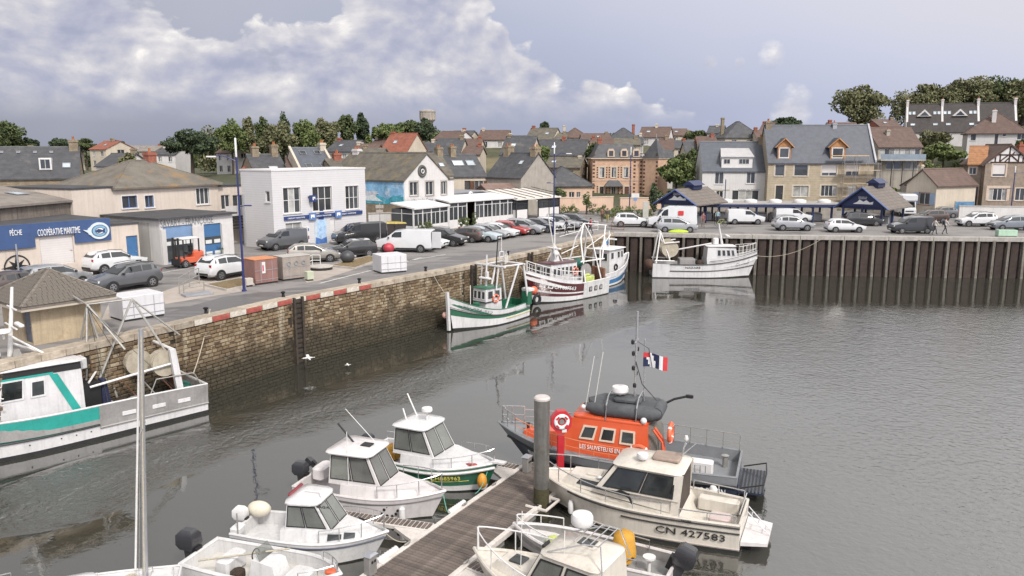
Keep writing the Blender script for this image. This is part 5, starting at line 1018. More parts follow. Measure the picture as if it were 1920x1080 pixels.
# ================================================================ VEHICLES
TYRE=mat('tyre_rubber',(.016,.016,.017),.2,8,.85); RIM=mat('alloy_rim',(.34,.34,.35),.15,6,.35,metal=.7); BLACKP=mat('black_plastic',(.02,.02,.021),.2,6,.55)
CGL=glassmat('car_glass',(.022,.026,.03),.03,.4); HL=mat('headlight_lens',(.62,.64,.66),.1,8,.1,coat=.6); TLm=mat('tail_lens',(.30,.012,.012),.1,8,.15,coat=.5); PLATE=mat('number_plate',(.62,.62,.58),.05,8,.5)
def paint_(name,c,metal=.0): 
    return mat('car_paint_'+name,c,.05,1.2,.32,metal=metal,coat=.9)
PT={'white':paint_('white',(.58,.59,.61)),'silver':paint_('silver',(.36,.37,.39),.5),'grey':paint_('grey',(.12,.125,.135),.4),'dark':paint_('dark',(.035,.037,.042),.2),'black':paint_('black',(.014,.014,.016)),'red':paint_('red',(.36,.028,.025)),'beige':paint_('beige',(.33,.31,.28),.4),'brown':paint_('brown',(.075,.055,.05),.3),'paleblue':paint_('paleblue',(.42,.50,.54),.3),'navy':paint_('navy',(.018,.024,.045),.3),'greyblue':paint_('greyblue',(.20,.22,.25),.4)}
KINDS={ # stations: x, belt z, top z, width factor ; cowl index, roof start, roof end
'hatch':dict(W=1.76,zb=.24,wr=.31,ax=(.80,3.30),st=[(0,.60,.60,.80),(.10,.70,.72,.93),(.8,.86,.89,.99),(1.15,.92,.95,1),(1.95,.95,1.42,1),(2.75,.97,1.47,1),(3.45,1.0,1.42,.98),(3.95,1.03,1.06,.95),(4.08,.62,.64,.88)],cowl=3,r0=4,r1=6),
'suv':dict(W=1.84,zb=.30,wr=.35,ax=(.86,3.50),st=[(0,.70,.70,.82),(.10,.82,.85,.94),(.9,1.0,1.03,.99),(1.25,1.05,1.08,1),(2.0,1.07,1.58,1),(2.9,1.09,1.64,1),(3.75,1.12,1.58,.98),(4.2,1.14,1.17,.95),(4.34,.70,.72,.88)],cowl=3,r0=4,r1=6),
'mpv':dict(W=1.80,zb=.26,wr=.32,ax=(.85,3.5),st=[(0,.66,.66,.80),(.10,.78,.81,.93),(.7,.95,.98,.99),(.95,1.0,1.03,1),(1.9,1.02,1.55,1),(2.8,1.04,1.63,1),(3.85,1.06,1.58,.98),(4.2,1.08,1.12,.96),(4.32,.66,.68,.9)],cowl=3,r0=4,r1=6),
'smallvan':dict(W=1.84,zb=.28,wr=.32,ax=(.88,3.6),st=[(0,.72,.72,.82),(.10,.90,.94,.94),(.75,1.06,1.10,.99),(1.0,1.12,1.15,1),(1.75,1.14,1.72,1),(2.7,1.15,1.80,1),(4.25,1.16,1.78,.99),(4.36,1.16,1.70,.98),(4.42,.66,.70,.93)],cowl=3,r0=4,r1=6,van=1),
'van':dict(W=1.94,zb=.30,wr=.34,ax=(.95,4.05),st=[(0,.80,.80,.82),(.10,1.0,1.04,.95),(.65,1.16,1.20,.99),(.9,1.22,1.25,1),(1.75,1.24,1.88,1),(2.7,1.25,1.97,1),(4.9,1.26,1.95,.99),(5.0,1.26,1.86,.98),(5.06,.70,.74,.94)],cowl=3,r0=4,r1=6,van=1),
'bigvan':dict(W=2.02,zb=.34,wr=.36,ax=(1.0,4.5),st=[(0,.85,.85,.82),(.10,1.1,1.14,.95),(.8,1.26,1.30,.99),(1.05,1.32,1.36,1),(1.8,1.34,2.2,1),(2.5,1.35,2.5,1),(5.4,1.36,2.48,.99),(5.5,1.36,2.40,.98),(5.56,.75,.80,.94)],cowl=3,r0=4,r1=6,van=1)}
KM={}
def car_meshes(kind):
    if kind in KM: return KM[kind]
    K=KINDS[kind]; st=K['st']; L=st[-1][0]; W=K['W']/2; zb=K['zb']; body=MB(); rings=[]; P={}
    for i,(x,zt,top,wf) in enumerate(st):
        gh=K['r0']<=i<=K['r1'] or (K.get('van') and i==K['r1']+1); w_=W*wf; wr=w_*(.80 if gh and not K.get('van') else .88 if gh else .86); X=L/2-x; z0=zb+(.14 if i in(0,len(st)-1) else .03 if i in (1,len(st)-2) else 0)
        half=[(0,z0),(w_*.86,z0),(w_*.985,z0+.12),(w_,(z0+zt)*.55),(w_*.955,zt),(wr,top-(.05 if gh else .015)),(wr*.55,top+(.02 if gh else 0)),(0,top+(.03 if gh else .005))]
        rings.append([(X,y,z) for y,z in half]+[(X,-y,z) for y,z in half[-2:0:-1]]); P[i]=dict(X=X,belt=(w_*.955,zt),roof=(wr,top-(.05 if gh else .015)),top=top,w=w_,mid=(w_,(z0+zt)*.55))
    body.loft(rings); c,r0,r1=K['cowl'],K['r0'],K['r1']; nlast=len(st)-1
    # wheel arches
    for ax in K['ax']:
        for s in (-1,1): body.lathe([(K['wr']+.055,W*.90*s),(K['wr']+.055,(W+.004)*s),(K['wr']+.02,(W+.008)*s)],16,(L/2-ax,0,K['wr']),'y',mi=1)
    body.bx(L/2-.06,L/2+.015,-W*.5,W*.5,zb+.2,zb+.36,1); body.bx(-L/2-.015,-L/2+.08,-W*.62,W*.62,zb+.1,zb+.24,1)
    for s in (-1,1): body.bx(-L/2+K['ax'][0]*1.35,L/2-K['ax'][0]*1.45,W*.965*s-.02,W*.965*s+.02,zb-.02,zb+.1,1)
    out={'body':(body.mesh('car_body',[PT['white'],BLACKP],40),)}
    def pane(name,q,u0,u1,v0,v1,off=.012,m=CGL):
        q=[Vector(p) for p in q]; n=(q[1]-q[0]).cross(q[3]-q[0]).normalized(); return MB().add([quadpt(q,a,b)+n*off for a,b in ((u0,v0),(u1,v0),(u1,v1),(u0,v1))],[(0,1,2,3)]).mesh(name,m,0)
    parts=[]; a,b=P[c],P[r0]
    parts.append(('windscreen',pane('windscreen',[(a['X'],-a['roof'][0]*1.02,a['roof'][1]),(a['X'],a['roof'][0]*1.02,a['roof'][1]),(b['X'],b['roof'][0],b['roof'][1]),(b['X'],-b['roof'][0],b['roof'][1])],.05,.95,.06,.93,.045)))
    if not K.get('van'):
        a,b=P[r1],P[r1+1]; parts.append(('rear_window',pane('rear_window',[(b['X'],b['roof'][0]*.98,b['roof'][1]),(b['X'],-b['roof'][0]*.98,b['roof'][1]),(a['X'],-a['roof'][0],a['roof'][1]),(a['X'],a['roof'][0],a['roof'][1])],.08,.92,.15,.9,.035)))
    def side(i,j,u0,u1,v0=.1,v1=.86):
        a,b=P[i],P[j]
        for s in (-1,1):
            lo=[(b['X'],s*b['belt'][0],b['belt'][1]),(a['X'],s*a['belt'][0],a['belt'][1])]; hi=[(a['X'],s*a['roof'][0],a['roof'][1]),(b['X'],s*b['roof'][0],b['roof'][1])]
            q=[lo[0],lo[1],hi[0],hi[1]] if s<0 else [lo[1],lo[0],hi[1],hi[0]]; uu=(u0,u1) if s<0 else (1-u1,1-u0)
            parts.append(('side_window',pane('side_window',q,*uu,v0,v1)))
    if K.get('van'): side(c,r0,.0,.66,.12,.8); side(r0,r0+1,.35,1.0)
    else:
        side(c,r0,.0,.6,.12,.78); side(r0,r0+1,.06,1.0); side(r0+1,r1,.22,.96); side(r1,r1+1,.62,.98,.2,.8)
    wz=K['wr']
    wheel=MB().lathe([(wz*.62,-.10),(wz*.95,-.11),(wz,-.08),(wz,.08),(wz*.95,.11),(wz*.62,.10)],18,axis='y',cap=False).mesh('tyre',TYRE)
    rb=MB(); 
    for s in (-1,1):
        rb.lathe([(wz*.64,.085*s),(wz*.60,.10*s),(wz*.55,.075*s),(.001,.075*s)],18,axis='y',cap=False,mi=1)
        for k_ in range(5): rb.box((wz*.3*math.cos(2*PI*k_/5),.085*s,wz*.3*math.sin(2*PI*k_/5)),(wz*.62,.03,.07),ry=-2*PI*k_/5,mi=0)
        rb.lathe([(wz*.64,.10*s),(wz*.54,.105*s)],18,axis='y',cap=False)
    rim=rb.mesh('rim',[RIM,BLACKP])
    hl=MB(); z=st[1][1]-.05; hl.box((0,0,0),(.16,.34,.13),.0); hlm=hl.mesh('headlight',HL,0); tl=MB().box((0,0,0),(.10,.20,.22 if not K.get('van') else .5)).mesh('tail_light',TLm,0)
    npm=MB().box((0,0,0),(.03,.5,.11)).mesh('number_plate',PLATE,0); mir=MB().rbox((0,0,0),(.12,.2,.14),.03).mesh('mirror',BLACKP)
    KM[kind]=dict(body=out['body'][0],parts=parts,wheel=wheel,rim=rim,hl=hlm,tl=tl,np=npm,mir=mir,K=K,L=L,W=W,z=z,cowl=P[c]); return KM[kind]
def car(kind,color,px,py,hd,label,anchor='c',name='parked_car',cat='car',group='parked vehicles',roofcol=None,dz=0,open_rear=False):
    C=car_meshes(kind); K=C['K']; h=R(hd); d=Vector((math.cos(h),math.sin(h),0)); rt=Vector((math.sin(h),-math.cos(h),0)); g=G(px,py)
    if anchor=='fw': g=g-d*(C['L']/2-K['ax'][0])-rt*C['W']
    e=empty(name,(g.x,g.y,ZQ+.006+dz),h,label,cat,group); o=link('body',C['body'],e); o.material_slots[0].link='OBJECT'; o.material_slots[0].material=PT[color]
    for n,m in C['parts']: link(n,m,e)
    for ax in K['ax']:
        for s in (-1,1):
            w_=link('wheel',C['wheel'],e,(C['L']/2-ax,s*(C['W']-.085),K['wr'])); link('rim',C['rim'],w_)
    st=K['st']; L=C['L']; W=C['W']
    for s in (-1,1):
        q=link('headlight',C['hl'],e,(L/2-.13,s*W*.70,st[1][1]-.06)); q.rotation_euler=(0,0,-s*.35)
        link('tail_light',C['tl'],e,(-L/2+.13,s*W*.80,st[-2][1]-(.12 if not K.get('van') else .0))); link('mirror',C['mir'],e,(C['cowl']['X']-.32,s*(W+.06),st[K['cowl']][1]+.06))
    link('number_plate',C['np'],e,(L/2+.005,0,K['zb']+.2)); link('number_plate',C['np'],e,(-L/2-.0,0,K['zb']+.42))
    if roofcol:
        a,b=st[K['r0']],st[K['r1']]; MB().loft([[(L/2-a[0]-.05,-W*.76,a[2]+.0),(L/2-a[0]-.05,W*.76,a[2]+.0),(L/2-a[0]-.05,W*.4,a[2]+.05),(L/2-a[0]-.05,-W*.4,a[2]+.05)],[(L/2-b[0],-W*.74,b[2]+.0),(L/2-b[0],W*.74,b[2]+.0),(L/2-b[0],W*.4,b[2]+.05),(L/2-b[0],-W*.4,b[2]+.05)]]).build('roof_panel',PT[roofcol],e)
    if kind=='suv':
        for s in (-1,1): MB().tube([(L/2-1.9,s*W*.74,1.62),(L/2-2.9,s*W*.75,1.70),(L/2-3.8,s*W*.74,1.63)],.02,5).build('roof_rail',BLACKP,e)
    return e
# left quay road
car('hatch','brown',42,549,62,'dark hatchback half hidden behind the tiled kiosk roof'); car('mpv','silver',104,540,62,'silver estate car between dark hatchback and kiosk roof')
car('suv','white',216,508,58,'white hatchback on the road before the beige annex'); car('suv','grey',236,541,236,'grey compact SUV facing left beside the kiosk roof')
car('suv','white',428,519,60,'white SUV with black trim next to the lamp post'); car('smallvan','grey',530,466,232,'dark grey small van parked before the white clad shop')
car('hatch','beige',588,490,18,'beige silver hatchback behind the grey vending boxes'); car('hatch','black',660,481,205,'black hatchback with white roof behind the grey buoy',roofcol='white'); car('van','black',674,456,212,'long black van beside the bottle mural')
wv=car('van','white',762,471,172,'white panel van with open rear door beside the red buoy')
MB().rbox((-.44,0,1.15),(.86,.06,1.4),.02).build('open_door',PT['white'],wv,loc=(-2.55,.93,0),rz=R(-12)); MB().bx(-2.56,-2.5,-.85,.85,.5,1.85).build('load_opening',BLACKP,wv,smooth=0)
ROWC=[('hatch','white',813,468,'white hatchback just right of the white panel van'),('suv','black',849,463,'black SUV second in the diagonal parking row'),('hatch','brown',884,459,'dark brown hatchback with its tail to the quay',1),('hatch','paleblue',915,455,'pale green-blue hatchback in the diagonal row'),('hatch','silver',933,450,'silver hatchback left of the white one in the diagonal row'),('hatch','white',950,447,'white compact hatchback beside the red car'),('hatch','red',971,443,'bright red hatchback in the diagonal row'),('mpv','silver',999,441,'silver people carrier right of the red car'),('hatch','navy',1026,437,'navy hatchback behind the blue lamp post'),('hatch','white',1048,434,'white hatchback right of the lamp post in row'),('suv','silver',1070,432,'silver SUV next to last in the diagonal row'),('suv','dark',1094,429,'dark SUV last in the diagonal row by the market')]
for q in ROWC:
    if len(q)>5:
        C=car_meshes(q[0]); g=car(q[0],q[1],q[2]-14,q[3]-6,158,q[4],group='cars in the diagonal parking row')
    else: car(q[0],q[1],q[2],q[3],-22,q[4],'fw',group='cars in the diagonal parking row')
# right quay
car('suv','white',1184,425,-3,'white crossover at the quay corner before the clipped shrubs'); bv=car('bigvan','white',1258,427,178,'tall white delivery van with red square under the navy gable'); MB().bx(-1.2,-.6,1.015,1.03,1.5,2.0).build('red_square_logo',mat('logo_red',(.55,.03,.03),.05,3,.5),bv,smooth=0)
car('mpv','silver',1268,435,-3,'silver people carrier in front of the delivery van'); car('smallvan','white',1396,420,-2,'white small van under the market canopy, left one'); car('smallvan','white',1484,417,-2,'white small van behind the grey crossover under the canopy')
car('suv','silver',1486,432,-3,'grey crossover standing at the quay edge mid right'); car('hatch','white',1583,435,-2,'white hatchback at the quay edge before the right pavilion'); car('mpv','dark',1616,423,-4,'dark car parked inside the right pavilion front')
car('smallvan','dark',1706,437,182,'dark people van facing left at the quay edge'); car('suv','white',1829,424,180,'white SUV facing left before the garden wall'); car('mpv','greyblue',1892,431,180,'grey people carrier at the right picture edge'); car('suv','brown',1740,418,180,'dark SUV behind the dark people van'); car('hatch','grey',1762,408,178,'grey hatchback before the dark roofed garage')
# motorhome
g=G(1692,404); mh=empty('motorhome',(g.x,g.y,ZQ),R(-100),'white motorhome parked facing the quay by cream gabled house','motorhome'); 
MB().rbox((-.6,0,1.75),(4.6,2.2,2.5),.12).build('living_body',PT['white'],mh); MB().loft([[(1.65,-1.0,.5),(1.65,1.0,.5),(1.65,1.0,1.9),(1.65,-1.0,1.9)],[(2.3,-.95,.5),(2.3,.95,.5),(2.3,.9,1.25),(2.3,-.9,1.25)],[(2.9,-.85,.5),(2.9,.85,.5),(2.9,.8,1.0),(2.9,-.8,1.0)]]).build('cab',PT['white'],mh); MB().rbox((1.9,0,2.5),(1.3,2.1,.9),.2).build('overcab',PT['white'],mh)
MB().add([(2.33,-.82,1.27),(2.33,.82,1.27),(1.72,.88,1.93),(1.72,-.88,1.93)],[(0,1,2,3)]).build('windscreen',CGL,mh,smooth=0); MB().bx(2.86,2.92,-.5,.5,.7,.85).build('grille',BLACKP,mh,smooth=0)
for s in (-1,1):
    MB().bx(2.84,2.92,s*.65-.16,s*.65+.16,.78,.94).build('headlight',HL,mh,smooth=0); MB().bx(-1.6,-.5,s*1.105-.01,s*1.105+.01,1.7,2.3).build('side_window',CGL,mh,smooth=0)
    for x in (2.1,-1.6): w_=link('wheel',car_meshes('van')['wheel'],mh,(x,s*.92,.34)); link('rim',car_meshes('van')['rim'],w_)
# forklift
ORG=mat('forklift_orange',(.55,.11,.05),.12,3,.45,coat=.4); g=G(352,500); fk=empty('forklift',(g.x,g.y,ZQ),R(238),'orange forklift truck parked before the fishmonger doors','forklift')
MB().rbox((-.75,0,.75),(.9,1.1,.9),.15).build('counterweight',ORG,fk); MB().rbox((.15,0,.55),(1.3,1.0,.45),.06).build('chassis',ORG,fk); MB().rbox((-.15,0,1.05),(.5,.5,.2),.05).bx(-.4,-.3,-.25,.25,1.1,1.6).build('seat',BLACKP,fk)
for x in (-.9,.55):
    for s in (-1,1): w_=link('wheel',car_meshes('hatch')['wheel'],fk,(x,s*.5,.31)); link('rim',car_meshes('hatch')['rim'],w_)
for x in (-.75,.6):
    for s in (-1,1): MB().bx(x-.04,x+.04,s*.48-.04,s*.48+.04,.7,2.15).build('cab_post',BLACKP,fk,smooth=0)
MB().rbox((-.08,0,2.2),(1.6,1.15,.1),.03).build('cab_roof',TRIM,fk)
for s in (-1,1): MB().bx(.85,.97,s*.3-.06,s*.3+.06,.1,2.3).build('mast_rail',BLACKP,fk,smooth=0); MB().bx(1.0,2.0,s*.25-.06,s*.25+.06,.1,.15).build('fork',BLACKP,fk,smooth=0)
MB().bx(.97,1.03,-.5,.5,.2,.7).build('fork_carriage',BLACKP,fk,smooth=0)
# ================================================================ BOATS
GEL=mat('white_gelcoat',(.60,.595,.60),.09,1.2,.3,coat=.4,streak=.22,patch=((.52,.49,.44),1.1,.58,.5)); GELC=mat('cream_gelcoat',(.58,.54,.48),.09,1.2,.35,coat=.3,streak=.25,patch=((.48,.42,.34),1.2,.57,.5)); GELP=mat('pale_gelcoat',(.60,.57,.57),.08,1.2,.35,coat=.3,streak=.22)
BOATW=mat('boat_white_paint',(.57,.565,.575),.1,1,.4,streak=.3,coat=.2); STEEL=mat('stainless_tube',(.55,.55,.56),.1,6,.25,metal=.8); WTUBE=mat('white_tube',(.66,.65,.64),.08,5,.4); GALV=mat('galvanised_tube',(.34,.33,.31),.2,4,.5,metal=.5)
DECKG=mat('grey_deck',(.25,.25,.25),.2,2,.8); DECKW=mat('pale_deck',(.48,.46,.43),.12,2,.7); BOTTOM=mat('black_antifoul',(.018,.018,.02),.3,2,.7); GREENP=mat('boat_green_paint',(.018,.11,.06),.12,2,.35,coat=.3); MAROON=mat('boat_maroon_paint',(.075,.014,.018),.15,2,.35,coat=.3)
BLUEP=mat('boat_blue_paint',(.035,.14,.30),.15,2,.35,coat=.3); TEAL=mat('boat_teal_paint',(.02,.30,.26),.14,1.3,.4,streak=.12,coat=.2); GREYS=mat('bare_steel_plate',(.30,.29,.285),.2,1,.55,metal=.2,streak=.3); ORNG=mat('lifeboat_orange',(.62,.10,.035),.08,2,.35,coat=.4); NAVYB=mat('lifeboat_navy',(.02,.028,.05),.15,2,.35,coat=.3); LGREY=mat('lifeboat_grey_deck',(.20,.21,.225),.12,2,.7)
RUST=mat('rusty_steel',(.16,.075,.045),.4,3,.85,bump=.4); NETG=mat('green_net',(.02,.12,.09),.5,18,.95,bump=.8); NETB=mat('brown_net',(.06,.04,.03),.5,18,.95,bump=.8); ROPE=mat('rope',(.42,.38,.30),.2,10,.9); TARP=mat('grey_tarpaulin',(.075,.08,.088),.25,2,.75,bump=.5,bscale=5); YELT=mat('yellow_tarpaulin',(.50,.26,.03),.15,4,.7,bump=.4); BUOYO=mat('orange_buoy',(.62,.13,.06),.1,4,.5); DRUM=mat('net_drum',(.38,.34,.27),.2,4,.7); LIME=mat('lime_fish_box',(.42,.48,.14),.2,4,.7)
BGL=glassmat('boat_window',(.035,.04,.042),.04,.6,1.2); BGLC=glassmat('clear_boat_window',(.13,.14,.125),.05,.45,1.5,clear=.3); BLKT=mat('black_trim',(.015,.015,.016),.2,6,.5); OUTB=mat('outboard_black',(.03,.03,.035),.15,4,.3,coat=.5)
class Boat:
    def __init__(s,name,label,stern,bow,B,sh,tw=.82,rake=.6,bul=.4,pw=2.2,flare=.45,group=None,cat='boat'):
        st,bw=Vector((stern[0],stern[1],0)),Vector((bow[0],bow[1],0)); s.L=(bw-st).length; s.B=B/2; s.sh=sh; s.tw=tw; s.rake=rake; s.bul=bul; s.pw=pw; s.fl=flare
        d=(bw-st).normalized(); s.e=empty(name,(st+bw)/2,math.atan2(d.y,d.x),label,cat,group)
    def X(s,t): return s.L*(t-.5)
    def half(s,t):
        if t<.45: return s.B*(s.tw+(1-s.tw)*math.sin(PI/2*t/.45))
        return s.B*max(.012,1-((t-.45)/.55)**s.pw)
    def sheer(s,t):
        a,m,b=s.sh; return a+(m-a)*t/.38*(2-t/.38)*1.0 if t<.38 else m+(b-m)*((t-.38)/.62)**1.9
    def pt(s,t,k,sd=1):
        h=s.half(t); wl=h*(.93-s.fl*smooth(.45,1,t)); z=s.sheer(t)*k if k>=0 else k*.45
        if k>=0: y=wl+(h-wl)*k**1.3
        else: y=wl*(1+k)
        x=s.X(t)-s.rake*(1-k)*smooth(.55,1,t)**2
        return Vector((x,y*sd,z))
    def dk(s,t): return s.sheer(t)-(s.bul(t) if callable(s.bul) else s.bul)
    def hull(s,bands,deckm,gunm,inner=None,gr=.05,name='hull',n=22,transom=True):
        ks=[-1,-.5]+[b[0] for b in bands]+[1]; mats=[BOTTOM]; mi=[0,0]
        for b in bands:
            if b[1] not in mats: mats.append(b[1])
            mi.append(mats.index(b[1]))
        mb=MB(); T=[i/n for i in range(n+1)]
        for sd in (-1,1):
            for i in range(n):
                for j in range(len(ks)-1):
                    q=[s.pt(T[i],ks[j],sd),s.pt(T[i+1],ks[j],sd),s.pt(T[i+1],ks[j+1],sd),s.pt(T[i],ks[j+1],sd)]
                    mb.add(q if sd<0 else q[::-1],[(0,1,2,3)],mi[j])
        for j in range(len(ks)-1): mb.add([s.pt(0,ks[j],1),s.pt(0,ks[j],-1),s.pt(0,ks[j+1],-1),s.pt(0,ks[j+1],1)],[(0,1,2,3)],mi[j])
        hme=mb.mesh(name,mats,0); bm=bmesh.new(); bm.from_mesh(hme); bmesh.ops.remove_doubles(bm,verts=bm.verts,dist=.002); bm.to_mesh(hme); bm.free()
        hme.polygons.foreach_set('use_smooth',[True]*len(hme.polygons)); hme.set_sharp_from_angle(angle=R(40)); s.h=link(name,hme,s.e)
        dm=MB(); im=MB(); ins=.07
        for i in range(n):
            a,b=T[i],T[i+1]; ha,hb=max(.005,s.half(a)-ins),max(.005,s.half(b)-ins); xa,xb=s.X(a)+(ins if i==0 else 0),s.X(b)-(ins if i==n-1 else 0); za,zb=s.dk(a),s.dk(b)
            dm.add([(xa,-ha,za),(xb,-hb,zb),(xb,hb,zb),(xa,ha,za)],[(0,1,2,3)])
            for sd in (-1,1): im.add([(xa,sd*ha,za),(xb,sd*hb,zb),(xb,sd*hb,s.sheer(b)),(xa,sd*ha,s.sheer(a))],[(0,1,2,3)])
        h0=s.half(0)-ins; im.add([(s.X(0)+ins,-h0,s.dk(0)),(s.X(0)+ins,h0,s.dk(0)),(s.X(0)+ins,h0,s.sheer(0)),(s.X(0)+ins,-h0,s.sheer(0))],[(0,1,2,3)])
        s.deck=dm.build('deck',deckm,s.e,smooth=0); im.build('bulwark',inner or gunm,s.e,smooth=0)
        gm_=MB()
        for sd in (-1,1): gm_.tube([Vector((s.X(t),sd*(s.half(t)-.03),s.sheer(t)+.01)) for t in T],gr,6)
        gm_.tube([(s.X(0)+.03,-s.half(0)+.03,s.sheer(0)+.01),(s.X(0)+.03,s.half(0)-.03,s.sheer(0)+.01)],gr,6); gm_.build('gunwale',gunm,s.e); return s
    def strake(s,k,m,r=.03,t0=0,t1=1,name='rubbing_strake',n=30):
        for sd in (-1,1):
            mb=MB(); mb.tube([s.pt(t0+(t1-t0)*i/n,k,sd)+Vector((0,sd*r*.8,0)) for i in range(n+1)],r,6); mb.build(name,m,s.e)
    def mark(s,txt,t0,t1,k0,k1,sd,m,off=.03):
        """lettering on the topside; sd side"""
        a,b=s.pt(t0,(k0+k1)/2,sd),s.pt(t1,(k0+k1)/2,sd); up=s.pt((t0+t1)/2,k1,sd)-s.pt((t0+t1)/2,k0,sd); w_=(b-a).length
        lo=s.pt(t0,k0,sd); x=(b-a).normalized(); n=x.cross(up).normalized(); mid=(s.pt((t0+t1)/2,(k0+k1)/2,sd)-(a+b)/2).dot(n)
        text_on(txt,w_,up.length,m,s.e,lo+n*(off+max(0,mid)),x,up)
    def rail(s,t0,t1,h,m,sides=(-1,1),posts=6,mid=True,r=.02,inset=.1,name='guard_rail',base=None,close=False,n=14,hb=None):
        out=[]
        for sd in sides:
            mb=MB(); f=lambda t,z:Vector((s.X(t)-inset*(1 if t>.97 else 0),sd*max(.02,s.half(t)-inset),s.sheer(t)+z)); hh=lambda t:h if hb is None else h+(hb-h)*(t-t0)/(t1-t0)
            mb.tube([f(t0+(t1-t0)*i/n,hh(t0+(t1-t0)*i/n)) for i in range(n+1)],r,5)
            if mid: mb.tube([f(t0+(t1-t0)*i/n,hh(t0+(t1-t0)*i/n)*.5) for i in range(n+1)],r*.7,5)
            for i in range(posts): t=t0+(t1-t0)*i/(posts-1); mb.tube([f(t,0),f(t,hh(t))],r*.9,5)
            mb.build(name,m,s.e)
def cabin(par,x0,x1,wb,wf,z0,z1,rf=.3,rb=.0,tum=.88,m=None,roofm=None,over=.15,crown=.06,wins=None,fm=None,gm=None,fw=.05,name='wheelhouse',proud=.03,rt=.07,zf=None):
    """tapered deckhouse; wins: face->[(u0,u1,v0,v1)], faces s(starboard) p f a"""
    zf=z0 if zf is None else zf
    b=[Vector((x0,-wb,z0)),Vector((x1,-wf,zf)),Vector((x1,wf,zf)),Vector((x0,wb,z0))]; t=[Vector((x0+rb,-wb*tum,z1)),Vector((x1-rf,-wf*tum,z1)),Vector((x1-rf,wf*tum,z1)),Vector((x0+rb,wb*tum,z1))]
    o=MB().loft([b,t]).build(name,m,par,smooth=0)
    Q={'s':[b[0],b[1],t[1],t[0]],'p':[b[2],b[3],t[3],t[2]],'f':[b[1],b[2],t[2],t[1]],'a':[b[3],b[0],t[0],t[3]]}
    for f,l in (wins or {}).items():
        for r in l: pane_on(o,Q[f],*r[:4],fm or BLKT,gm or BGL,fw,proud)
    if roofm:
        ov=over; ro=MB(); P=[Vector((t[0].x-ov,-wb*tum-ov,z1)),Vector((t[1].x+ov,-wf*tum-ov,z1)),Vector((t[1].x+ov,wf*tum+ov,z1)),Vector((t[0].x-ov,wb*tum+ov,z1))]; c=sum(P,Vector())/4
        ins=lambda k,dz:[p.lerp(c,k)+Vector((0,0,dz)) for p in P]
        def rnd_(R_):
            out=[]
            for i in range(4):
                p,a_,b_=R_[i],R_[i-1],R_[(i+1)%4]; da,db=a_-p,b_-p; ka=min(.26,da.length*.3); kb=min(.26,db.length*.3); out+=[p+da.normalized()*ka,p+da.normalized()*ka*.29+db.normalized()*kb*.29,p+db.normalized()*kb]
            return out
        ro.loft([rnd_(ins(.02,0)),rnd_(ins(0,rt*.5)),rnd_(ins(.03,rt)),rnd_(ins(.45,rt+crown)),rnd_(ins(.8,rt+crown*1.15))]).build('cabin_roof',roofm,o,smooth=50)
    return o,Q
def outboard(par,x,y,z,m=OUTB,tilt=0.0,sc=1.0,acc=None):
    e=MB(); s=sc; e.loft([[(-.28*s,-.15*s,0),(.14*s,-.17*s,0),(.14*s,.17*s,0),(-.28*s,.15*s,0)],[(-.36*s,-.2*s,.15*s),(.2*s,-.21*s,.15*s),(.2*s,.21*s,.15*s),(-.36*s,.2*s,.15*s)],[(-.35*s,-.19*s,.42*s),(.18*s,-.19*s,.42*s),(.18*s,.19*s,.42*s),(-.35*s,.19*s,.42*s)],[(-.22*s,-.1*s,.56*s),(.08*s,-.1*s,.56*s),(.08*s,.1*s,.56*s),(-.22*s,.1*s,.56*s)]])
    o=e.build('outboard_motor',m,par,(x,y,z),smooth=45); o.rotation_euler=(0,tilt,0)
    MB().loft([[(-.2*s,-.08*s,0),(.1*s,-.1*s,0),(.1*s,.1*s,0),(-.2*s,.08*s,0)],[(-.15*s,-.06*s,-.7*s),(.06*s,-.06*s,-.7*s),(.06*s,.06*s,-.7*s),(-.15*s,.06*s,-.7*s)]]).build('outboard_leg',acc or m,o,smooth=0)
    MB().lathe([(.05*s,-.36*s),(.07*s,-.2*s),(.04*s,.1*s)],8,(0,0,-.68*s),'x').build('gearcase',acc or m,o)
    for k in range(3): MB().box((-.33*s,.1*s*math.cos(2.1*k),-.68*s+.1*s*math.sin(2.1*k)),(.03,.09*s,.16*s),rx=2.1*k).build('propeller_blade',BLKT,o,smooth=0)
    MB().bx(.12*s,.26*s,-.12*s,.12*s,-.25*s,.1*s).build('transom_bracket',BLKT,o,smooth=0); return o
def radome(par,x,y,z,r=.3,h=.24,stand=.25):
    o=MB().lathe([(r*.85,0),(r,h*.25),(r,h*.6),(r*.92,h*.9),(r*.5,h)],18,(0,0,stand)).build('radar_dome',TRIM,par,(x,y,z)); MB().tube([(0,0,0),(0,0,stand+.02)],.05,6).build('radar_stand',WTUBE,o); return o
def netdrum(par,x,z,w_,r,m=DRUM,core=None,yc=0):
    mb=MB().lathe([(r*.45,-w_/2),(r*.45,w_/2)],16,(0,0,0),'y'); o=mb.build('net_drum',core or NETG,par,(x,yc,z))
    for y in (-w_/2,-w_/6,w_/6,w_/2):
        MB().lathe([(r*.2,y-.03),(r,y-.03),(r,y+.03),(r*.2,y+.03)],22,(0,0,0),'y').build('flange',m,o)
        
    return o
def lifering(par,loc,axis='y',r=.3,m=None):
    o=MB().torus((0,0,0),r,r*.24,axis,20,8).build('life_ring',m or BUOYO,par,loc)
    for k in range(4):
        a=PI/4+k*PI/2; p={'y':(r*math.cos(a),0,r*math.sin(a)),'x':(0,r*math.cos(a),r*math.sin(a))}[axis]; MB().sphere(p,r*.26,8,5).build('ring_band',WHT,o)
    return o
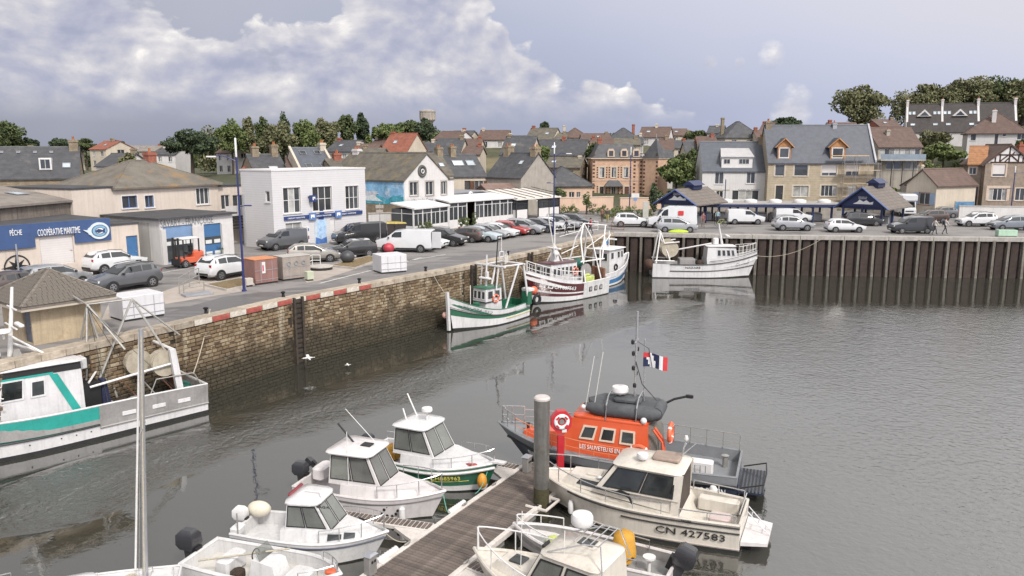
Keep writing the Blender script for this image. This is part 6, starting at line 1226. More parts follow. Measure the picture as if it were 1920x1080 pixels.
def person(label,px,py,hd,top,legs,skin=(.36,.20,.14),hair=(.03,.02,.015),stride=.25,z=None,anchor=None,h=1.74,bag=None):
    g=G(px,py) if anchor is None else Vector(anchor); e=empty('person',(g.x,g.y,ZQ if z is None else z),R(hd),label,'person','people on the quay'); k=h/1.74
    SK=mat('skin_%d'%int(skin[0]*100),skin,.08,6,.6); TP=mat('cloth_%d_%d_%d'%tuple(int(c*100) for c in top),top,.15,8,.9); LG=mat('cloth_%d_%d_%d'%tuple(int(c*100) for c in legs),legs,.15,8,.9); HR=mat('hair_%d'%int(hair[0]*100),hair,.2,9,.8)
    J=dict(pel=(0,0,.93),ch=(0,0,1.22),nk=(.01,0,1.46),hd=(.03,0,1.60),ht=(.02,0,1.70)); mb=bmesh.new(); V={}; rad={}
    def v(n,p,r): V[n]=mb.verts.new(Vector(p)*k); rad[n]=r*k
    v('pel',(0,0,.95),.125); v('wa',(0,0,1.1),.12); v('ch',(0,0,1.30),.145); v('nk',(.01,0,1.47),.055); v('hd',(.03,0,1.60),.088); v('ht',(.03,0,1.70),.07)
    for a,b in (('pel','wa'),('wa','ch'),('ch','nk'),('nk','hd'),('hd','ht')): mb.edges.new((V[a],V[b]))
    for s,n in ((1,'l'),(-1,'r')):
        f=stride*s
        v('hp'+n,(0,.09*s,.88),.09); v('kn'+n,(f*.55+.04,.10*s,.50),.06); v('an'+n,(f-.05,.10*s,.09),.042); v('to'+n,(f+.12,.11*s,.035),.035)
        v('sh'+n,(0,.19*s,1.38),.06); v('el'+n,(-f*.45,.24*s,1.12),.045); v('wr'+n,(-f*.75+.08,.23*s,.90),.032); v('ha'+n,(-f*.85+.11,.22*s,.80),.03)
        for a,b in (('pel','hp'+n),('hp'+n,'kn'+n),('kn'+n,'an'+n),('an'+n,'to'+n),('ch','sh'+n),('sh'+n,'el'+n),('el'+n,'wr'+n),('wr'+n,'ha'+n)): mb.edges.new((V[a],V[b]))
    me=bpy.data.meshes.new('body'); names=list(V); mb.verts.index_update(); mb.to_mesh(me); mb.free()
    o=link('body',me,e); o.modifiers.new('skin','SKIN'); me2=o.data
    if not me2.skin_vertices: 
        bpy.context.view_layer.objects.active=o; bpy.ops.mesh.customdata_skin_add() if hasattr(bpy.ops.mesh,'customdata_skin_add') else None
    sv=me2.skin_vertices[0].data
    for i,n in enumerate(names): sv[i].radius=(rad[n],rad[n])
    sv[0].use_root=True; su=o.modifiers.new('sub','SUBSURF'); su.levels=1; su.render_levels=1
    bpy.context.view_layer.update(); ev=o.evaluated_get(bpy.context.evaluated_depsgraph_get()); m2=bpy.data.meshes.new_from_object(ev); o.modifiers.clear(); o.data=m2
    for m_ in (SK,TP,LG,BLKT): m2.materials.append(m_)
    for p in m2.polygons:
        c=p.center/k; arm=abs(c.y)>.17
        p.material_index=0 if c.z>1.47 or (arm and c.z<.92 and c.z>.7) else 1 if c.z>.95 else 3 if c.z<.08 else 2; p.use_smooth=True
    MB().sphere((.0,0,1.655*k),.108*k,10,6,0,(1,.95,.8)).build('hair',HR,e)
    if bag: MB().rbox((-.2,0,1.2),(.18,.32,.42),.06).build('backpack',mat('bag_cloth',bag,.2,5,.8),e)
    return e
# ---------------------------------------------------------------- teal trawler (left)
def uvp(px,py,z): g=G(px,py,z); return (g.x,g.y)
s0=Vector((*uvp(394,775,0),0)); dd=Vector((-.70,-.714,0)); off=Vector((-.714,.70,0))*2.05
b=Boat('teal_trawler','large white, teal and bare steel trawler moored at left below the kiosk',s0+off,s0+off+dd*15.2,4.3,(1.5,1.62,2.6),tw=.93,rake=1.2,bul=.85,pw=2.6,cat='fishing boat'); L=b.L
b.hull([(0,BOTTOM),(.10,BOATW),(.45,TEAL)],DECKG,BOATW,GREYS,gr=.05,n=30)
# aft bare plate skin over the stern third
for sd in (-1,1):
    q=MB(); n=8
    for i in range(n):
        t0,t1=.0+.335*i/n,.335*(i+1)/n
        for k0,k1 in ((.36,.68),(.68,.995)):
            P=[b.pt(t0,k0,sd),b.pt(t1,k0,sd),b.pt(t1,k1,sd),b.pt(t0,k1,sd)]; P=[p+Vector((-.006,sd*.02,0)) for p in P]; q.add(P,[(0,1,2,3)])
    q.build('steel_plating',GREYS,b.e)
q=MB(); a_,c_=b.pt(0,.3,1),b.pt(0,.995,1); q.add([(a_.x-.02,a_.y,a_.z),(a_.x-.02,-a_.y,a_.z),(c_.x-.02,-c_.y,c_.z),(c_.x-.02,c_.y,c_.z)],[(0,1,2,3)]); q.build('steel_plating',GREYS,b.e,smooth=0)
b.strake(.36,GREYS,.05,0,.335); b.strake(.44,BLKT,.045,.335,1.0)
for t in (.08,.16,.25):
    p=b.pt(t,.62,1); MB().rbox((p.x,p.y+.03,p.z),(.62,.05,.2),.02).build('scupper_plate',BOATW,b.e)
for t in (.36,.40,.44,.52,.6): p=b.pt(t,.3,1); MB().lathe([(.03,0),(.03,.03)],8,(p.x,p.y-.005,p.z),'y').build('outlet',BLKT,b.e)
zd=b.dk(.45)
SIDEW={'p':[(.10,.24,.50,.86),(.30,.44,.50,.86),(.50,.60,.5,.86)],'s':[(.2,.8,.5,.86)],'f':[(.06,.32,.5,.9),(.37,.63,.5,.9),(.68,.94,.5,.9)],'a':[(.55,.85,.05,.8)]}
o,Q=cabin(b.e,b.X(.365),b.X(.93),1.85,1.3,b.sheer(.5)-.25,b.sheer(.5)+2.05,.8,.0,.93,BOATW,BOATW,.14,.05,wins=None,name='wheelhouse')
b.wh=o
for r in ((.36,.45,.45,.84),(.48,.58,.45,.84),(.61,.72,.45,.84),(.75,.82,.45,.78)): pane_on(o,Q['p'],*r,BOATW,BGL,.07,.04)
zt=b.sheer(.5)+2.05
def band(q,u0,u1,v0,v1,m,off=.02,name='teal_band'):
    q=[Vector(p) for p in q]; n=(q[1]-q[0]).cross(q[3]-q[0]).normalized(); c=[quadpt(q,*a)+n*off for a in ((u0,v0),(u1,v0),(u1,v1),(u0,v1))]; MB().add(c+[p-n*off*.9 for p in c],[(0,1,2,3),(0,1,5,4),(1,2,6,5),(2,3,7,6),(3,0,4,7)]).build(name,m,o,smooth=0)
band(Q['p'],0,1,.86,.99,BLKT,.022,'black_band'); band(Q['p'],.3,.86,.84,.88,TEAL,.024)
qq=[Vector(p) for p in Q['p']]; nn=(qq[1]-qq[0]).cross(qq[3]-qq[0]).normalized(); P=[quadpt(qq,*a)+nn*.025 for a in ((.84,.84),(.88,.84),(.985,.03),(.945,.03))]; MB().add(P,[(0,1,2,3)]).build('teal_band',TEAL,o,smooth=0)
rl=MB(); hz=b.sheer(.5)+1.05
for zz in (hz,hz+.28): rl.tube([(b.X(.95),1.62,zz+.1),(b.X(.62),2.02,zz),(b.X(.57),2.0,zz-.25)],.025,5)
rl.build('side_handrail',WTUBE,b.e)
xw=b.X(.365)
MB().bx(xw-.9,xw-.02,-1.0,1.2,zd,zd+1.7).build('engine_casing',BLKT,b.e,smooth=0); MB().loft([[(xw-1.35,.6,zd),(xw-.9,.6,zd),(xw-.9,1.3,zd),(xw-1.35,1.3,zd)],[(xw-1.15,.7,zd+1.75),(xw-.95,.7,zd+1.75),(xw-.95,1.2,zd+1.75),(xw-1.15,1.2,zd+1.75)]]).build('blue_hung_net',mat('navy_net',(.02,.025,.07),.5,14,.95,bump=.8),b.e)
MB().rbox((xw+.1,.9,zt-.25),(1.0,.8,.5),.05).build('vent_housing',BOATW,b.e); MB().bx(xw-.45,xw-.41,.62,1.18,zt-.42,zt-.12).build('vent_grille',BLKT,b.e,smooth=0)
# mast on the wheelhouse
mx=b.X(.52); mz=zt+.1; ms=MB(); ms.tube([(mx,.2,mz),(mx-.4,.2,mz+3.3)],[.11,.06],8); ms.tube([(mx-.2,-.7,mz+1.6),(mx-.2,1.1,mz+1.6)],.04,6); ms.tube([(mx-.3,-.5,mz+2.4),(mx-.3,.9,mz+2.4)],.035,6); ms.tube([(mx-.05,.2,mz+.9),(mx-1.6,.2,mz+.05)],.06,6); ms.tube([(mx-.1,.2,mz+1.2),(mx-1.5,.9,mz+.05)],.05,6); b.mast=ms.build('mast',WTUBE,b.e)
radome(b.e,mx+.75,.5,mz,.38,.26,.4); radome(b.e,mx+.25,.8,mz+1.2,.34,.16,.25)
o2=MB().rbox((mx-.35,.9,mz+1.75),(.2,.9,.14),.05).build('radar_bar',TRIM,b.e)
MB().loft([[(mx-.5,.55,mz),(mx+.1,.55,mz),(mx+.1,.75,mz),(mx-.5,.75,mz)],[(mx-.3,.6,mz+.65),(mx-.1,.6,mz+.65),(mx-.1,.7,mz+.65),(mx-.3,.7,mz+.65)]]).build('funnel',GALV,b.e)
for x,y,h_ in ((.72,.9,1.6),(.70,1.1,1.8),(.78,1.3,.6)): MB().tube([(b.X(x),y,mz),(b.X(x),y,mz+h_)],.02,5).build('whip_aerial',WTUBE,b.e)
MB().rbox((b.X(.8),.3,mz+.12),(1.6,.5,.22),.1).build('life_raft',TRIM,b.e)
# rig: derricks between an A-frame at the wheelhouse and the gallows
za=zd+4.5; A0=Vector((xw-1.2,-.6,za+.5)); A1=Vector((b.X(.155),-.5,za+.5))
rg=lambda pts,r,nm,m=GALV:MB().tube(pts,r,6).build(nm,m,b.e)
rg([A0+Vector((.6,0,.5)),A0,Vector((b.X(.22),.9,zd+2.9))],.05,'derrick_boom'); rg([A0,Vector((b.X(.2),-.6,zd+3.1))],.04,'derrick_boom'); rg([A0,A1],.04,'triatic_stay')
for y in (-1.0,.6): rg([Vector((xw-.5,y,zd+1.7)),A0],.05,'a_frame_leg')
rg([A0,Vector((b.X(.24),.2,zd+.4))],.055,'derrick_strut'); rg([A1,Vector((xw-.9,.8,zd+1.5))],.055,'derrick_strut'); rg([A1,Vector((xw-1.1,.3,zd+1.4))],.05,'derrick_strut'); rg([A1,Vector((b.X(.10),1.2,zd+2.4))],.055,'derrick_strut'); rg([A1,Vector((b.X(.02),-.2,zd+2.9))],.05,'derrick_strut')
rg([Vector((xw-.4,1.35,zd+1.55)),Vector((b.X(.10),1.6,zd+2.0))],.055,'boom_spar',WTUBE); rg([Vector((xw-.4,1.25,zd+1.75)),Vector((b.X(.23),-1.2,zd+2.3))],.05,'boom_spar',WTUBE)
for y in (-1.75,1.75):
    g_=MB(); g_.loft([[(b.X(.08)-.16,y-.12,zd),(b.X(.08)+.16,y-.12,zd),(b.X(.08)+.16,y+.12,zd),(b.X(.08)-.16,y+.12,zd)],[(b.X(.10)-.14,y-.12,zd+2.75),(b.X(.10)+.14,y-.12,zd+2.75),(b.X(.10)+.14,y+.12,zd+2.75),(b.X(.10)-.14,y+.12,zd+2.75)]]); g_.build('gallows_post',BOATW,b.e,smooth=0); rg([Vector((b.X(.09),y,zd+1.7)),Vector((b.X(.0)+.1,y,b.sheer(0)))],.06,'gallows_brace')
rg([Vector((b.X(.10),-1.85,zd+2.75)),Vector((b.X(.10),1.85,zd+2.75))],.07,'gallows_beam',WTUBE)
for x_,y in ((.235,-1.0),(.17,.1),(.115,1.15)):
    netdrum(b.e,b.X(x_),zd+2.0,.55,.62,DRUM,NETB,y)
for i in range(5): rg([Vector((b.X(.08+.05*i),1.5-.5*i,zd+.2)),Vector((b.X(.14+.05*i),1.2-.4*i,zd+1.6))],.035,'deck_pipe',GALV if i%2 else RUST)
rg([Vector((b.X(.02),1.9,b.sheer(0)+.05)),Vector((b.X(.04),1.9,b.sheer(0)+.7)),Vector((b.X(.16),1.95,b.sheer(.1)+.7)),Vector((b.X(.18),1.95,b.sheer(.1)+.05))],.03,'stern_rail',GALV)
for i in range(3): rg([A0+Vector((.1*i,.2*i,0)),Vector((b.X(.30-.1*i),1.7,b.sheer(.2)))],.012,'rigging_wire',BLKT)
MB().sphere((b.X(.05),.9,zd+.5),.4,10,7,0,(1,1.3,.8)).build('heaped_net',NETG,b.e); MB().rbox((b.X(.04),-.6,zd+.5),(.5,1.2,.9),.05).build('rusty_winch',RUST,b.e)
for i in range(3): MB().sphere((b.X(.2)+.5*i,.6-.3*i,zd+.28),.3,10,6,0,(1.2,1,.7)).build('heaped_net',NETB if i%2 else GREYS,b.e)
MB().rbox((b.X(.16),1.2,zd+.3),(.9,.5,.5),.06).build('fish_box',LEAD,b.e); MB().rbox((b.X(.24),1.0,zd+.22),(1.0,.6,.4),.05).build('hatch_cover',DECKW,b.e); MB().rbox((b.X(.28),-.8,zd+.5),(.9,.8,1.0),.05).build('winch_box',GREYS,b.e)
# ---------------------------------------------------------------- green trawler
b=Boat('green_trawler','small white and green wooden trawler with white gantry at the stone quay',(0.7,61.5),(-4.6,55.5),2.8,(1.25,1.15,2.55),tw=.70,rake=.5,bul=.45,pw=2.3,cat='fishing boat')
b.hull([(0,BOTTOM),(.07,BOATW),(.46,GREENP),(.66,BOATW),(.69,BLKT),(.71,BOATW)],GREENP,GREENP,GREENP,.045); b.strake(.66,BLKT,.03,.25); b.strake(.36,mat('yellow_strake',(.45,.40,.12),.1,3,.5),.03,0,.4)
p=b.pt(1,1,1); MB().loft([[(p.x-.18,-.1,.1),(p.x+.02,-.1,.1),(p.x+.02,.1,.1),(p.x-.18,.1,.1)],[(p.x-.05,-.1,p.z+.35),(p.x+.14,-.1,p.z+.35),(p.x+.14,.1,p.z+.35),(p.x-.05,.1,p.z+.35)]]).build('stem_post',BOATW,b.e,smooth=0)
zd=b.dk(.4); o,Q=cabin(b.e,b.X(.38),b.X(.60),.75,.68,zd,zd+2.05,.1,.05,.95,BOATW,GREENP,.12,.04,wins={'f':[(.05,.32,.60,.92),(.36,.64,.60,.92),(.68,.95,.60,.92)],'p':[(.1,.45,.6,.92),(.55,.9,.6,.92)],'s':[(.1,.45,.6,.92)]},fm=BOATW)
lifering(b.e,(b.X(.47),.78,zd+1.25),'y',.28); MB().bx(b.X(.37),b.X(.61),-.77,.77,zd+1.02,zd+1.08).build('cabin_moulding',BLKT,b.e,smooth=0)
MB().lathe([(.2,0),(.18,.3),(.26,.5),(.26,.75),(.18,.8)],14,(b.X(.68),.35,b.dk(.68))).build('capstan',GREENP,b.e); MB().tube([(b.X(.66),-.4,b.dk(.66)),(b.X(.66),-.4,b.dk(.66)+2.0)],.035,6).build('fore_post',WTUBE,b.e)
# stern gantry
gz=zd+3.6; W_=1.15
for s in (-1,1):
    MB().tube([(b.X(.06),s*1.2,b.sheer(.06)),(b.X(.13),s*W_,gz)],.09,6).build('gantry_leg',BOATW,b.e); MB().tube([(b.X(.36),s*.95,zd+.3),(b.X(.20),s*W_,gz)],.08,6).build('gantry_leg',BOATW,b.e); MB().tube([(b.X(.13),s*W_,gz),(b.X(.45),s*.85,gz)],.07,6).build('gantry_arm',BOATW,b.e); MB().tube([(b.X(.44),s*.85,gz),(b.X(.47),s*.8,zd+1.9)],.06,6).build('gantry_strut',BOATW,b.e)
MB().tube([(b.X(.13),-W_-.15,gz),(b.X(.13),W_+.15,gz)],.09,6).build('gantry_beam',BOATW,b.e); MB().tube([(b.X(.44),-1.5,gz+.05),(b.X(.44),1.5,gz+.05)],.09,6).build('gantry_beam',BOATW,b.e)
MB().rbox((b.X(.05),.95,b.sheer(0)+.3),(.5,.7,1.0),.04).build('stern_gallows',GREENP,b.e); MB().rbox((b.X(.03),.95,b.sheer(0)+.95),(.7,.8,.25),.05).build('gallows_head',BOATW,b.e)
ms=MB(); mx=b.X(.50); ms.tube([(mx,0,zd+2.1),(mx-.1,0,gz+.9)],[.1,.06],6); ms.tube([(mx-.05,-.5,zd+2.7),(mx-.05,.5,zd+2.7)],.05,5); ms.build('mast',BOATW,b.e); MB().rbox((mx,.1,zd+3.0),(.25,.3,.5),.06).build('searchlight',BOATW,b.e); MB().rbox((mx+.1,0,zd+2.75),(.3,1.1,.14),.05).build('radar_bar',TRIM,b.e)
lf=MB(); 
for x in (-.22,.22): lf.tube([(b.X(.2)+x,-.6,gz+.05),(b.X(.2)+x,-.6,gz+.85)],.05,5)
lf.tube([(b.X(.2)-.22,-.6,gz+.85),(b.X(.2)+.22,-.6,gz+.85)],.05,5); lf.tube([(b.X(.2)-.22,-.6,gz+.45),(b.X(.2)+.22,-.6,gz+.45)],.05,5); lf.build('light_frame',BOATW,b.e); MB().tube([(b.X(.2),-.6,gz+.8),(b.X(.2),-.6,gz+2.0)],.035,5).build('light_mast',BOATW,b.e)
MB().tube([(b.X(.46),.6,gz-1.6),(b.X(.40),.5,gz+2.3)],.05,6).build('dark_pole',BLKT,b.e)
for i in range(6): MB().tube([(b.X(.15)+.2*i,-.3+.12*i,gz),(b.X(.15)+.2*i,-.3+.12*i,gz+.5+.25*(i%3))],.02,4).build('whip_aerial',WTUBE,b.e)
for i in range(4): MB().sphere((b.X(.25)+.3*i,.3*(-1)**i,b.dk(.2)+.2),.25,9,6,0,(1,1,.6)).build('heaped_net',NETG,b.e)
MB().sphere((b.X(.98),-.45,1.15),.24,10,7).build('fender_ball',mat('pale_pink_buoy',(.55,.33,.28),.1,4,.6),b.e); b.mark('CN 274 312',.90,.60,.80,.92,1,GREYL)
# ---------------------------------------------------------------- maroon trawler
b=Boat('maroon_trawler','maroon and white trawler with white railed wheelhouse moored mid quay',(7.9,71.8),(1.1,65.4),3.3,(1.5,1.45,2.75),tw=.85,rake=1.0,bul=.5,pw=2.6,cat='fishing boat')
b.hull([(0,BOTTOM),(.05,BOATW),(.28,MAROON),(.42,BOATW),(.50,MAROON)],DECKG,BOATW,BOATW,.06)
for sd in (-1,1):
    q=MB(); n=6
    for i in range(n):
        t0,t1=.40*i/n,.40*(i+1)/n
        for k0,k1 in ((.08,.5),(.5,.99)): q.add([p+Vector((-.006,sd*.02,0)) for p in (b.pt(t0,k0,sd),b.pt(t1,k0,sd),b.pt(t1,k1,sd),b.pt(t0,k1,sd))],[(0,1,2,3)])
    q.build('pale_plating',mat('pale_plating',(.50,.50,.50),.12,2,.5,streak=.3),b.e)
for t in (.14,.22,.30):
    p=b.pt(t,.55,1); MB().rbox((p.x,p.y+.03,p.z),(.42,.06,.42),.03).build('freeing_port',BLKT,b.e); MB().rbox((p.x,p.y+.05,p.z),(.26,.06,.28),.02).build('port_flap',GREYS,b.e)
b.mark('CH 887563',.76,.52,.66,.84,1,WHT)
p=b.pt(.86,.8,1); 
for t in (.80,.88):
    P=[b.pt(t+.025,.64,1),b.pt(t-.03,.64,1),b.pt(t-.045,.86,1),b.pt(t+.01,.86,1)]; n_=(P[1]-P[0]).cross(P[3]-P[0]).normalized(); c_=sum(P,Vector())/4; I=[p.lerp(c_,.4) for p in P]; q=MB()
    q.add([p+n_*.05 for p in P]+[p+n_*.05 for p in I],[(i,(i+1)%4,4+(i+1)%4,4+i) for i in range(4)]); q.build('bow_emblem',WHT,b.e,smooth=0)
# raised foredeck bulwark and wheelhouse forward
zf=b.sheer(.6); MB().bx(b.X(.40),b.X(.40)+.08,-1.4,1.4,b.dk(.4),zf+.4).build('break_bulkhead',BOATW,b.e,smooth=0)
q=MB()
for sd in (-1,1):
    for i in range(10):
        t0,t1=.42+.56*i/10,.42+.56*(i+1)/10; f=lambda t,z:Vector((b.X(t),sd*(b.half(t)+.01),b.sheer(t)+z)); q.add([f(t0,-.02),f(t1,-.02),f(t1,.28),f(t0,.28)],[(0,1,2,3)])
q.build('white_top_strake',BOATW,b.e); b.rail(.42,.985,1.05,WTUBE,posts=10,r=.035,inset=.06)
o,Q=cabin(b.e,b.X(.44),b.X(.78),1.15,.95,b.dk(.5),b.dk(.5)+2.3,.2,.0,.95,BOATW,MAROON,.14,.05,wins={'p':[(.08+.155*i,.19+.155*i,.55,.88) for i in range(6)],'f':[(.05,.3,.55,.88),(.36,.64,.55,.88),(.7,.95,.55,.88)],'s':[(.1,.4,.55,.88)]},fm=BOATW)
lifering(b.e,(b.X(.47),1.22,b.dk(.5)+1.5),'y',.3)
mz=b.dk(.5)+2.4; mx=b.X(.62); MB().loft([[(mx-.35,-.3,mz),(mx+.35,-.3,mz),(mx+.35,.3,mz),(mx-.35,.3,mz)],[(mx-.12,-.12,mz+1.3),(mx+.12,-.12,mz+1.3),(mx+.12,.12,mz+1.3),(mx-.12,.12,mz+1.3)]]).build('mast_base',BOATW,b.e,smooth=0); MB().tube([(mx,0,mz+1.2),(mx,0,mz+3.4)],.06,6).build('mast',WTUBE,b.e); MB().rbox((mx+.2,.1,mz+1.15),(.3,1.6,.14),.05).build('radar_bar',TRIM,b.e); MB().sphere((mx+.3,.45,mz+.75),.28,10,7).build('satellite_dome',TRIM,b.e)
for dx,dy in ((-.6,.4),(.5,-.4),(-.4,-.5)): MB().tube([(mx+dx,dy,mz),(mx,0,mz+1.4)],.05,5).build('mast_stay',WTUBE,b.e)
MB().tube([(mx+.5,.6,mz+.3),(mx+1.5,.6,mz+4.3)],.045,5).build('raised_boom',WTUBE,b.e)
zd=b.dk(.2); gz=zd+4.2
ap=Vector((b.X(.22),0,gz+1.3))
for x in (.10,.34):
    for s in (-1,1): MB().tube([(b.X(x),s*1.35,zd),(b.X(.22)+(x-.22)*6,s*.3,gz),ap],.07,6).build('pyramid_leg',WTUBE,b.e)
    MB().tube([(b.X(x),-1.35,zd+2.3),(b.X(x),1.35,zd+2.3)],.06,5).build('gantry_beam',WTUBE,b.e)
for s in (-1,1): MB().tube([(b.X(.06),s*1.2,zd+2.3),(b.X(.40),s*1.2,zd+2.3)],.06,5).build('gantry_beam',WTUBE,b.e)
MB().tube([ap,Vector((b.X(-.12),0,gz+.9)),],.05,5).build('outrigger_boom',WTUBE,b.e); MB().tube([Vector((b.X(.6),.4,gz+.4)),ap-Vector((0,0,.6))],.03,5).build('stay',WTUBE,b.e); MB().tube([Vector((b.X(-.10),0,gz+.9)),Vector((b.X(.05),.9,zd+2.2))],.05,5).build('outrigger_strut',WTUBE,b.e); MB().tube([Vector((b.X(.55),.2,mz+.6)),Vector((b.X(.33),.3,gz-.6))],.045,5).build('stay',WTUBE,b.e)
netdrum(b.e,b.X(.30),zd+1.35,2.0,.7,GREYS,NETG); MB().sphere((b.X(.36),.5,zd+2.1),.48,12,8,0,(1,1,.85)).build('green_net_roll',NETG,b.e)
MB().rbox((b.X(.26),.9,zd+.5),(1.3,.6,.8),.08).build('lime_net_bin',LIME,b.e); MB().sphere((b.X(.28),.8,zd+1.0),.42,10,6,0,(1.2,.9,.5)).build('lime_net_heap',LIME,b.e)
for x,y in ((.08,1.0),(.05,.5)): MB().rbox((b.X(x),y,zd+.75),(.25,.9,1.4),.04).build('trawl_door',RUST,b.e)
MB().sphere((b.X(.97),.75,1.35),.34,12,8).build('orange_fender',BUOYO,b.e); MB().torus((b.X(.95),.95,.55),.35,.13,'y',18,8).build('tyre_fender',TYRE,b.e)
# ---------------------------------------------------------------- blue and white trawler
b=Boat('blue_trawler','white trawler with blue waterline band behind the maroon trawler',(5.6,72.3),(11.9,79.9),3.0,(1.3,1.25,2.6),tw=.8,rake=.8,bul=.55,pw=2.5,cat='fishing boat')
b.hull([(0,BOTTOM),(.05,BOATW),(.18,BLUEP),(.50,BOATW),(.62,BLUEP),(.65,BOATW)],DECKW,BOATW,BOATW,.05)
zd=b.dk(.6); o,Q=cabin(b.e,b.X(.48),b.X(.78),1.0,.85,zd,zd+2.5,.15,.0,.95,BOATW,TRIM,.25,.07,wins={'s':[(.1,.3,.62,.9),(.55,.72,.62,.9),(.78,.94,.62,.9)],'p':[(.1,.3,.6,.9)],'f':[(.05,.3,.62,.9),(.36,.64,.62,.9),(.7,.95,.62,.9)],'a':[(.12,.42,.05,.85),(.55,.9,.55,.88)]},fm=BOATW)
MB().torus((b.X(.60),-.98,zd+.75),.26,.08,'y',16,6).build('tyre_fender',TYRE,b.e); MB().tube([(b.X(.62),0,zd+2.6),(b.X(.62),0,zd+4.2)],.06,6).build('mast',WTUBE,b.e); MB().rbox((b.X(.64),0,zd+3.4),(.25,1.5,.14),.05).build('radar_bar',TRIM,b.e); MB().rbox((b.X(.58),.1,zd+3.1),(.4,.5,.4),.08).build('blue_searchlight',BLUEP,b.e); MB().loft([[(b.X(.50),-.2,zd+2.55),(b.X(.56),-.2,zd+2.55),(b.X(.56),.2,zd+2.55),(b.X(.50),.2,zd+2.55)],[(b.X(.53),-.05,zd+3.5),(b.X(.55),-.05,zd+3.5),(b.X(.55),.05,zd+3.5),(b.X(.53),.05,zd+3.5)]]).build('funnel',BOATW,b.e,smooth=0)
for s in (-1,1): MB().tube([(b.X(.30),s*1.1,b.dk(.3)),(b.X(.34),s*.8,b.dk(.3)+2.9)],.07,6).build('gantry_leg',WTUBE,b.e); MB().tube([(b.X(.34),s*.8,b.dk(.3)+2.9),(b.X(.6),s*.3,zd+3.9)],.045,5).build('stay',WTUBE,b.e)
MB().tube([(b.X(.34),-.9,b.dk(.3)+2.9),(b.X(.34),.9,b.dk(.3)+2.9)],.07,6).build('gantry_beam',WTUBE,b.e); MB().sphere((b.X(.38),-.6,b.dk(.38)+.35),.45,10,6,0,(1.2,.9,.6)).build('lime_net_heap',LIME,b.e); MB().rbox((b.X(.26),-.8,b.dk(.2)+.7),(.2,.8,1.4),.04).build('trawl_door',RUST,b.e)
# ---------------------------------------------------------------- white trawler at the sheet piles
b=Boat('white_trawler','white trawler with black stripes and stern net drum at the sheet piles',(14.4,80.9),(25.3,80.5),2.9,(1.5,1.40,2.35),tw=.9,rake=.9,bul=.5,pw=2.6,cat='fishing boat')
b.hull([(0,BOTTOM),(.06,BOATW)],DECKG,BLKT,BOATW,.035); b.strake(.52,BLKT,.05,.16,1.0); b.strake(.995,BLKT,.05,.16,1)
b.mark('NAZARÉ',.30,.44,.72,.88,-1,BLK); b.mark('CN 914837',.78,.93,.66,.82,-1,GREYL)
zd=b.sheer(.6)-.35; q=MB()
for sd in (-1,1):
    for i in range(9):
        t0,t1=.5+.49*i/9,.5+.49*(i+1)/9; f=lambda t,z:Vector((b.X(t),sd*(b.half(t)-.05)*(1-.06*z),b.sheer(t)+z)); q.add([f(t0,0),f(t1,0),f(t1,.42),f(t0,.42)],[(0,1,2,3)])
q.build('raised_bulwark',BOATW,b.e); MB().bx(b.X(.5),b.X(.5)+.06,-1.35,1.35,b.dk(.5),b.sheer(.5)+.42).build('break_bulkhead',BOATW,b.e,smooth=0); b.strake(1.2,BLKT,.03,.52,.98)
o,Q=cabin(b.e,b.X(.50),b.X(.80),1.05,.9,b.sheer(.5)+.1,b.sheer(.5)+1.75,.35,.1,.93,BOATW,TRIM,.12,.05,wins={'s':[(.34,.46,.40,.82),(.5,.62,.40,.82),(.66,.78,.40,.82),(.82,.92,.40,.82)],'f':[(.05,.3,.4,.85),(.36,.64,.4,.85),(.7,.95,.4,.85)],'p':[(.3,.5,.4,.85)]},fm=BOATW)
zt=b.sheer(.5)+1.85; MB().bx(b.X(.5),b.X(.8),-1.0,1.0,zt-.14,zt-.10).build('cabin_moulding',BLKT,b.e,smooth=0)
b.rail(.80,.985,1.35,WTUBE,posts=6,r=.03,inset=.1,hb=1.2); MB().rbox((b.X(.60),.1,zt+.35),(.55,.5,.7),.12).build('life_raft',TRIM,b.e); MB().tube([(b.X(.66),0,zt),(b.X(.63),0,zt+1.5),(b.X(.62),0,zt+2.2)],[.14,.1,.05],8).build('mast',BOATW,b.e); MB().rbox((b.X(.70),0,zt+.95),(.3,1.1,.16),.06).build('radar_bar',TRIM,b.e); MB().tube([(b.X(.67),0,zt+.7),(b.X(.73),0,zt+.85)],.06,5).build('radar_arm',BOATW,b.e)
MB().tube([(b.X(.25),0,zt-.5),(b.X(.56),0,zt+.15)],.08,6).build('boom',BOATW,b.e)
netdrum(b.e,b.X(.16),b.dk(.1)+2.0,2.1,.85,DRUM,DRUM); 
for s in (-1,1):
    MB().tube([(b.X(.03),s*1.25,b.sheer(0)),(b.X(.07),s*.7,b.sheer(0)+3.2)],.08,6).build('gantry_leg',WTUBE,b.e); MB().tube([(b.X(.16),s*1.25,b.sheer(.1)+.3),(b.X(.07),s*.7,b.sheer(0)+3.2)],.06,6).build('gantry_leg',WTUBE,b.e); MB().tube([(b.X(.02),s*1.25,b.sheer(0)+.3),(b.X(.2),s*1.25,b.sheer(.1)+.3)],.06,6).build('gantry_arm',WTUBE,b.e); MB().tube([(b.X(.10),s*1.2,b.dk(.1)+2.6),(b.X(.24),s*1.2,b.dk(.1)+2.75)],.06,6).build('gantry_arm',WTUBE,b.e)
MB().tube([(b.X(.07),-.8,b.sheer(0)+3.2),(b.X(.07),.8,b.sheer(0)+3.2)],.08,6).build('gantry_beam',WTUBE,b.e)
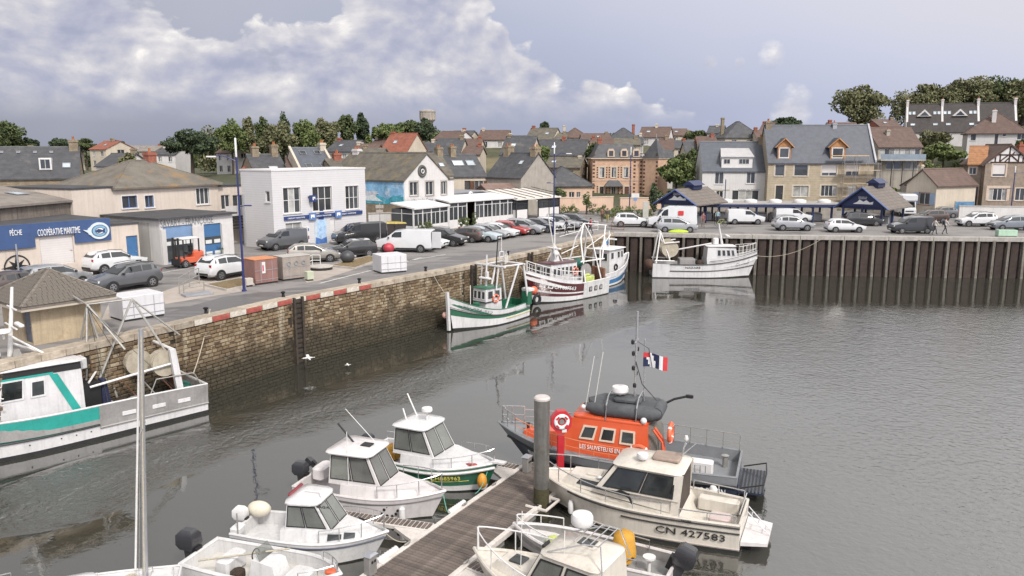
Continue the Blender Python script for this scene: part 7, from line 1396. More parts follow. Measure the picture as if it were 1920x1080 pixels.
MB().sphere((b.X(-.02),-.2,b.sheer(0)-.25),.75,12,8,0,(.75,1.5,.75)).build('hung_net',mat('rust_brown_net',(.09,.05,.035),.5,12,.95,bump=.9),b.e); MB().rbox((b.X(.33),.0,b.dk(.3)+.55),(1.6,1.4,.9),.06).build('fish_hatch',GREYS,b.e); MB().sphere((b.X(.45),-.4,b.dk(.4)+.5),.4,9,6).build('heaped_net',NETB,b.e); MB().sphere((b.X(.42),.2,b.dk(.4)+.7),.3,9,6).build('black_float',BLKT,b.e)
# flag-like pennant pole at the stern is left out
# ---------------------------------------------------------------- orange lifeboat
b=Boat('lifeboat','orange and navy rescue lifeboat lettered LES SAUVETEURS EN MER with grey raft on top',(8.8,28.85),(-.60,32.25),3.4,(1.0,1.02,1.5),tw=.84,rake=1.3,bul=lambda t:.45 if t<.36 else .06,pw=2.7,flare=.5,cat='lifeboat')
b.hull([(0,NAVYB),(.62,NAVYB),(.66,LGREY)],LGREY,LGREY,LGREY,.045,n=26); b.strake(.64,BLKT,.05)
XL=lambda t:b.X(t-.03)
zd=1.0
o,Q=cabin(b.e,XL(.36),XL(.74),1.2,1.05,zd-.05,zd+1.42,.62,.15,.84,ORNG,ORNG,.02,.03,wins=None,name='cabin',rt=.12)
for r in ((.60,.78,.46,.84),(.36,.54,.46,.84),(.12,.30,.46,.84)): 
    u0,u1,v0,v1=r; u0,u1=1-u1-.03,1-u0-.03; pane_on(o,Q['p'],u0,u1,v0,v1,mat('pale_window_frame',(.62,.50,.40),.05,3,.5),BGL,.07,.05)
for r in ((.25,.4,.45,.8),(.5,.62,.45,.8),(.7,.82,.45,.8)): pane_on(o,Q['s'],*r,MATS['pale_window_frame'],BGL,.06,.04)
for r in ((.06,.34,.35,.9),(.38,.62,.35,.9),(.66,.94,.35,.9)): pane_on(o,Q['f'],*r,MATS['pale_window_frame'],BGL,.06,.04)
# forward trunk
MB().loft([[(XL(.66),-1.02,zd),(XL(.66),1.02,zd),(XL(.66),.9,zd+.85),(XL(.66),-.9,zd+.85)],[(XL(.76),-.92,zd+.05),(XL(.76),.92,zd+.05),(XL(.76),.8,zd+.7),(XL(.76),-.8,zd+.7)],[(XL(.90),-.45,zd+.2),(XL(.90),.45,zd+.2),(XL(.90),.35,zd+.42),(XL(.90),-.35,zd+.42)]]).build('fore_trunk',ORNG,b.e)
q=[Vector((XL(.73),1.02,zd)),Vector((XL(.36),1.17,zd)),Vector((XL(.36),1.12,zd+.4)),Vector((XL(.73),1.0,zd+.4))]
a=quadpt(Q['p'],.24,.20); c=quadpt(Q['p'],.80,.20); n=(Q['p'][1]-Q['p'][0]).cross(Q['p'][3]-Q['p'][0]).normalized(); text_on('LES SAUVETEURS EN MER',(c-a).length,.17,WHT,b.e,a+n*.03,c-a,Q['p'][3]-Q['p'][0])
b.mark('SNS 257',.925,.80,.18,.52,1,WHT,.05); None
b.mark('P-BESSIN',.13,.04,.28,.50,1,WHT,.04)
# aft cabin slope with tarpaulin, grab rails
MB().loft([[(XL(.33),-.95,zd-.35),(XL(.39),-1.05,zd-.2),(XL(.39),1.05,zd-.2),(XL(.33),.95,zd-.35)],[(XL(.34),-.8,zd+1.0),(XL(.39),-.9,zd+1.0),(XL(.39),.9,zd+1.0),(XL(.34),.8,zd+1.0)],[(XL(.37),-.6,zd+1.36),(XL(.40),-.7,zd+1.44),(XL(.40),.7,zd+1.44),(XL(.37),.6,zd+1.36)]]).build('aft_tarpaulin',mat('olive_tarpaulin',(.13,.125,.11),.25,3,.85,bump=.6,bscale=6),b.e,smooth=50)
for y in (1.05,.75): MB().tube([(XL(.30),y,zd-.3),(XL(.315),y,zd+.9),(XL(.35),y,zd+1.35)],.05,6).build('orange_handrail',ORNG,b.e)
lifering(b.e,(XL(.29),.6,zd+1.15),'x',.36); lifering(b.e,(XL(.40),1.27,zd+.35),'y',.36)
zt=zd+1.53
rf=MB(); rr=.29; xa,xb=XL(.36),XL(.64)
for y in (-.62,.62): rf.tube([(xa-.25,y*.8,zt+rr),(xa,y,zt+rr),(xb-.6,y,zt+rr*.95),(xb,y*.55,zt+rr*.85)],[rr*.6,rr,rr*.95,rr*.5],10)
rf.tube([(xa-.1,-.6,zt+rr),(xa-.1,.6,zt+rr)],rr*.95,10); rf.loft([[(xa,-.7,zt+.1),(xa,.7,zt+.1),(xa,.55,zt+.55),(xa,-.55,zt+.55)],[(xb-.3,-.5,zt+.1),(xb-.3,.5,zt+.1),(xb-.3,.4,zt+.5),(xb-.3,-.4,zt+.5)]]); rf.build('inflatable_tender',TARP,b.e,smooth=50)
MB().rbox((XL(.47),0,zt+.62),(1.1,.8,.22),.1).build('tender_cover',TARP,b.e)
for x in (.42,.54):
    MB().tube([(XL(x),.95,zt-.05),(XL(x),.92,zt+.55),(XL(x),.5,zt+.85),(XL(x),-.5,zt+.85),(XL(x),-.92,zt-.05)],.03,6).build('roof_hoop',STEEL,b.e)
radome(b.e,XL(.505),0,zt+.72,.34,.28,.12); MB().sphere((XL(.39),.95,zt+.1),.13,10,7).build('searchlight',TRIM,b.e)
mx=XL(.445); ms=MB(); ms.tube([(mx,0,zt+.7),(mx-.02,0,zt+4.2)],.05,8); ms.tube([(mx-.35,-.12,zt+.5),(mx-.33,-.1,zt+3.1)],.03,6)
for zz,l in ((1.9,.45),(2.5,.5),(3.0,.7)): ms.tube([(mx,-l*.6,zt+zz),(mx,l,zt+zz)],.025,5)
b.mast=ms.build('mast',STEEL,b.e)
for zz,y in ((1.15,.12),(1.6,-.12),(1.95,.45),(2.55,.5),(2.55,-.28),(3.05,.7)): MB().lathe([(.06,0),(.07,.04),(.07,.14),(.03,.18)],8,(mx,y,zt+zz)).build('navigation_light',BLKT,b.mast)
MB().tube([(mx-.05,0,zt+3.0),(mx-.5,0,zt+2.75),(mx-.65,0,zt+2.0)],.015,4).build('cable',BLKT,b.mast); MB().tube([(mx-.02,.08,zt+2.2),(mx-.3,.1,zt+1.3),(mx-.9,.1,zt+.7)],.02,4).build('cable',BLKT,b.mast)
for x,h_ in ((.635,2.4),(.60,2.6)): MB().tube([(XL(x),.55,zt+.1),(XL(x)-.35,.55,zt+h_)],.014,4).build('whip_aerial',WTUBE,b.e)
MB().sphere((XL(.64),.6,zt+.28),.1,8,6).build('camera_dome',TRIM,b.e); MB().tube([(XL(.36),-.7,zt+.2),(XL(.30),-.8,zt+.55),(XL(.24),-.8,zt+.75)],.05,6).build('davit_arm',BLKT,b.e); MB().rbox((XL(.24),-.8,zt+.72),(.3,.12,.14),.03).build('davit_head',BLKT,b.e)
b.rail(.42,.90,.62,mat('orange_tube',(.60,.20,.10),.1,5,.5),sides=(1,),posts=9,r=.02,inset=.12); b.rail(.42,.90,.62,STEEL,sides=(-1,),posts=9,r=.02,inset=.12); b.rail(.90,.99,.75,STEEL,posts=3,r=.025,inset=.12); b.rail(.01,.34,.7,GALV,posts=6,r=.02,inset=.08,sides=(-1,))
MB().lathe([(.09,0),(.07,.1),(.06,.42),(.1,.46)],10,(b.X(.86),.1,zd+.2)).build('bollard',BLKT,b.e); MB().rbox((b.X(.83),-.15,zd+.45),(.45,.35,.25),.08).build('windlass',GALV,b.e)
pl=MB(); pl.bx(b.X(0)-.95,b.X(0)-.02,-1.15,1.15,.32,.40); P_=pl.build('stern_platform',NAVYB,b.e,smooth=0)
for i in range(7): MB().bx(b.X(0)-.93+i*.13,b.X(0)-.87+i*.13,-1.1,1.1,.401,.43).build('grating_slat',BLKT,P_,smooth=0)
MB().tube([(b.X(0)-.1,1.1,.5),(b.X(0)-.95,1.1,.75),(b.X(0)-1.0,0,.78),(b.X(0)-.95,-1.1,.75),(b.X(0)-.1,-1.1,.5)],.03,5).build('platform_rail',BLKT,b.e)
for k_ in range(2):
    cg_=MB(); x0=b.X(.12)+k_*.7
    for i in range(4): cg_.tube([(x0+i*.2,.9,b.dk(.1)),(x0+i*.2,.9,b.dk(.1)+.55)],.015,4)
    cg_.tube([(x0,.9,b.dk(.1)+.55),(x0+.6,.9,b.dk(.1)+.55)],.015,4); cg_.build('deck_frame',STEEL,b.e)
MB().rbox((b.X(.14),.5,b.dk(.1)+.35),(.9,.45,.5),.05).build('deck_locker',TRIM,b.e); MB().lathe([(.1,0),(.1,.45),(.16,.5),(.02,.55)],10,(b.X(.06),-.6,b.dk(.05))).build('towing_post',GALV,b.e)
for k_ in range(3): MB().lathe([(.13,-.3),(.16,-.15),(.16,.2),(.1,.3)],12,(b.X(.08+.3*k_),1.85,.45)).build('pale_fender',TRIM,b.e)
# flag on the lifeboat's mast gaff
fl=MB(); cols=[]; W_,H_=.95,.56; nx,ny=14,6; Wd=b.e.matrix_basis
base=b.e.matrix_basis@Vector((mx-.30,.05,zt+2.3)); fv=[];fm_=[]
dirx=Vector((.985,-.17,0))
for j in range(ny+1):
    for i in range(nx+1): u=i/nx; fv.append(tuple(Vector(base)+dirx*(W_*u)+Vector((0,.10*math.sin(u*6.5)*u**.5,-.28*0-.12*u+H_*(j/ny-.5)+.03*math.sin(u*5)))))
ff=[(j*(nx+1)+i,j*(nx+1)+i+1,(j+1)*(nx+1)+i+1,(j+1)*(nx+1)+i) for j in range(ny) for i in range(nx)]
for j in range(ny):
    for i in range(nx):
        u,v=(i+.5)/nx,(j+.5)/ny
        fm_.append(2 if u>.82 else 1 if u>.64 else 0 if u>.5 else (1 if .16<u-(.5-v)*.25<.46 else 0) if not(u<.34 and v>.72) else 2 if u<.26 else 1)
fl.add(fv,ff,fm_); fo=fl.build('ensign_flag',[mat('flag_navy',(.012,.018,.06),.1,8,.8),mat('flag_white',(.68,.68,.70),.05,8,.8),mat('flag_red',(.48,.035,.04),.1,8,.8)],None,smooth=60)
tag(fo,'navy, white and red ensign flying from the lifeboat mast','flag')
# ---------------------------------------------------------------- cream motor cruiser CN 427583
b=Boat('motor_cruiser','cream cabin motor cruiser numbered CN 427583 beside the steel pile',(7.8,24.75),(.95,27.75),2.75,(.98,.98,1.28),tw=.80,rake=.8,bul=lambda t:.5 if t<.26 else .03,pw=2.5,flare=.4)
b.hull([(0,BOTTOM),(.10,GELC),(.40,GELC)],GELC,GELC,GELC,.05,n=26); b.strake(.93,BLKT,.028,0,.8); b.strake(.72,BLKT,.026,.0,.52); b.strake(.16,mat('pale_band',(.50,.44,.40),.1,3,.5),.02)
b.mark('CN 427583',.36,.06,.40,.64,1,BLK,.03); text_on('ARVOR',.35,.09,BLK,b.e,(b.X(.25),b.half(.25)+.02,.89),(-1,0,0),(0,0,1))
zd=.98
co,CQ=cabin(b.e,b.X(.30),b.X(.86),1.0,.42,zd-.02,zd+.50,.35,0,.84,GELC,None,name='coachroof',zf=zd+.12)
pane_on(co,CQ['p'],.13,.62,.30,.82,BLKT,BGL,.03,.02); pane_on(co,CQ['s'],.35,.85,.30,.82,BLKT,BGL,.03,.02)
wo,WQ=cabin(b.e,b.X(.27),b.X(.66),1.02,.92,zd+.42,zd+1.28,.62,.0,.84,GELC,GELC,.10,.06,name='wheelhouse')
MB().rbox((b.X(.5),0,zd+.5),(.3,.9,.3),.05).build('helm_console',GELC,b.e); pane_on(wo,WQ['p'],.07,.52,.08,.93,BLKT,BGL,.05,.025); pane_on(wo,WQ['p'],.53,.93,.08,.93,BLKT,BGL,.05,.025); pane_on(wo,WQ['s'],.08,.5,.08,.93,BLKT,BGL,.05,.025); pane_on(wo,WQ['s'],.52,.93,.08,.93,BLKT,BGL,.05,.025); pane_on(wo,WQ['f'],.04,.48,.06,.94,BLKT,BGLC,.04,.02); pane_on(wo,WQ['f'],.52,.96,.06,.94,BLKT,BGLC,.04,.02)
for s in (-1,1): MB().loft([[(b.X(.27)+.03,s*1.0-.03,zd-.4),(b.X(.27)+.3,s*1.0-.03,zd-.4),(b.X(.27)+.3,s*1.0+.03,zd-.4),(b.X(.27)+.03,s*1.0+.03,zd-.4)],[(b.X(.27)-.1,s*.88-.03,zd+1.3),(b.X(.27)+.2,s*.88-.03,zd+1.3),(b.X(.27)+.2,s*.88+.03,zd+1.3),(b.X(.27)-.1,s*.88+.03,zd+1.3)]]).build('cabin_pillar',GELC,b.e,smooth=0)
MB().bx(b.X(.27)-.02,b.X(.27)+.05,-.86,.86,zd-.45,zd+1.2).build('cabin_bulkhead',mat('cabin_dark',(.06,.045,.035),.3,2,.7),b.e,smooth=0)
zr=zd+1.42; MB().rbox((b.X(.36),-.2,zr+.06),(.95,.75,.14),.08).build('roof_hatch',mat('tan_cover',(.30,.23,.19),.15,3,.8),b.e); radome(b.e,b.X(.46),.35,zr,.2,.2,.08)
lm=MB(); lm.tube([(b.X(.30),-.3,zr),(b.X(.28),-.3,zr+.75)],.03,6); lm.tube([(b.X(.285),-.55,zr+.5),(b.X(.285),.0,zr+.5)],.025,5); lm.build('light_mast',STEEL,b.e); MB().lathe([(.06,0),(.08,.05),(.05,.16)],8,(b.X(.28),-.3,zr+.72)).build('navigation_light',TRIM,b.e); MB().tube([(b.X(.31),-.55,zr),(b.X(.24),-.6,zr+.55)],.02,5).build('rod_holder',STEEL,b.e)
MB().rbox((b.X(.70),0,zd+.53),(.5,.5,.06),.02).build('deck_hatch',GELC,b.e); MB().lathe([(.08,0),(.1,.06),(.04,.1)],10,(b.X(.66),.45,zd+.54)).build('deck_vent',TRIM,b.e)
b.rail(.34,.985,.42,STEEL,posts=6,r=.02,inset=.08,mid=False,hb=.62); b.rail(.02,.26,.32,STEEL,posts=3,r=.022,inset=.06,mid=False)
MB().tube([(b.X(.0)+.06,-.9,1.3),(b.X(.0)+.06,.9,1.3)],.022,5).build('stern_rail',STEEL,b.e)
MB().rbox((b.X(.13),-.85,b.dk(.1)+.25),(1.4,.4,.45),.05).build('cockpit_bench',GELC,b.e); MB().rbox((b.X(.10),.3,b.dk(.1)+.2),(.7,.6,.4),.05).build('engine_box',mat('pinkish_cushion',(.48,.40,.38),.1,3,.8),b.e)
MB().loft([[(b.X(0)-.02,-1.0,.28),(b.X(0)-.02,1.0,.28),(b.X(0)-.02,1.0,.42),(b.X(0)-.02,-1.0,.42)],[(b.X(0)-.85,-.8,.32),(b.X(0)-.85,.8,.32),(b.X(0)-.85,.8,.42),(b.X(0)-.85,-.8,.42)]]).build('swim_platform',GELP,b.e,smooth=0)
ld=MB()
for y in (-.2,.2): ld.tube([(b.X(0)-.1,y,1.15),(b.X(0)-.5,y,.75),(b.X(0)-.85,y,.45)],.02,5)
for i in range(3): ld.tube([(b.X(0)-.25-.22*i,-.2,1.0-.22*i),(b.X(0)-.25-.22*i,.2,1.0-.22*i)],.018,5)
ld.build('boarding_ladder',STEEL,b.e); MB().loft([[(b.X(0)-.05,.5,.05),(b.X(0)-.05,.75,.05),(b.X(0)-.3,.75,.05),(b.X(0)-.3,.5,.05)],[(b.X(0)-.05,.5,-.3),(b.X(0)-.05,.75,-.3),(b.X(0)-.25,.75,-.3),(b.X(0)-.25,.5,-.3)]]).build('stern_drive',BLKT,b.e,smooth=0)
sb=[(0,0),(.22,.1),(.45,.02),(.6,-.18),(.66,-.42),(.6,-.4),(.5,-.2),(.36,-.12),(.3,-.02),(.15,-.06)]
q0=Vector((b.X(.50),b.half(.5)-.30,zd+.28)); fx=MB().add([(b.X(.565)-x,1.005-.02*x+.04,zd+.44+z*.9) for x,z in sb],[tuple(range(len(sb)))]).build('bird_decal',BLK,b.e,smooth=0)
for t in (.55,.8,.2): p=b.pt(t,.55,1); MB().lathe([(.06,-.25),(.1,-.15),(.1,.15),(.06,.25)],10,(p.x,p.y+.1,.45)).build('fender',TRIM,b.e) if t==.8 else None
# ---------------------------------------------------------------- small sport-fishing boats on the left of the pontoon
def sport(name,label,stern,bow,B,sh,bands,gm,cab,rooff,num=None,motor=True,pulpit=.45,mats=(GEL,GEL),deckt=.35,fore=.5,rail_r=.018,wrf=.55,gl=None,tum=.86,roofx=.12,hC=1.25,tw=.85,mk=None):
    b=Boat(name,label,stern,bow,B,sh,tw=tw,rake=.55,bul=lambda t:.42 if t<deckt else .02,pw=2.6,flare=.42); b.hull(bands,mats[1],gm,mats[0],.05,n=22)
    zd=b.sheer(.5); f=fore
    MB().loft([[(b.X(deckt),-b.half(deckt)*.86,zd-.04),(b.X(deckt),b.half(deckt)*.86,zd-.04),(b.X(deckt),b.half(deckt)*.80,zd+.34),(b.X(deckt),-b.half(deckt)*.80,zd+.34)],[(b.X(.62),-b.half(.62)*.84,b.sheer(.62)-.04),(b.X(.62),b.half(.62)*.84,b.sheer(.62)-.04),(b.X(.62),b.half(.62)*.74,b.sheer(.62)+.33),(b.X(.62),-b.half(.62)*.74,b.sheer(.62)+.33)],[(b.X(.80),-b.half(.80)*.76,b.sheer(.8)-.04),(b.X(.80),b.half(.80)*.76,b.sheer(.8)-.04),(b.X(.80),b.half(.80)*.6,b.sheer(.8)+.18),(b.X(.80),-b.half(.80)*.6,b.sheer(.8)+.18)],[(b.X(.92),-b.half(.92)*.6,b.sheer(.92)-.02),(b.X(.92),b.half(.92)*.6,b.sheer(.92)-.02),(b.X(.92),b.half(.92)*.4,b.sheer(.92)+.03),(b.X(.92),-b.half(.92)*.4,b.sheer(.92)+.03)]]).build('coachroof',mats[0],b.e,smooth=50)
    x0,x1=cab; wb=b.half(x0)*.78; wf=b.half(x1)*.70
    o,Q=cabin(b.e,b.X(x0),b.X(x1),wb,wf,zd+.30,zd+.30+hC,wrf,.05,tum,mats[0],rooff,roofx,.07,name='wheelhouse',rt=.09)
    g=gl or BGLC
    for f_ in 'sp':
        U=((.03,.47),(.49,.94)) if f_=='s' else ((.06,.51),(.53,.97))
        for u in U: pane_on(o,Q[f_],*u,.16,.94,BLKT,g,.03,.02)
    for u in ((.04,.48),(.52,.96)): pane_on(o,Q['f'],*u,.08,.94,BLKT,g,.03,.02)
    b.rail(.62,.985,pulpit,STEEL,posts=4,r=rail_r,inset=.06,mid=False,hb=pulpit+.15)
    b.zr=zd+.30+hC+.1; b.zd=zd; return b
b=sport('white_cabin_boat','white cabin boat lettered SAGA nearest the foreground pedestal',(-8.95,24.6),(-3.95,23.45),2.05,(.72,.72,.98),[(0,BOTTOM),(.06,GEL)],GEL,(.38,.68),GEL,hC=.86)
b.strake(.82,mat('navy_strake',(.05,.06,.09),.1,3,.5),.028); text_on('SAGA',.42,.09,BLK,b.e,(b.X(.60),-.78,b.zr-.07),(1,.1,0),(0,-.3,1)); 
for s in (-1,1):
    for t0,t1 in ((.66,.74),(.755,.82)):
        q=MB(); y=lambda t,k:s*(b.half(t)*(.80 if t<.7 else .74)-k*.07); q.add([(b.X(t0),y(t0,0)+s*.03,b.sheer(t0)+.06),(b.X(t1),y(t1,0)+s*.02,b.sheer(t1)+.06),(b.X(t1),y(t1,1)+s*.03,b.sheer(t1)+.20),(b.X(t0),y(t0,1)+s*.03,b.sheer(t0)+.26)],[(0,1,2,3)]); q.build('side_light',BGL,b.e,smooth=0)
MB().sphere((b.X(.05),.55,b.sheer(0)+.25),.34,14,9,0,(1.25,.8,.8)).build('cream_buoy',mat('cream_buoy',(.60,.56,.46),.08,4,.6),b.e); MB().rbox((b.X(.33),.05,b.dk(.2)+.2),(.45,.4,.35),.05).build('fish_basket',BLKT,b.e); MB().rbox((b.X(.03),-.6,b.sheer(0)+.08),(.35,.5,.25),.06).build('stern_locker',GEL,b.e); MB().tube([(b.X(.06),-.85,b.sheer(0)),(b.X(.06),-.85,b.sheer(0)+.75)],.025,5).build('stern_post',GALV,b.e); MB().tube([(b.X(.42),-.25,b.zr+.05),(b.X(.45),-.05,b.zr+.1),(b.X(.55),-.05,b.zr+.1),(b.X(.58),-.25,b.zr+.05)],.02,5).build('roof_grab_rail',TRIM,b.e); MB().rbox((b.X(.36),.2,b.zr-.02),(.12,.9,.12),.04).build('red_roof_edge',mat('dark_red',(.22,.04,.05),.1,4,.6),b.e)
outboard(b.e,b.X(0)-.15,.15,.75,TRIM,0,.8)
b=sport('rounded_cabin_boat','white rounded-roof cabin boat with open pulpit between SAGA and green boat',(-7.75,28.15),(-2.35,26.25),2.25,(.80,.80,1.08),[(0,BOTTOM),(.05,GELP)],GELP,(.26,.62),GELP,hC=1.12,roofx=.2,pulpit=.5,mats=(GELP,GELP))
b.strake(.80,mat('dark_strake',(.12,.11,.12),.1,3,.5),.025); MB().rbox((b.X(.46),0,b.zr+.08),(.4,.35,.05),.02).build('roof_hatch',BLKT,b.e); MB().tube([(b.X(.36),.1,b.zr),(b.X(.24),.1,b.zr+.7)],.035,6).build('light_mast',BLKT,b.e); MB().tube([(b.X(.40),-.8,.9),(b.X(.40),-.8,b.zr+.8)],.015,4).build('fishing_rod',WTUBE,b.e); MB().tube([(b.X(.56),-.1,b.zr+.1),(b.X(.30),.1,b.zr+1.3)],.012,4).build('whip_aerial',WTUBE,b.e)
outboard(b.e,b.X(0)-.2,.0,.85,OUTB,.0,.95); outboard(b.e,b.X(0)-.25,.75,1.0,OUTB,-.9,.55); MB().rbox((b.X(.08),.4,b.sheer(0)+.15),(.5,.9,.5),.1).build('aft_seat',GELP,b.e)
dc=MB(); rd=random.Random(3)
pa=b.pt(.70,.5,-1); dx=(b.pt(.80,.5,-1)-b.pt(.66,.5,-1)).normalized()
for i in range(9): a=2*PI*i/9; c_=pa+dx*(.24*math.cos(a)*(1+.3*(i%2)))+Vector((0,-.035,.20*math.sin(a))); dc.sphere(c_,.06,7,5,0,(1,.25,1))
dc.build('dark_decal',BLK,b.e); p=b.pt(.78,.5,-1); MB().lathe([(.05,-.26),(.11,-.2),(.11,.2),(.05,.26)],10,(p.x,p.y-.13,.36)).build('white_fender',TRIM,b.e)
b=sport('green_cabin_boat','green and white cabin boat numbered CHB85963 with orange fender at bow',(-5.75,31.1),(-.55,28.4),2.35,(.85,.88,1.25),[(0,BOTTOM),(.05,GEL),(.26,GREENP),(.80,GREENP)],GEL,(.28,.60),GEL,hC=1.06,roofx=.16,pulpit=.4)
b.strake(.84,GEL,.06); b.mark('CHB85963',.60,.80,.56,.72,-1,mat('yellow_lettering',(.55,.50,.10),.05,3,.5),.04); b.strake(.46,MATS['yellow_lettering'],.012,.40,.86); radome(b.e,b.X(.46),0,b.zr,.22,.18,.42); MB().tube([(b.X(.34),.35,b.zr),(b.X(.26),.35,b.zr+.9)],.03,6).build('light_mast',WTUBE,b.e); MB().tube([(b.X(.33),-.3,b.zr),(b.X(.30),-.3,b.zr+.5)],.03,6).build('rod_holder',WTUBE,b.e)
MB().sphere((b.X(.93),-.48,.62),.24,12,8,0,(.8,.8,1.25)).build('orange_fender',mat('amber_fender',(.55,.25,.03),.12,4,.5),b.e); MB().rbox((b.X(.17),0,b.dk(.1)+.35),(.5,.6,.6),.1).build('yellow_oilskins',YELT,b.e); b.rail(.0,.22,.35,STEEL,posts=3,r=.02,inset=.05,mid=False); MB().loft([[(b.X(.96),-.16,b.sheer(1)-.02),(b.X(.96),.16,b.sheer(1)-.02),(b.X(.96),.16,b.sheer(1)+.05),(b.X(.96),-.16,b.sheer(1)+.05)],[(b.X(1)+.35,-.12,b.sheer(1)+.02),(b.X(1)+.35,.12,b.sheer(1)+.02),(b.X(1)+.35,.12,b.sheer(1)+.08),(b.X(1)+.35,-.12,b.sheer(1)+.08)]]).build('bow_platform',GEL,b.e,smooth=0); MB().rbox((b.X(.84),-.4,b.sheer(.84)+.06),(.5,.2,.1),.04).build('red_rope_coil',mat('red_rope',(.35,.07,.06),.2,9,.8),b.e); outboard(b.e,b.X(0)-.2,0,.9,OUTB,0,.85)
# open boat with console, bottom left
b=Boat('open_console_boat','white open boat with centre console and dark outboard at bottom left',(-9.75,22.75),(-4.95,21.1),1.95,(.68,.66,.86),tw=.9,rake=.4,bul=.42,pw=3.2,flare=.35); b.hull([(0,BOTTOM),(.05,GEL)],mat('pale_inner_deck',(.52,.50,.47),.08,2,.6),GEL,GEL,.06)
MB().loft([[(b.X(.42),-.42,b.dk(.4)),(b.X(.62),-.38,b.dk(.4)),(b.X(.62),.38,b.dk(.4)),(b.X(.42),.42,b.dk(.4))],[(b.X(.45),-.40,b.dk(.4)+.75),(b.X(.58),-.34,b.dk(.4)+.62),(b.X(.58),.34,b.dk(.4)+.62),(b.X(.45),.40,b.dk(.4)+.75)]]).build('console',GEL,b.e); MB().torus((b.X(.42),.0,b.dk(.4)+.72),.17,.02,'x',16,5).build('steering_wheel',BLKT,b.e); MB().add([(b.X(.50),-.36,b.dk(.4)+.72),(b.X(.50),.36,b.dk(.4)+.72),(b.X(.46),.32,b.dk(.4)+1.05),(b.X(.46),-.32,b.dk(.4)+1.05)],[(0,1,2,3)]).build('console_windscreen',BGLC,b.e,smooth=0)
MB().rbox((b.X(.24),0,b.dk(.2)+.3),(.5,.95,.5),.08).build('seat_box',GEL,b.e); MB().rbox((b.X(.72),0,b.dk(.7)+.2),(.7,.8,.34),.08).build('bow_locker',GEL,b.e); MB().tube([(b.X(.10),-.6,b.sheer(.1)+.1),(b.X(.62),.3,b.sheer(.5)+.5)],.03,5).build('stowed_pole',ROPE,b.e); outboard(b.e,b.X(0)-.25,.0,.72,OUTB,0,1.15); b.rail(.80,.99,.3,STEEL,posts=3,r=.018,inset=.08,mid=False); p=b.pt(.95,.9,-1); MB().rbox((p.x-.05,p.y+.25,b.sheer(.95)+.03),(.35,.25,.14),.05).build('orange_line_bag',BUOYO,b.e); MB().rbox((b.X(.34),-.35,b.dk(.3)+.2),(.4,.4,.3),.1).build('dark_net_bag',NETB,b.e)
# sailing boat with mast, bottom left corner
b=Boat('sailing_boat','white sailing boat with tall bare mast at the bottom left corner',(-9.45,20.65),(-15.2,18.8),2.2,(.92,.92,1.1),tw=.8,rake=.5,bul=.02,pw=2.3,flare=.35); b.hull([(0,BOTTOM),(.08,GEL)],GEL,GEL,GEL,.035)
inv=b.e.matrix_basis.inverted(); M0=inv@Vector((-10.45,20.72,.9)); M1=inv@Vector((-10.0,20.75,8.22)); SPAR=mat('silver_spar',(.42,.42,.44),.1,3,.35,metal=.6)
MB().tube([M0,M1],[.075,.06],10).build('mast',SPAR,b.e); MB().tube([M0+Vector((0,.12,.3)),M1+Vector((0,.08,-.2))],.022,5).build('halyard',ROPE,b.e); MB().tube([M0+Vector((.25,-.1,.3)),M1+Vector((.05,-.05,-.1))],.03,6).build('furled_sail',WTUBE,b.e)
for y in (-1.0,1.0): MB().tube([(M0.x,y,.95),M1],.008,4).build('shroud',GALV,b.e)
mm_=M0.lerp(M1,.62); MB().tube([mm_+Vector((0,-.5,0)),mm_+Vector((0,.5,0))],.02,5).build('spreader',SPAR,b.e)
cabin(b.e,b.X(.36),b.X(.72),.7,.5,.9,1.22,.5,0,.85,GEL,GEL,.02,.05,wins={'s':[(.1,.45,.3,.8)],'p':[(.1,.45,.3,.8)]},name='coachroof'); MB().rbox((b.X(.08),0,1.0),(.6,1.2,.16),.05).build('stern_locker',GEL,b.e); MB().tube([(b.X(.12),-.4,1.0),(b.X(.12),-.4,1.25),(b.X(.18),-.3,1.3)],.02,5).build('stern_cleat',GALV,b.e); b.rail(.72,.985,.5,STEEL,posts=4,r=.015,inset=.08,mid=False); MB().torus((b.X(.22),-.5,.98),.16,.03,'z',16,5).build('rope_coil',ROPE,b.e)
# cream cabin boat, bottom centre
b=Boat('cream_cabin_boat','cream cabin boat with radar arch and roof hatch at the bottom centre',(4.5,18.4),(-1.15,22.05),2.45,(.85,.88,1.15),tw=.85,rake=.6,bul=lambda t:.45 if t<.32 else .02,pw=2.5,flare=.4); b.hull([(0,BOTTOM),(.06,GELC)],GELC,GELC,GELC,.055)
co,CQ=cabin(b.e,b.X(.32),b.X(.88),.95,.40,.86,1.25,.3,0,.82,GELC,None,name='coachroof',zf=1.0)
wo,WQ=cabin(b.e,b.X(.32),b.X(.66),.98,.85,1.2,2.1,.45,.0,.86,GELC,GELC,.06,.08,name='wheelhouse')
for u in ((.06,.55),(.60,.95)): pane_on(wo,WQ['s'],u[0],u[1],.12,.9,GELC,BGL,.05,.03)
for u in ((.05,.45),(.5,.94)): pane_on(wo,WQ['p'],u[0],u[1],.10,.9,BLKT,BGLC,.04,.03)
for u in ((.05,.49),(.51,.95)): pane_on(wo,WQ['f'],*u,.10,.92,BLKT,BGL,.04,.03)
zr=2.22; o=MB().rbox((b.X(.45),-.25,zr+.04),(.62,.52,.07),.04).build('roof_hatch',GELC,b.e); MB().bx(b.X(.45)-.24,b.X(.45)+.24,-.45,-.05,zr+.08,zr+.09).build('hatch_pane',BGL,o,smooth=0)
MB().rbox((b.X(.60),.3,zr-.02),(.08,.35,.1),.02).build('wiper_box',BLKT,b.e); MB().rbox((b.X(.76),0,1.28),(.45,.45,.05),.02).build('deck_hatch',BGL,b.e)
ar=MB()
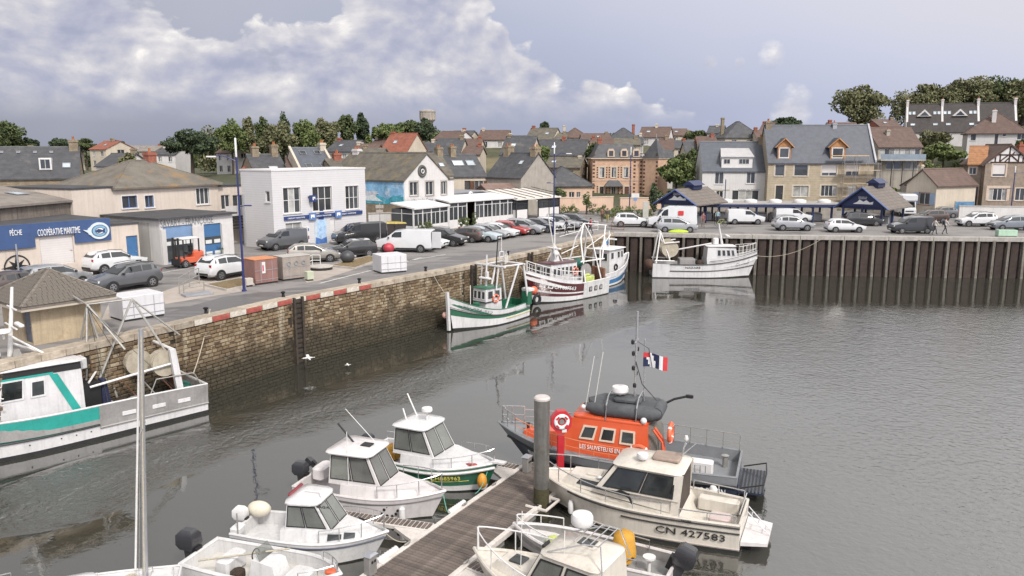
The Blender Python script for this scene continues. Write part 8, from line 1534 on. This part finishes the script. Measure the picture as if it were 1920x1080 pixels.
for y in (-.85,.85): ar.tube([(b.X(.56),y*.8,zr),(b.X(.40),y*.75,zr+.5),(b.X(.33),y*.7,zr+.55),(b.X(.30),y,zr-.3)],.022,6)
for i in range(4): ar.tube([(b.X(.34+.035*i),-.62,zr+.54-.012*i),(b.X(.34+.035*i),.62,zr+.54-.012*i)],.018,5)
ar.build('radar_arch',STEEL,b.e); MB().lathe([(.27,0),(.31,.06),(.31,.22),(.27,.3),(.1,.33)],18,(b.X(.47),-.15,zr+.62)).build('radar_dome',TRIM,b.e)
b.rail(.55,.985,.6,TRIM,posts=4,r=.022,inset=.06,mid=False,hb=.75); MB().lathe([(.09,0),(.11,.05),(.05,.08)],10,(b.X(.84),.1,1.14)).build('deck_vent',TRIM,b.e); MB().rbox((b.X(.15),0,b.dk(.1)+.25),(.7,1.2,.4),.06).build('engine_box',GELC,b.e); MB().tube([(b.X(.30),.9,.9),(b.X(.28),.95,1.5),(b.X(.05),1.0,1.35)],.022,5).build('cockpit_rail',STEEL,b.e)
for x,y in ((.72,.35),(.50,.55)): MB().tube([(b.X(x),y,1.0),(b.X(x)-.05,y,3.0 if x>.6 else 2.9)],.014,4).build('fishing_rod',WTUBE,b.e)
# small work boat between cream boat and cruiser
b=Boat('small_work_boat','small grey open work boat with yellow covered console behind cream cabin boat',(4.9,22.05),(.05,24.45),1.7,(.55,.55,.75),tw=.9,rake=.35,bul=.32,pw=2.8,flare=.35); b.hull([(0,BOTTOM),(.05,GELP)],DECKG,GELP,GREYS,.055)
MB().rbox((b.X(.30),-.1,b.dk(.4)+.45),(.55,.6,.85),.12).build('console',YELT,b.e); sk=MB(); sk.loft([[(b.X(.30)+.4*math.cos(2*PI*i/12),-.1+.4*math.sin(2*PI*i/12),b.dk(.4)+.25+.12*(i%2)) for i in range(12)],[(b.X(.30)+.32*math.cos(2*PI*i/12),-.1+.34*math.sin(2*PI*i/12),b.dk(.4)+.95) for i in range(12)],[(b.X(.30)+.12*math.cos(2*PI*i/12),-.1+.14*math.sin(2*PI*i/12),b.dk(.4)+1.08) for i in range(12)]]); sk.build('yellow_cover',YELT,b.e,smooth=60)
MB().lathe([(.06,0),(.05,.4),(.2,.44),(.2,.5)],14,(b.X(.14),.05,b.dk(.3))).build('pedestal_seat',TRIM,b.e); outboard(b.e,b.X(0)-.15,.0,.72,OUTB,-.35,1.2); MB().tube([(b.X(.18),-.7,.55),(b.X(.18),-.7,.85),(b.X(.55),-.78,.9),(b.X(.6),-.78,.6)],.022,5).build('side_rail',STEEL,b.e); MB().tube([(b.X(.18),.7,.55),(b.X(.18),.7,.85),(b.X(.55),.78,.9),(b.X(.6),.78,.6)],.022,5).build('side_rail',STEEL,b.e); b.rail(.72,.985,.35,TRIM,posts=3,r=.022,inset=.05,mid=False); MB().sphere((b.X(.36),.45,b.dk(.3)+.15),.2,9,6).build('black_float',BLKT,b.e); MB().rbox((b.X(.72),.1,b.dk(.7)+.2),(.5,.5,.3),.1).build('lime_bag',LIME,b.e)
# ---------------------------------------------------------------- pontoon
ZP=.5; PA=Vector((-5.6,19.75,0)); PD=Vector((.505,.863,0)); PN=Vector((.863,-.505,0)); PW=2.45; PL=11.9
pn=empty('pontoon',(PA.x,PA.y,0),math.atan2(PD.y,PD.x),'grey brown planked floating pontoon between the moored boats','pontoon')
plank=mat('weathered_plank',(.15,.122,.108),.3,3,.9,bump=.5,bscale=14,island=.4,patch=((.24,.20,.17),2.5,.55,.6))
pm=[MB().rbox((0,0,0),(.135,PW-.36-.01*i,.035),.008).mesh('plank',plank,0) for i in range(3)]
npl=int(PL/.146)
for i in range(npl): o=link('plank',pm[i%3],pn,(.08+i*.146,-PW/2,ZP-.018+random.uniform(-.003,.003))); o.rotation_euler[2]=random.uniform(-.004,.004)
EDG=mat('pontoon_white_edge',(.55,.51,.48),.15,2,.7,patch=((.30,.26,.23),1.8,.56,.6))
for y in (-.09,-PW+.09): 
    for k_ in range(4): MB().rbox((PL*(k_+.5)/4,y,ZP-.06),(PL/4-.02,.17,.2),.02).build('edge_beam',EDG,pn)
for k_ in range(5): MB().rbox((1.2+k_*2.4,-PW/2,.08),(1.6,PW-.4,.55),.06).build('float',mat('float_grey',(.22,.22,.21),.15,2,.8),pn)
# fingers on both sides
def finger(x,side,l,wd=.55,ang=0,lab=''):
    y0=0 if side>0 else -PW; f=MB().rbox((0,side*(l/2+.02),0),(wd,l,.14),.02).build('finger_deck',EDG,pn,(x,y0,ZP-.07)); f.rotation_euler[2]=ang
    for i in range(int(l/.16)): MB().bx(-wd/2+.07,wd/2-.07,side*(.1+i*.16)-.06,side*(.1+i*.16)+.06,.071,.09).build('slat',plank,f,smooth=0)
    MB().loft([[(-wd/2-.02,side*.05,-.06),(-wd/2-.9,side*.05,-.06),(-wd/2-.9,side*.05,.05),(-wd/2-.02,side*.05,.05)],[(-wd/2-.02,side*1.2,-.06),(-wd/2-.1,side*1.2,-.06),(-wd/2-.1,side*1.2,.05),(-wd/2-.02,side*1.2,.05)]]).build('finger_gusset',EDG,f,smooth=0); MB().rbox((0,side*(l-.6),-.25),(wd*.9,1.0,.35),.05).build('finger_float',MATS['float_grey'],f)
finger(5.75,1,3.4,ang=.24); finger(11.55,1,5.0,ang=.05); finger(4.4,-1,2.6,ang=-.1); 
for k_,x in enumerate((3.05,6.9)):
    fc=MB()
    fc.tube([(x-.02+.06*i,.06,ZP+.03) for i in range(16)],[.07+.045*(i%2) for i in range(16)],8)
    fc.build('dock_fender',TRIM,pn)
for i,x in enumerate((1.8,4.3,7.6,9.6)):
    for y in (-.1,-PW+.1): c_=MB(); c_.rbox((x,y,ZP+.1),(.30,.06,.05),.02); c_.bx(x-.06,x+.06,y-.03,y+.03,ZP+.04,ZP+.1); c_.build('cleat',GALV,pn)
def loc2(px,py,z): g=G(px,py,z); return Vector((g.x,g.y,z))
PEDM=mat('pedestal_grey',(.27,.26,.25),.15,4,.5,metal=.3)
for (px,py,hh,lab) in ((695,1076,.62,'grey service pedestal on the pontoon near SAGA boat bow'),(988,884,.62,'grey service pedestal at the far end of the pontoon')):
    p=loc2(px,py,ZP); e=empty('service_pedestal',p,math.atan2(PD.y,PD.x),lab,'pedestal','pontoon service pedestals'); MB().rbox((0,0,hh/2),(.34,.26,hh),.03).build('cabinet',PEDM,e); MB().loft([[(-.2,-.16,hh),(.2,-.16,hh),(.2,.16,hh),(-.2,.16,hh)],[(-.1,-.1,hh+.07),(.1,-.1,hh+.07),(.1,.1,hh+.07),(-.1,.1,hh+.07)]]).build('cap',LEAD,e,smooth=0)
    for y in (-.06,.06): MB().rbox((y,-.135,hh*.7),(.08,.03,.08),.01).build('socket',BLKT,e)
pp=Vector((1.05,26.55,0)); pile=empty('steel_pile',pp,0,'tall round steel mooring pile with pale cap at the pontoon edge','pile')
PST=mat('pile_steel',(.26,.255,.24),.2,1.2,.4,metal=.75,streak=.35,patch=((.20,.16,.09),1.3,.55,.6)); MB().lathe([(.275,-2),(.275,4.35)],28,cap=False).build('tube',PST,pile); MB().lathe([(.27,4.34),(.29,4.36),(.29,4.42),(.24,4.47),(.02,4.5)],28).build('cap',mat('pile_cap',(.50,.46,.44),.1,3,.6),pile); MB().lathe([(.278,0),(.278,.9),(.276,1.1)],28,cap=False).build('weed_band',mat('weed_band',(.05,.045,.02),.4,6,.9),pile)
cl=empty('pile_collar',(pp.x,pp.y,ZP),math.atan2(PD.y,PD.x),'white tube collar holding the steel pile to the pontoon','collar'); cm=MB(); cm.tube([(-.5,.35,0),(-.5,-.45,0),(.5,-.45,0),(.5,.35,0)],.06,8); cm.build('collar_frame',EDG,cl)
for x,y in ((-.36,0),(.36,0),(0,-.36)): MB().lathe([(.07,-.08),(.07,.08)],10,(x,y,0),'x' if y else 'y').build('roller',BLKT,cl)
# head of the pontoon carrying the life ring
hp=empty('landing_stage',(1.55,29.2,0),math.atan2(PD.y,PD.x),'short planked landing stage carrying the red life ring post','pontoon')
for i in range(10): link('plank',pm[0],hp,(-.66+i*.146,.1,ZP-.018))
MB().rbox((0,.1,ZP-.16),(1.5,2.3,.2),.02).build('frame',EDG,hp); MB().rbox((0,.1,.05),(1.3,1.9,.4),.05).build('float',MATS['float_grey'],hp)
RED=mat('life_ring_red',(.45,.02,.03),.1,3,.45,coat=.3); lr=empty('life_ring_station',(1.90,29.35,ZP),R(8),'red housing with white life ring on a red post','life ring'); MB().rbox((0,0,.75),(.28,.16,1.5),.03).build('post',RED,lr)
oc_=[(.42*math.cos(PI/8+i*PI/4)*1.02,2.07+.48*math.sin(PI/8+i*PI/4)) for i in range(8)]; MB().prism(oc_,'y',-.16,.12).build('housing',RED,lr,smooth=0); rg_=MB().torus((0,-.18,2.1),.235,.075,'y',24,8).build('ring',WHT,lr)
for k_ in range(4): a=PI/4+k_*PI/2; MB().box((.235*math.cos(a),-.20,2.1+.235*math.sin(a)),(.07,.14,.15),ry=-a).build('ring_band',RED,rg_,smooth=0)
MB().lathe([(.10,-.2),(.10,-.165)],14,(0,0,2.1),'y').build('ring_centre',PEDM,rg_); MB().bx(.02,.2,-.18,-.161,1.66,1.78).build('notice',TRIM,lr,smooth=0)
# ================================================================ QUAY FURNITURE AND SMALL THINGS
# kiosk with tiled hip roof
KC=G(64,648); d_=Vector((.62,.785,0)); kt=mat('kiosk_tile',(.20,.175,.15),.25,3,.85,bump=.5,course=.16,cdepth=.55,island=.0)
kk=House('tiled_kiosk','small rendered kiosk with pyramid tile roof on the quay edge',KC,KC+d_*3.1,3.4,ZQ+1.95,mat('kiosk_render',(.42,.34,.235),.18,1.2,.9,bump=.3,streak=.3,patch=((.30,.22,.13),1.4,.55,.6)))
kk.rect(3.4-1.0,3.4-.12,.04,1.85,face='l',kind='door',fm=mat('slate_blue_door',(.11,.12,.15),.2,3,.6),nx=1,sill=False)
kk.build('hip',rh=1.25,rm=kt,over=.55); MB().bx(-.58,kk.w+.58,-.58,kk.d+.58,kk.h-.24,kk.h-.15).build('eave_board',mat('eave_board',(.42,.37,.31),.1,2,.7),kk.e,smooth=0)
text_on('1',.14,.3,WHT,kk.e,(.10,2.9 if 0 else .65,1.1),(0,-1,0),(0,0,1),'door_number')
# tiles in rows on the two roof slopes in view
rows=[]
apx=Vector((kk.w/2,kk.d/2-.15,kk.h+1.25)); tm=MB().rbox((0,0,0),(.21,.20,.02),.006).mesh('tile',kt,0)
def tiles(c0,c1,top0,top1,n=12):
    cnt=0
    for r_ in range(n):
        f=(r_+.3)/n; a=Vector(c0).lerp(Vector(top0),f); b_=Vector(c1).lerp(Vector(top1),f); L=(b_-a).length; m=max(1,int(L/.225)); ux=(b_-a).normalized(); sl=(Vector(top0).lerp(Vector(top1),.5)-Vector(c0).lerp(Vector(c1),.5)).normalized(); nz=ux.cross(sl).normalized()
        sl=nz.cross(ux)
        for i in range(m):
            p=a+ux*(L*(i+.5+(.25 if r_%2 else -.25)*(i>0 and i<m-1))/m)+nz*.03; yield Matrix(((ux.x,sl.x,nz.x,p.x),(ux.y,sl.y,nz.y,p.y),(ux.z,sl.z,nz.z,p.z),(0,0,0,1)))@Matrix.Rotation(R(4),4,'X')
w_,dd_,h_=kk.w,kk.d,kk.h; o_=.55; r0=(w_/2,w_/2,h_+1.25); r1=(w_/2,dd_-w_/2,h_+1.25)
for M_ in list(tiles((-o_,-o_,h_),(w_+o_,-o_,h_),r0,r0))+list(tiles((-o_,dd_+o_,h_),(-o_,-o_,h_),r1,r0)): q=link('tile',tm,kk.roof); q.matrix_local=M_
# white boxes, cabins
WBX=mat('white_box_panel',(.58,.575,.60),.06,.8,.45,streak=.12)
def crate(label,px,py,rz,l,w_,h_,m,name='refrigerated_box',top=None,lines=True):
    p=G(px,py); e=empty(name,(p.x,p.y,ZQ),R(rz),label,'container'); MB().rbox((0,0,h_/2+.1),(l,w_,h_),.03).build('body',m,e); MB().bx(-l/2+.05,l/2-.05,-w_/2+.05,w_/2-.05,.0,.1).build('skid',BLACKP,e,smooth=0)
    if top: MB().rbox((0,0,h_+.13),(l+.04,w_+.04,.06),.02).build('lid',top,e)
    if lines:
        for x in (-l/4,l/4): MB().bx(x-.015,x+.015,-w_/2-.012,-w_/2+.0,.15,h_).build('panel_joint',LEAD,e,smooth=0)
        for z in (.3,h_*.6): MB().bx(-l/2+.01,l/2-.01,-w_/2-.02,-w_/2+.0,z,z+.03).build('strap',LEAD,e,smooth=0)
        MB().bx(l/2,l/2+.02,-w_/2+.1,w_/2-.1,.55,.6).build('latch_bar',LEAD,e,smooth=0)
    return e
crate('large white box beside the tiled kiosk on the quay',258,594,50,2.2,1.7,1.2,WBX)
e=crate('white refrigerated box with black straps in front of the white van',731,509,32,2.0,1.7,1.22,WBX); [MB().bx(1.0,1.012,-.5+.33*i,-.3+.33*i,.85,1.15).build('vent_panel',GREYR,e,smooth=0) for i in range(3)]
e=crate('reddish brown cabinet with orange lid beside lamp post',490,530,48,1.7,1.5,1.55,mat('reddish_cabinet',(.24,.13,.115),.12,1.5,.6,streak=.2),'vending_cabin',mat('orange_lid',(.50,.20,.09),.15,2,.6)); MB().bx(-.35,-.1,-.79,-.752,.75,1.5).build('poster',TRIM,e,smooth=0); MB().bx(-.32,-.22,-.80,-.791,.9,1.3).build('poster_print',mat('poster_red',(.5,.06,.12),.2,5,.6),e,smooth=0)
e=crate('grey stone-faced cabinet with moulded front right of reddish cabinet',549,522,44,2.1,1.3,1.5,mat('grey_cabinet',(.30,.26,.23),.15,1.5,.7,streak=.25),'vending_cabin',mat('grey_lid',(.38,.36,.34),.1,2,.7))
for x in (-.6,-.05,.5): MB().torus((x,-.67,1.15),.13,.03,'y',14,5).build('moulded_ring',GREYL,e)
crate('small pale block at the lamp post foot',466,537,48,.5,.45,.45,mat('pale_block',(.46,.42,.38),.12,2,.8),'concrete_block',lines=False); crate('pale green bin beside the grey cabinet',580,526,44,.5,.45,.55,mat('pale_green_bin',(.44,.47,.36),.1,2,.6),'waste_bin',lines=False)
e=crate('pale green crate standing on right quay edge',1886,444,-3,1.9,.7,.62,mat('pale_green_crate',(.36,.52,.40),.15,2,.6),'fish_crate',lines=False); 
# buoys
for px,py,r_,m_,lab in ((652,494,.50,mat('dark_grey_buoy',(.05,.052,.058),.15,3,.5),'large dark grey spherical buoy lying on the dry grass bed'),(729,474,.44,mat('red_buoy',(.40,.04,.06),.15,3,.5),'large red buoy lying beside the white panel van')):
    p=G(px,py); e=empty('marker_buoy',(p.x,p.y,ZQ+(.05 if r_>.45 else 0)),.4,lab,'buoy'); MB().sphere((0,0,r_*.96),r_,20,14,0,(1.12,1,1)).build('float',m_,e); MB().lathe([(.12,0),(.10,.14),(.03,.16)],12,(r_*1.08,0,r_*.96),'x').build('mooring_eye',GALV,e)
# railings
def railing(label,P,h_,m=GALV,name='railing',mids=1):
    P=[G(*p) for p in P]; e=empty(name,P[0],0,label,'railing'); L=[p-P[0] for p in P]; up=Vector((0,0,h_))
    for p in L: MB().tube([p,p+up],.03,6).build('post',m,e)
    for i in range(len(L)-1):
        for k in range(mids+1): MB().tube([L[i]+up*(1-k*.45),L[i+1]+up*(1-k*.45)],.028,6).build('rail',m,e)
railing('dark metal railing round the pavement hatch, far side',[(337,552),(356,540),(374,532)],1.05); railing('low dark metal railing round the pavement hatch, near side',[(345,551),(383,545)],.6); railing('pale railing by the round table behind the grey cabinet',[(574,507),(586,500),(601,500)],.9,WTUBE)
p=G(370,553); e=empty('pavement_hatch',(p.x,p.y,ZQ+.004),R(40),'raised steel hatch plate inside the metal railing','hatch'); MB().rbox((0,0,.06),(1.7,1.0,.12),.02).build('plate',LEAD,e)
p=G(602,505); e=empty('round_plinth',(p.x,p.y,ZQ),0,'low round stone plinth beside the pale railing','plinth'); MB().lathe([(.85,0),(.85,.16),(.80,.2)],20).build('drum',BLACKP,e); MB().lathe([(.9,.2),(.9,.27)],20).build('top_slab',kerb,e)
for i,(px,py,s) in enumerate(((1050,437,0),(1068,434,0),(1112,431,0))): railing(['white crowd barrier at the quay corner, left one','white crowd barrier at the quay corner, middle one','white crowd barrier at the quay corner, right one'][i],[(px-9,py+3),(px+9,py+1)],1.0,WTUBE,'crowd_barrier',2)
railing('rusty barrier at the quay corner before the white crossover',[(1146,432),(1170,432)],.9,RUST,'crowd_barrier',2)
# lamp posts
LAMPB=mat('lamp_navy',(.022,.03,.12),.12,3,.4)
def lamp(label,px,py,pt,arm=-1,small=False):
    p=G(px,py); zt=ATY(px,pt,p.y).z-ZQ; e=empty('lamp_post',(p.x,p.y,ZQ),0,label,'lamp post','navy lamp posts on the quay'); MB().lathe([(.16,0),(.15,.1),(.10,.12),(.075,1.5),(.055,zt*.89)],10).build('pole',LAMPB,e); MB().lathe([(.05,zt*.88),(.065,zt*.89),(.065,zt),(.03,zt+.06)],10).build('light_column',TRIM if not small else LAMPB,e)
    if not small:
        MB().tube([(0,0,zt*.855),(arm*.7,-.1,zt*.89),(arm*1.35,-.1,zt*.89)],.035,6).build('arm',LAMPB,e); MB().rbox((arm*1.5,-.1,zt*.885),(.6,.28,.10),.04).build('lamp_head',TRIM,e); MB().tube([(0,0,zt*.56),(-arm*.35,0,zt*.57)],.03,6).build('side_arm',LAMPB,e); MB().rbox((-arm*.55,0,zt*.57),(.45,.2,.08),.03).build('side_lamp_head',LAMPB,e)
    return e
lamp('tall navy lamp post beside the reddish cabinet',458,546,260); lamp('tall navy lamp post among the diagonally parked cars',1038,440,268,1); lamp('tall navy lamp post before the pink manor',1180,403,276,1); lamp('navy lamp post in front of the timbered villa',1894,408,312,1)
lamp('short dark street lamp before the white shop house',1358,398,337,1,True)
def signpost(label,px,py,h_,pl,m,name='sign_post'):
    p=G(px,py); e=empty(name,(p.x,p.y,ZQ),0,label,'sign'); MB().tube([(0,0,0),(0,0,h_)],.04,6).build('pole',GALV,e)
    for (z,w_,hh,mm) in pl: MB().rbox((0,-.06,z),(w_,.03,hh),.01).build('plate',mm,e)
signpost('pale sign pole between black van and white panel van',714,470,4.2,[(3.9,.7,.3,GREYR),(3.5,.6,.25,GREYR)],GREYR); signpost('direction sign with pale plates before the pink wall',1190,410,3.2,[(3.0,1.0,.5,TRIM),(2.5,.5,.4,PALEB)],TRIM)
p=G(1200,410); e=empty('information_board',(p.x+.7,p.y,ZQ),0,'upright pale information board beside the direction sign','sign'); MB().rbox((0,0,1.1),(.75,.12,2.2),.03).build('panel',mat('pale_board',(.46,.46,.42),.1,2,.6),e)
p=G(1806,407); e=empty('advertising_panel',(p.x,p.y,ZQ),0,'blue lit advertising panel on the garden wall side','sign'); MB().rbox((0,0,1.3),(2.6,.2,1.6),.05).build('frame',LEAD,e); MB().bx(-1.2,1.2,-.115,-.102,.6,2.0).build('poster',mat('poster_blue',(.10,.22,.36),.5,1.5,.4),e,smooth=0)
for x in (-1,1): MB().tube([(x,0,0),(x,0,.6)],.06,6).build('leg',LEAD,e)
# waste containers, planters
for i,(px,lab) in enumerate(((737,'black wheeled bin with yellow top, left of pair by the yard wall'),(752,'black wheeled bin with yellow top, right of pair by the yard wall'))):
    p=G(px,440); e=empty('waste_container',(p.x,p.y,ZQ),R(10),lab,'bin'); MB().loft([[(-.55,-.4,.1),(.55,-.4,.1),(.55,.4,.1),(-.55,.4,.1)],[(-.65,-.5,1.2),(.65,-.5,1.2),(.65,.5,1.2),(-.65,.5,1.2)]]).build('tub',mat('dark_bin',(.045,.035,.035),.2,3,.6),e,smooth=0); MB().loft([[(-.66,-.52,1.2),(.66,-.52,1.2),(.66,.52,1.2),(-.66,.52,1.2)],[(-.6,-.4,1.34),(.6,-.4,1.34),(.6,.4,1.38),(-.6,.4,1.38)]]).build('lid',mat('yellow_lid',(.42,.33,.09),.2,3,.6),e,smooth=0)
    for x in (-.45,.45): MB().lathe([(.09,-.04),(.09,.04)],10,(x,-.3,.09),'y').build('wheel',TYRE,e)
for i,(px,py,lab) in enumerate(((792,442,'potted shrub before the glass conservatory, left'),(804,441,'potted shrub before the glass conservatory, right'),(864,433,'potted shrub beside the open terrace bay, left'),(876,432,'potted shrub beside the open terrace bay, middle'),(890,430,'tall potted plant beside the open terrace bay'))):
    p=G(px,py); e=empty('potted_shrub',(p.x,p.y,ZQ),0,lab,'plant'); MB().lathe([(.2,0),(.28,.4),(.3,.45)],12).build('pot',POT if i!=1 else BLACKP,e); me,_=crown_mesh(.42,.55 if i!=4 else .9,350,300+i,.09,i%2,'round',14); link('foliage',me,e,(0,0,.95 if i!=4 else 1.3))
p=G(402,480); e=empty('planter_shrub',(p.x,p.y,ZQ),0,'leafy shrub in front of the right blue roller door','shrub'); me,_=crown_mesh(.95,.7,700,320,.11,1,'round',16); link('foliage',me,e,(0,0,.6)); MB().rbox((0,0,.15),(1.6,.6,.3),.04).build('trough',BLACKP,e)
p=G(1272,437); e=empty('net_heap',(p.x,p.y,ZQ),0,'lime green net heap on the quay edge above white trawler','net'); MB().sphere((0,0,.12),.5,14,8,0,(2.2,.9,.55)).build('net',mat('lime_net',(.42,.55,.05),.3,12,.9,bump=.6),e)
# bicycle at the market
p=G(1352,424); e=empty('bicycle',(p.x,p.y,ZQ),R(5),'parked bicycle near the market canopy','bicycle')
for x in (-.5,.5):
    w_=MB().torus((0,0,0),.32,.02,'y',20,5).build('wheel',TYRE,e,(x,0,.34))
    for k in range(4): MB().tube([(-.31*math.cos(k*PI/4),0,-.31*math.sin(k*PI/4)),(.31*math.cos(k*PI/4),0,.31*math.sin(k*PI/4))],.004,4).build('spoke',STEEL,w_)
fr=MB()
for a,b_ in (((-.5,0,.34),(-.1,0,.30)),((-.1,0,.30),(.36,0,.75)),((-.1,0,.30),(-.22,0,.82)),((-.22,0,.75),(.34,0,.78)),((.5,0,.34),(.33,0,.95)),((-.5,0,.34),(-.22,0,.75))): fr.tube([a,b_],.02,5)
fr.build('frame',LIME,e); MB().tube([(.33,-.25,.98),(.33,.25,.98)],.016,5).build('handlebar',BLACKP,e); MB().rbox((-.23,0,.86),(.25,.14,.06),.02).build('saddle',BLACKP,e); MB().rbox((.5,0,.9),(.3,.3,.22),.04).build('basket',BLACKP,e)
# people
person('person in dark top walking at quay corner among the barriers',1062,441,200,(.06,.07,.09),(.05,.05,.06)); person('person in red top walking by the quay corner barriers',1107,439,180,(.35,.05,.06),(.04,.04,.05)); person('person in brown top standing by the clipped shrubs, left of pair',1129,416,250,(.22,.11,.09),(.10,.06,.05),stride=.08); person('person in yellow trousers by the clipped shrubs, right of pair',1139,417,240,(.08,.07,.07),(.40,.33,.12),stride=.08)
person('person in brown clothes walking before the left market stalls',1318,426,265,(.24,.10,.09),(.20,.11,.09),stride=.2); person('person in pale top walking on right quay, left of pair',1752,440,10,(.55,.50,.47),(.03,.03,.04),stride=.35); person('person in pale top with dark bag on right quay, right of pair',1771,439,10,(.50,.46,.44),(.03,.03,.04),stride=.35,bag=(.03,.03,.035))
person('dark haired person in pale top behind the white hatchback, left of pair',197,500,250,(.45,.38,.36),(.05,.05,.08),stride=.1); person('person in black top behind white hatchback, right of pair',212,498,240,(.025,.025,.03),(.05,.05,.08),stride=.1); person('person in pale blue top beside the bicycle',1345,420,250,(.30,.42,.46),(.05,.05,.07),stride=.1)
# gulls
for px,py,z,lab in ((578,671,.9,'white gull gliding low beside the quay ladder recess'),(652,684,.25,'small white gull gliding low over the water right of the ladder')):
    p=G(px,py,z); s=1.0 if z>.5 else .5; e=empty('gull',(p.x,p.y,z),R(200),lab,'bird'); MB().lathe([(.01,-.28*s),(.05*s,-.15*s),(.075*s,0),(.06*s,.14*s),(.03*s,.22*s),(.045*s,.27*s),(.01,.33*s)],10,(0,0,0),'x').build('body',TRIM,e)
    for sd in (-1,1): MB().loft([[(.09*s,sd*.04*s,.02),(.0,sd*.04*s,.05*s),(-.1*s,sd*.04*s,.02)],[(.10*s,sd*.32*s,.12*s),(.02*s,sd*.32*s,.14*s),(-.06*s,sd*.32*s,.12*s)],[(-.02*s,sd*.64*s,.04*s),(-.05*s,sd*.64*s,.045*s),(-.08*s,sd*.64*s,.04*s)]]).build('wing',TRIM,e)
    MB().loft([[(-.24*s,-.03,0),(-.24*s,.03,0),(-.24*s,.03,.015),(-.24*s,-.03,.015)],[(-.38*s,-.07*s,0),(-.38*s,.07*s,0),(-.38*s,.07*s,.01),(-.38*s,-.07*s,.01)]]).build('tail',TRIM,e,smooth=0); MB().lathe([(.018*s,.32*s),(.002,.4*s)],6,(0,0,0),'x').build('beak',mat('beak_yellow',(.55,.35,.05),.05,5,.5),e)
# mooring lines
def rope(label,a,b_,sag=.3,r=.018,m=ROPE):
    a,b_=Vector(a),Vector(b_); pts=[a.lerp(b_,i/14)-Vector((0,0,sag*4*(i/14)*(1-i/14))) for i in range(15)]; o=MB().tube(pts,r,5).build('mooring_rope',m); tag(o,label,'rope'); return o
q=G(1548,447); rope('pale mooring rope from the white trawler bow to the quay cap',(25.0,80.4,2.2),(q.x,q.y+.3,ZQ+.1),.75,.022)
p,_,_=on_edge(812); rope('mooring rope from the green trawler stem to the quay',(-4.5,55.6,2.5),(p.x,p.y,ZQ+.1),.2); p,_,_=on_edge(963); rope('mooring rope from the maroon trawler bow to the quay',(1.3,65.6,2.7),(p.x,p.y,ZQ+.1),.3)
p,_,_=on_edge(402); rope('mooring rope from teal trawler stern to the near bollard',(-16.4,39.2,1.6),(p.x-.4,p.y+.3,ZQ+.3),.25,.025); rope('mooring line from the rounded cabin boat to the pontoon',(-2.45,26.3,1.05),(-2.15,25.6,.55),.25,.015,mat('green_rope',(.12,.35,.28),.2,8,.8)); rope('mooring line from green cabin boat bow to the pontoon',(-.9,28.5,1.0),(-1.35,27.2,.55),.2,.015,MATS['green_rope']); rope('mooring line from SAGA boat bow to the pontoon',(-4.05,23.45,.95),(-3.4,23.6,.55),.12,.015)
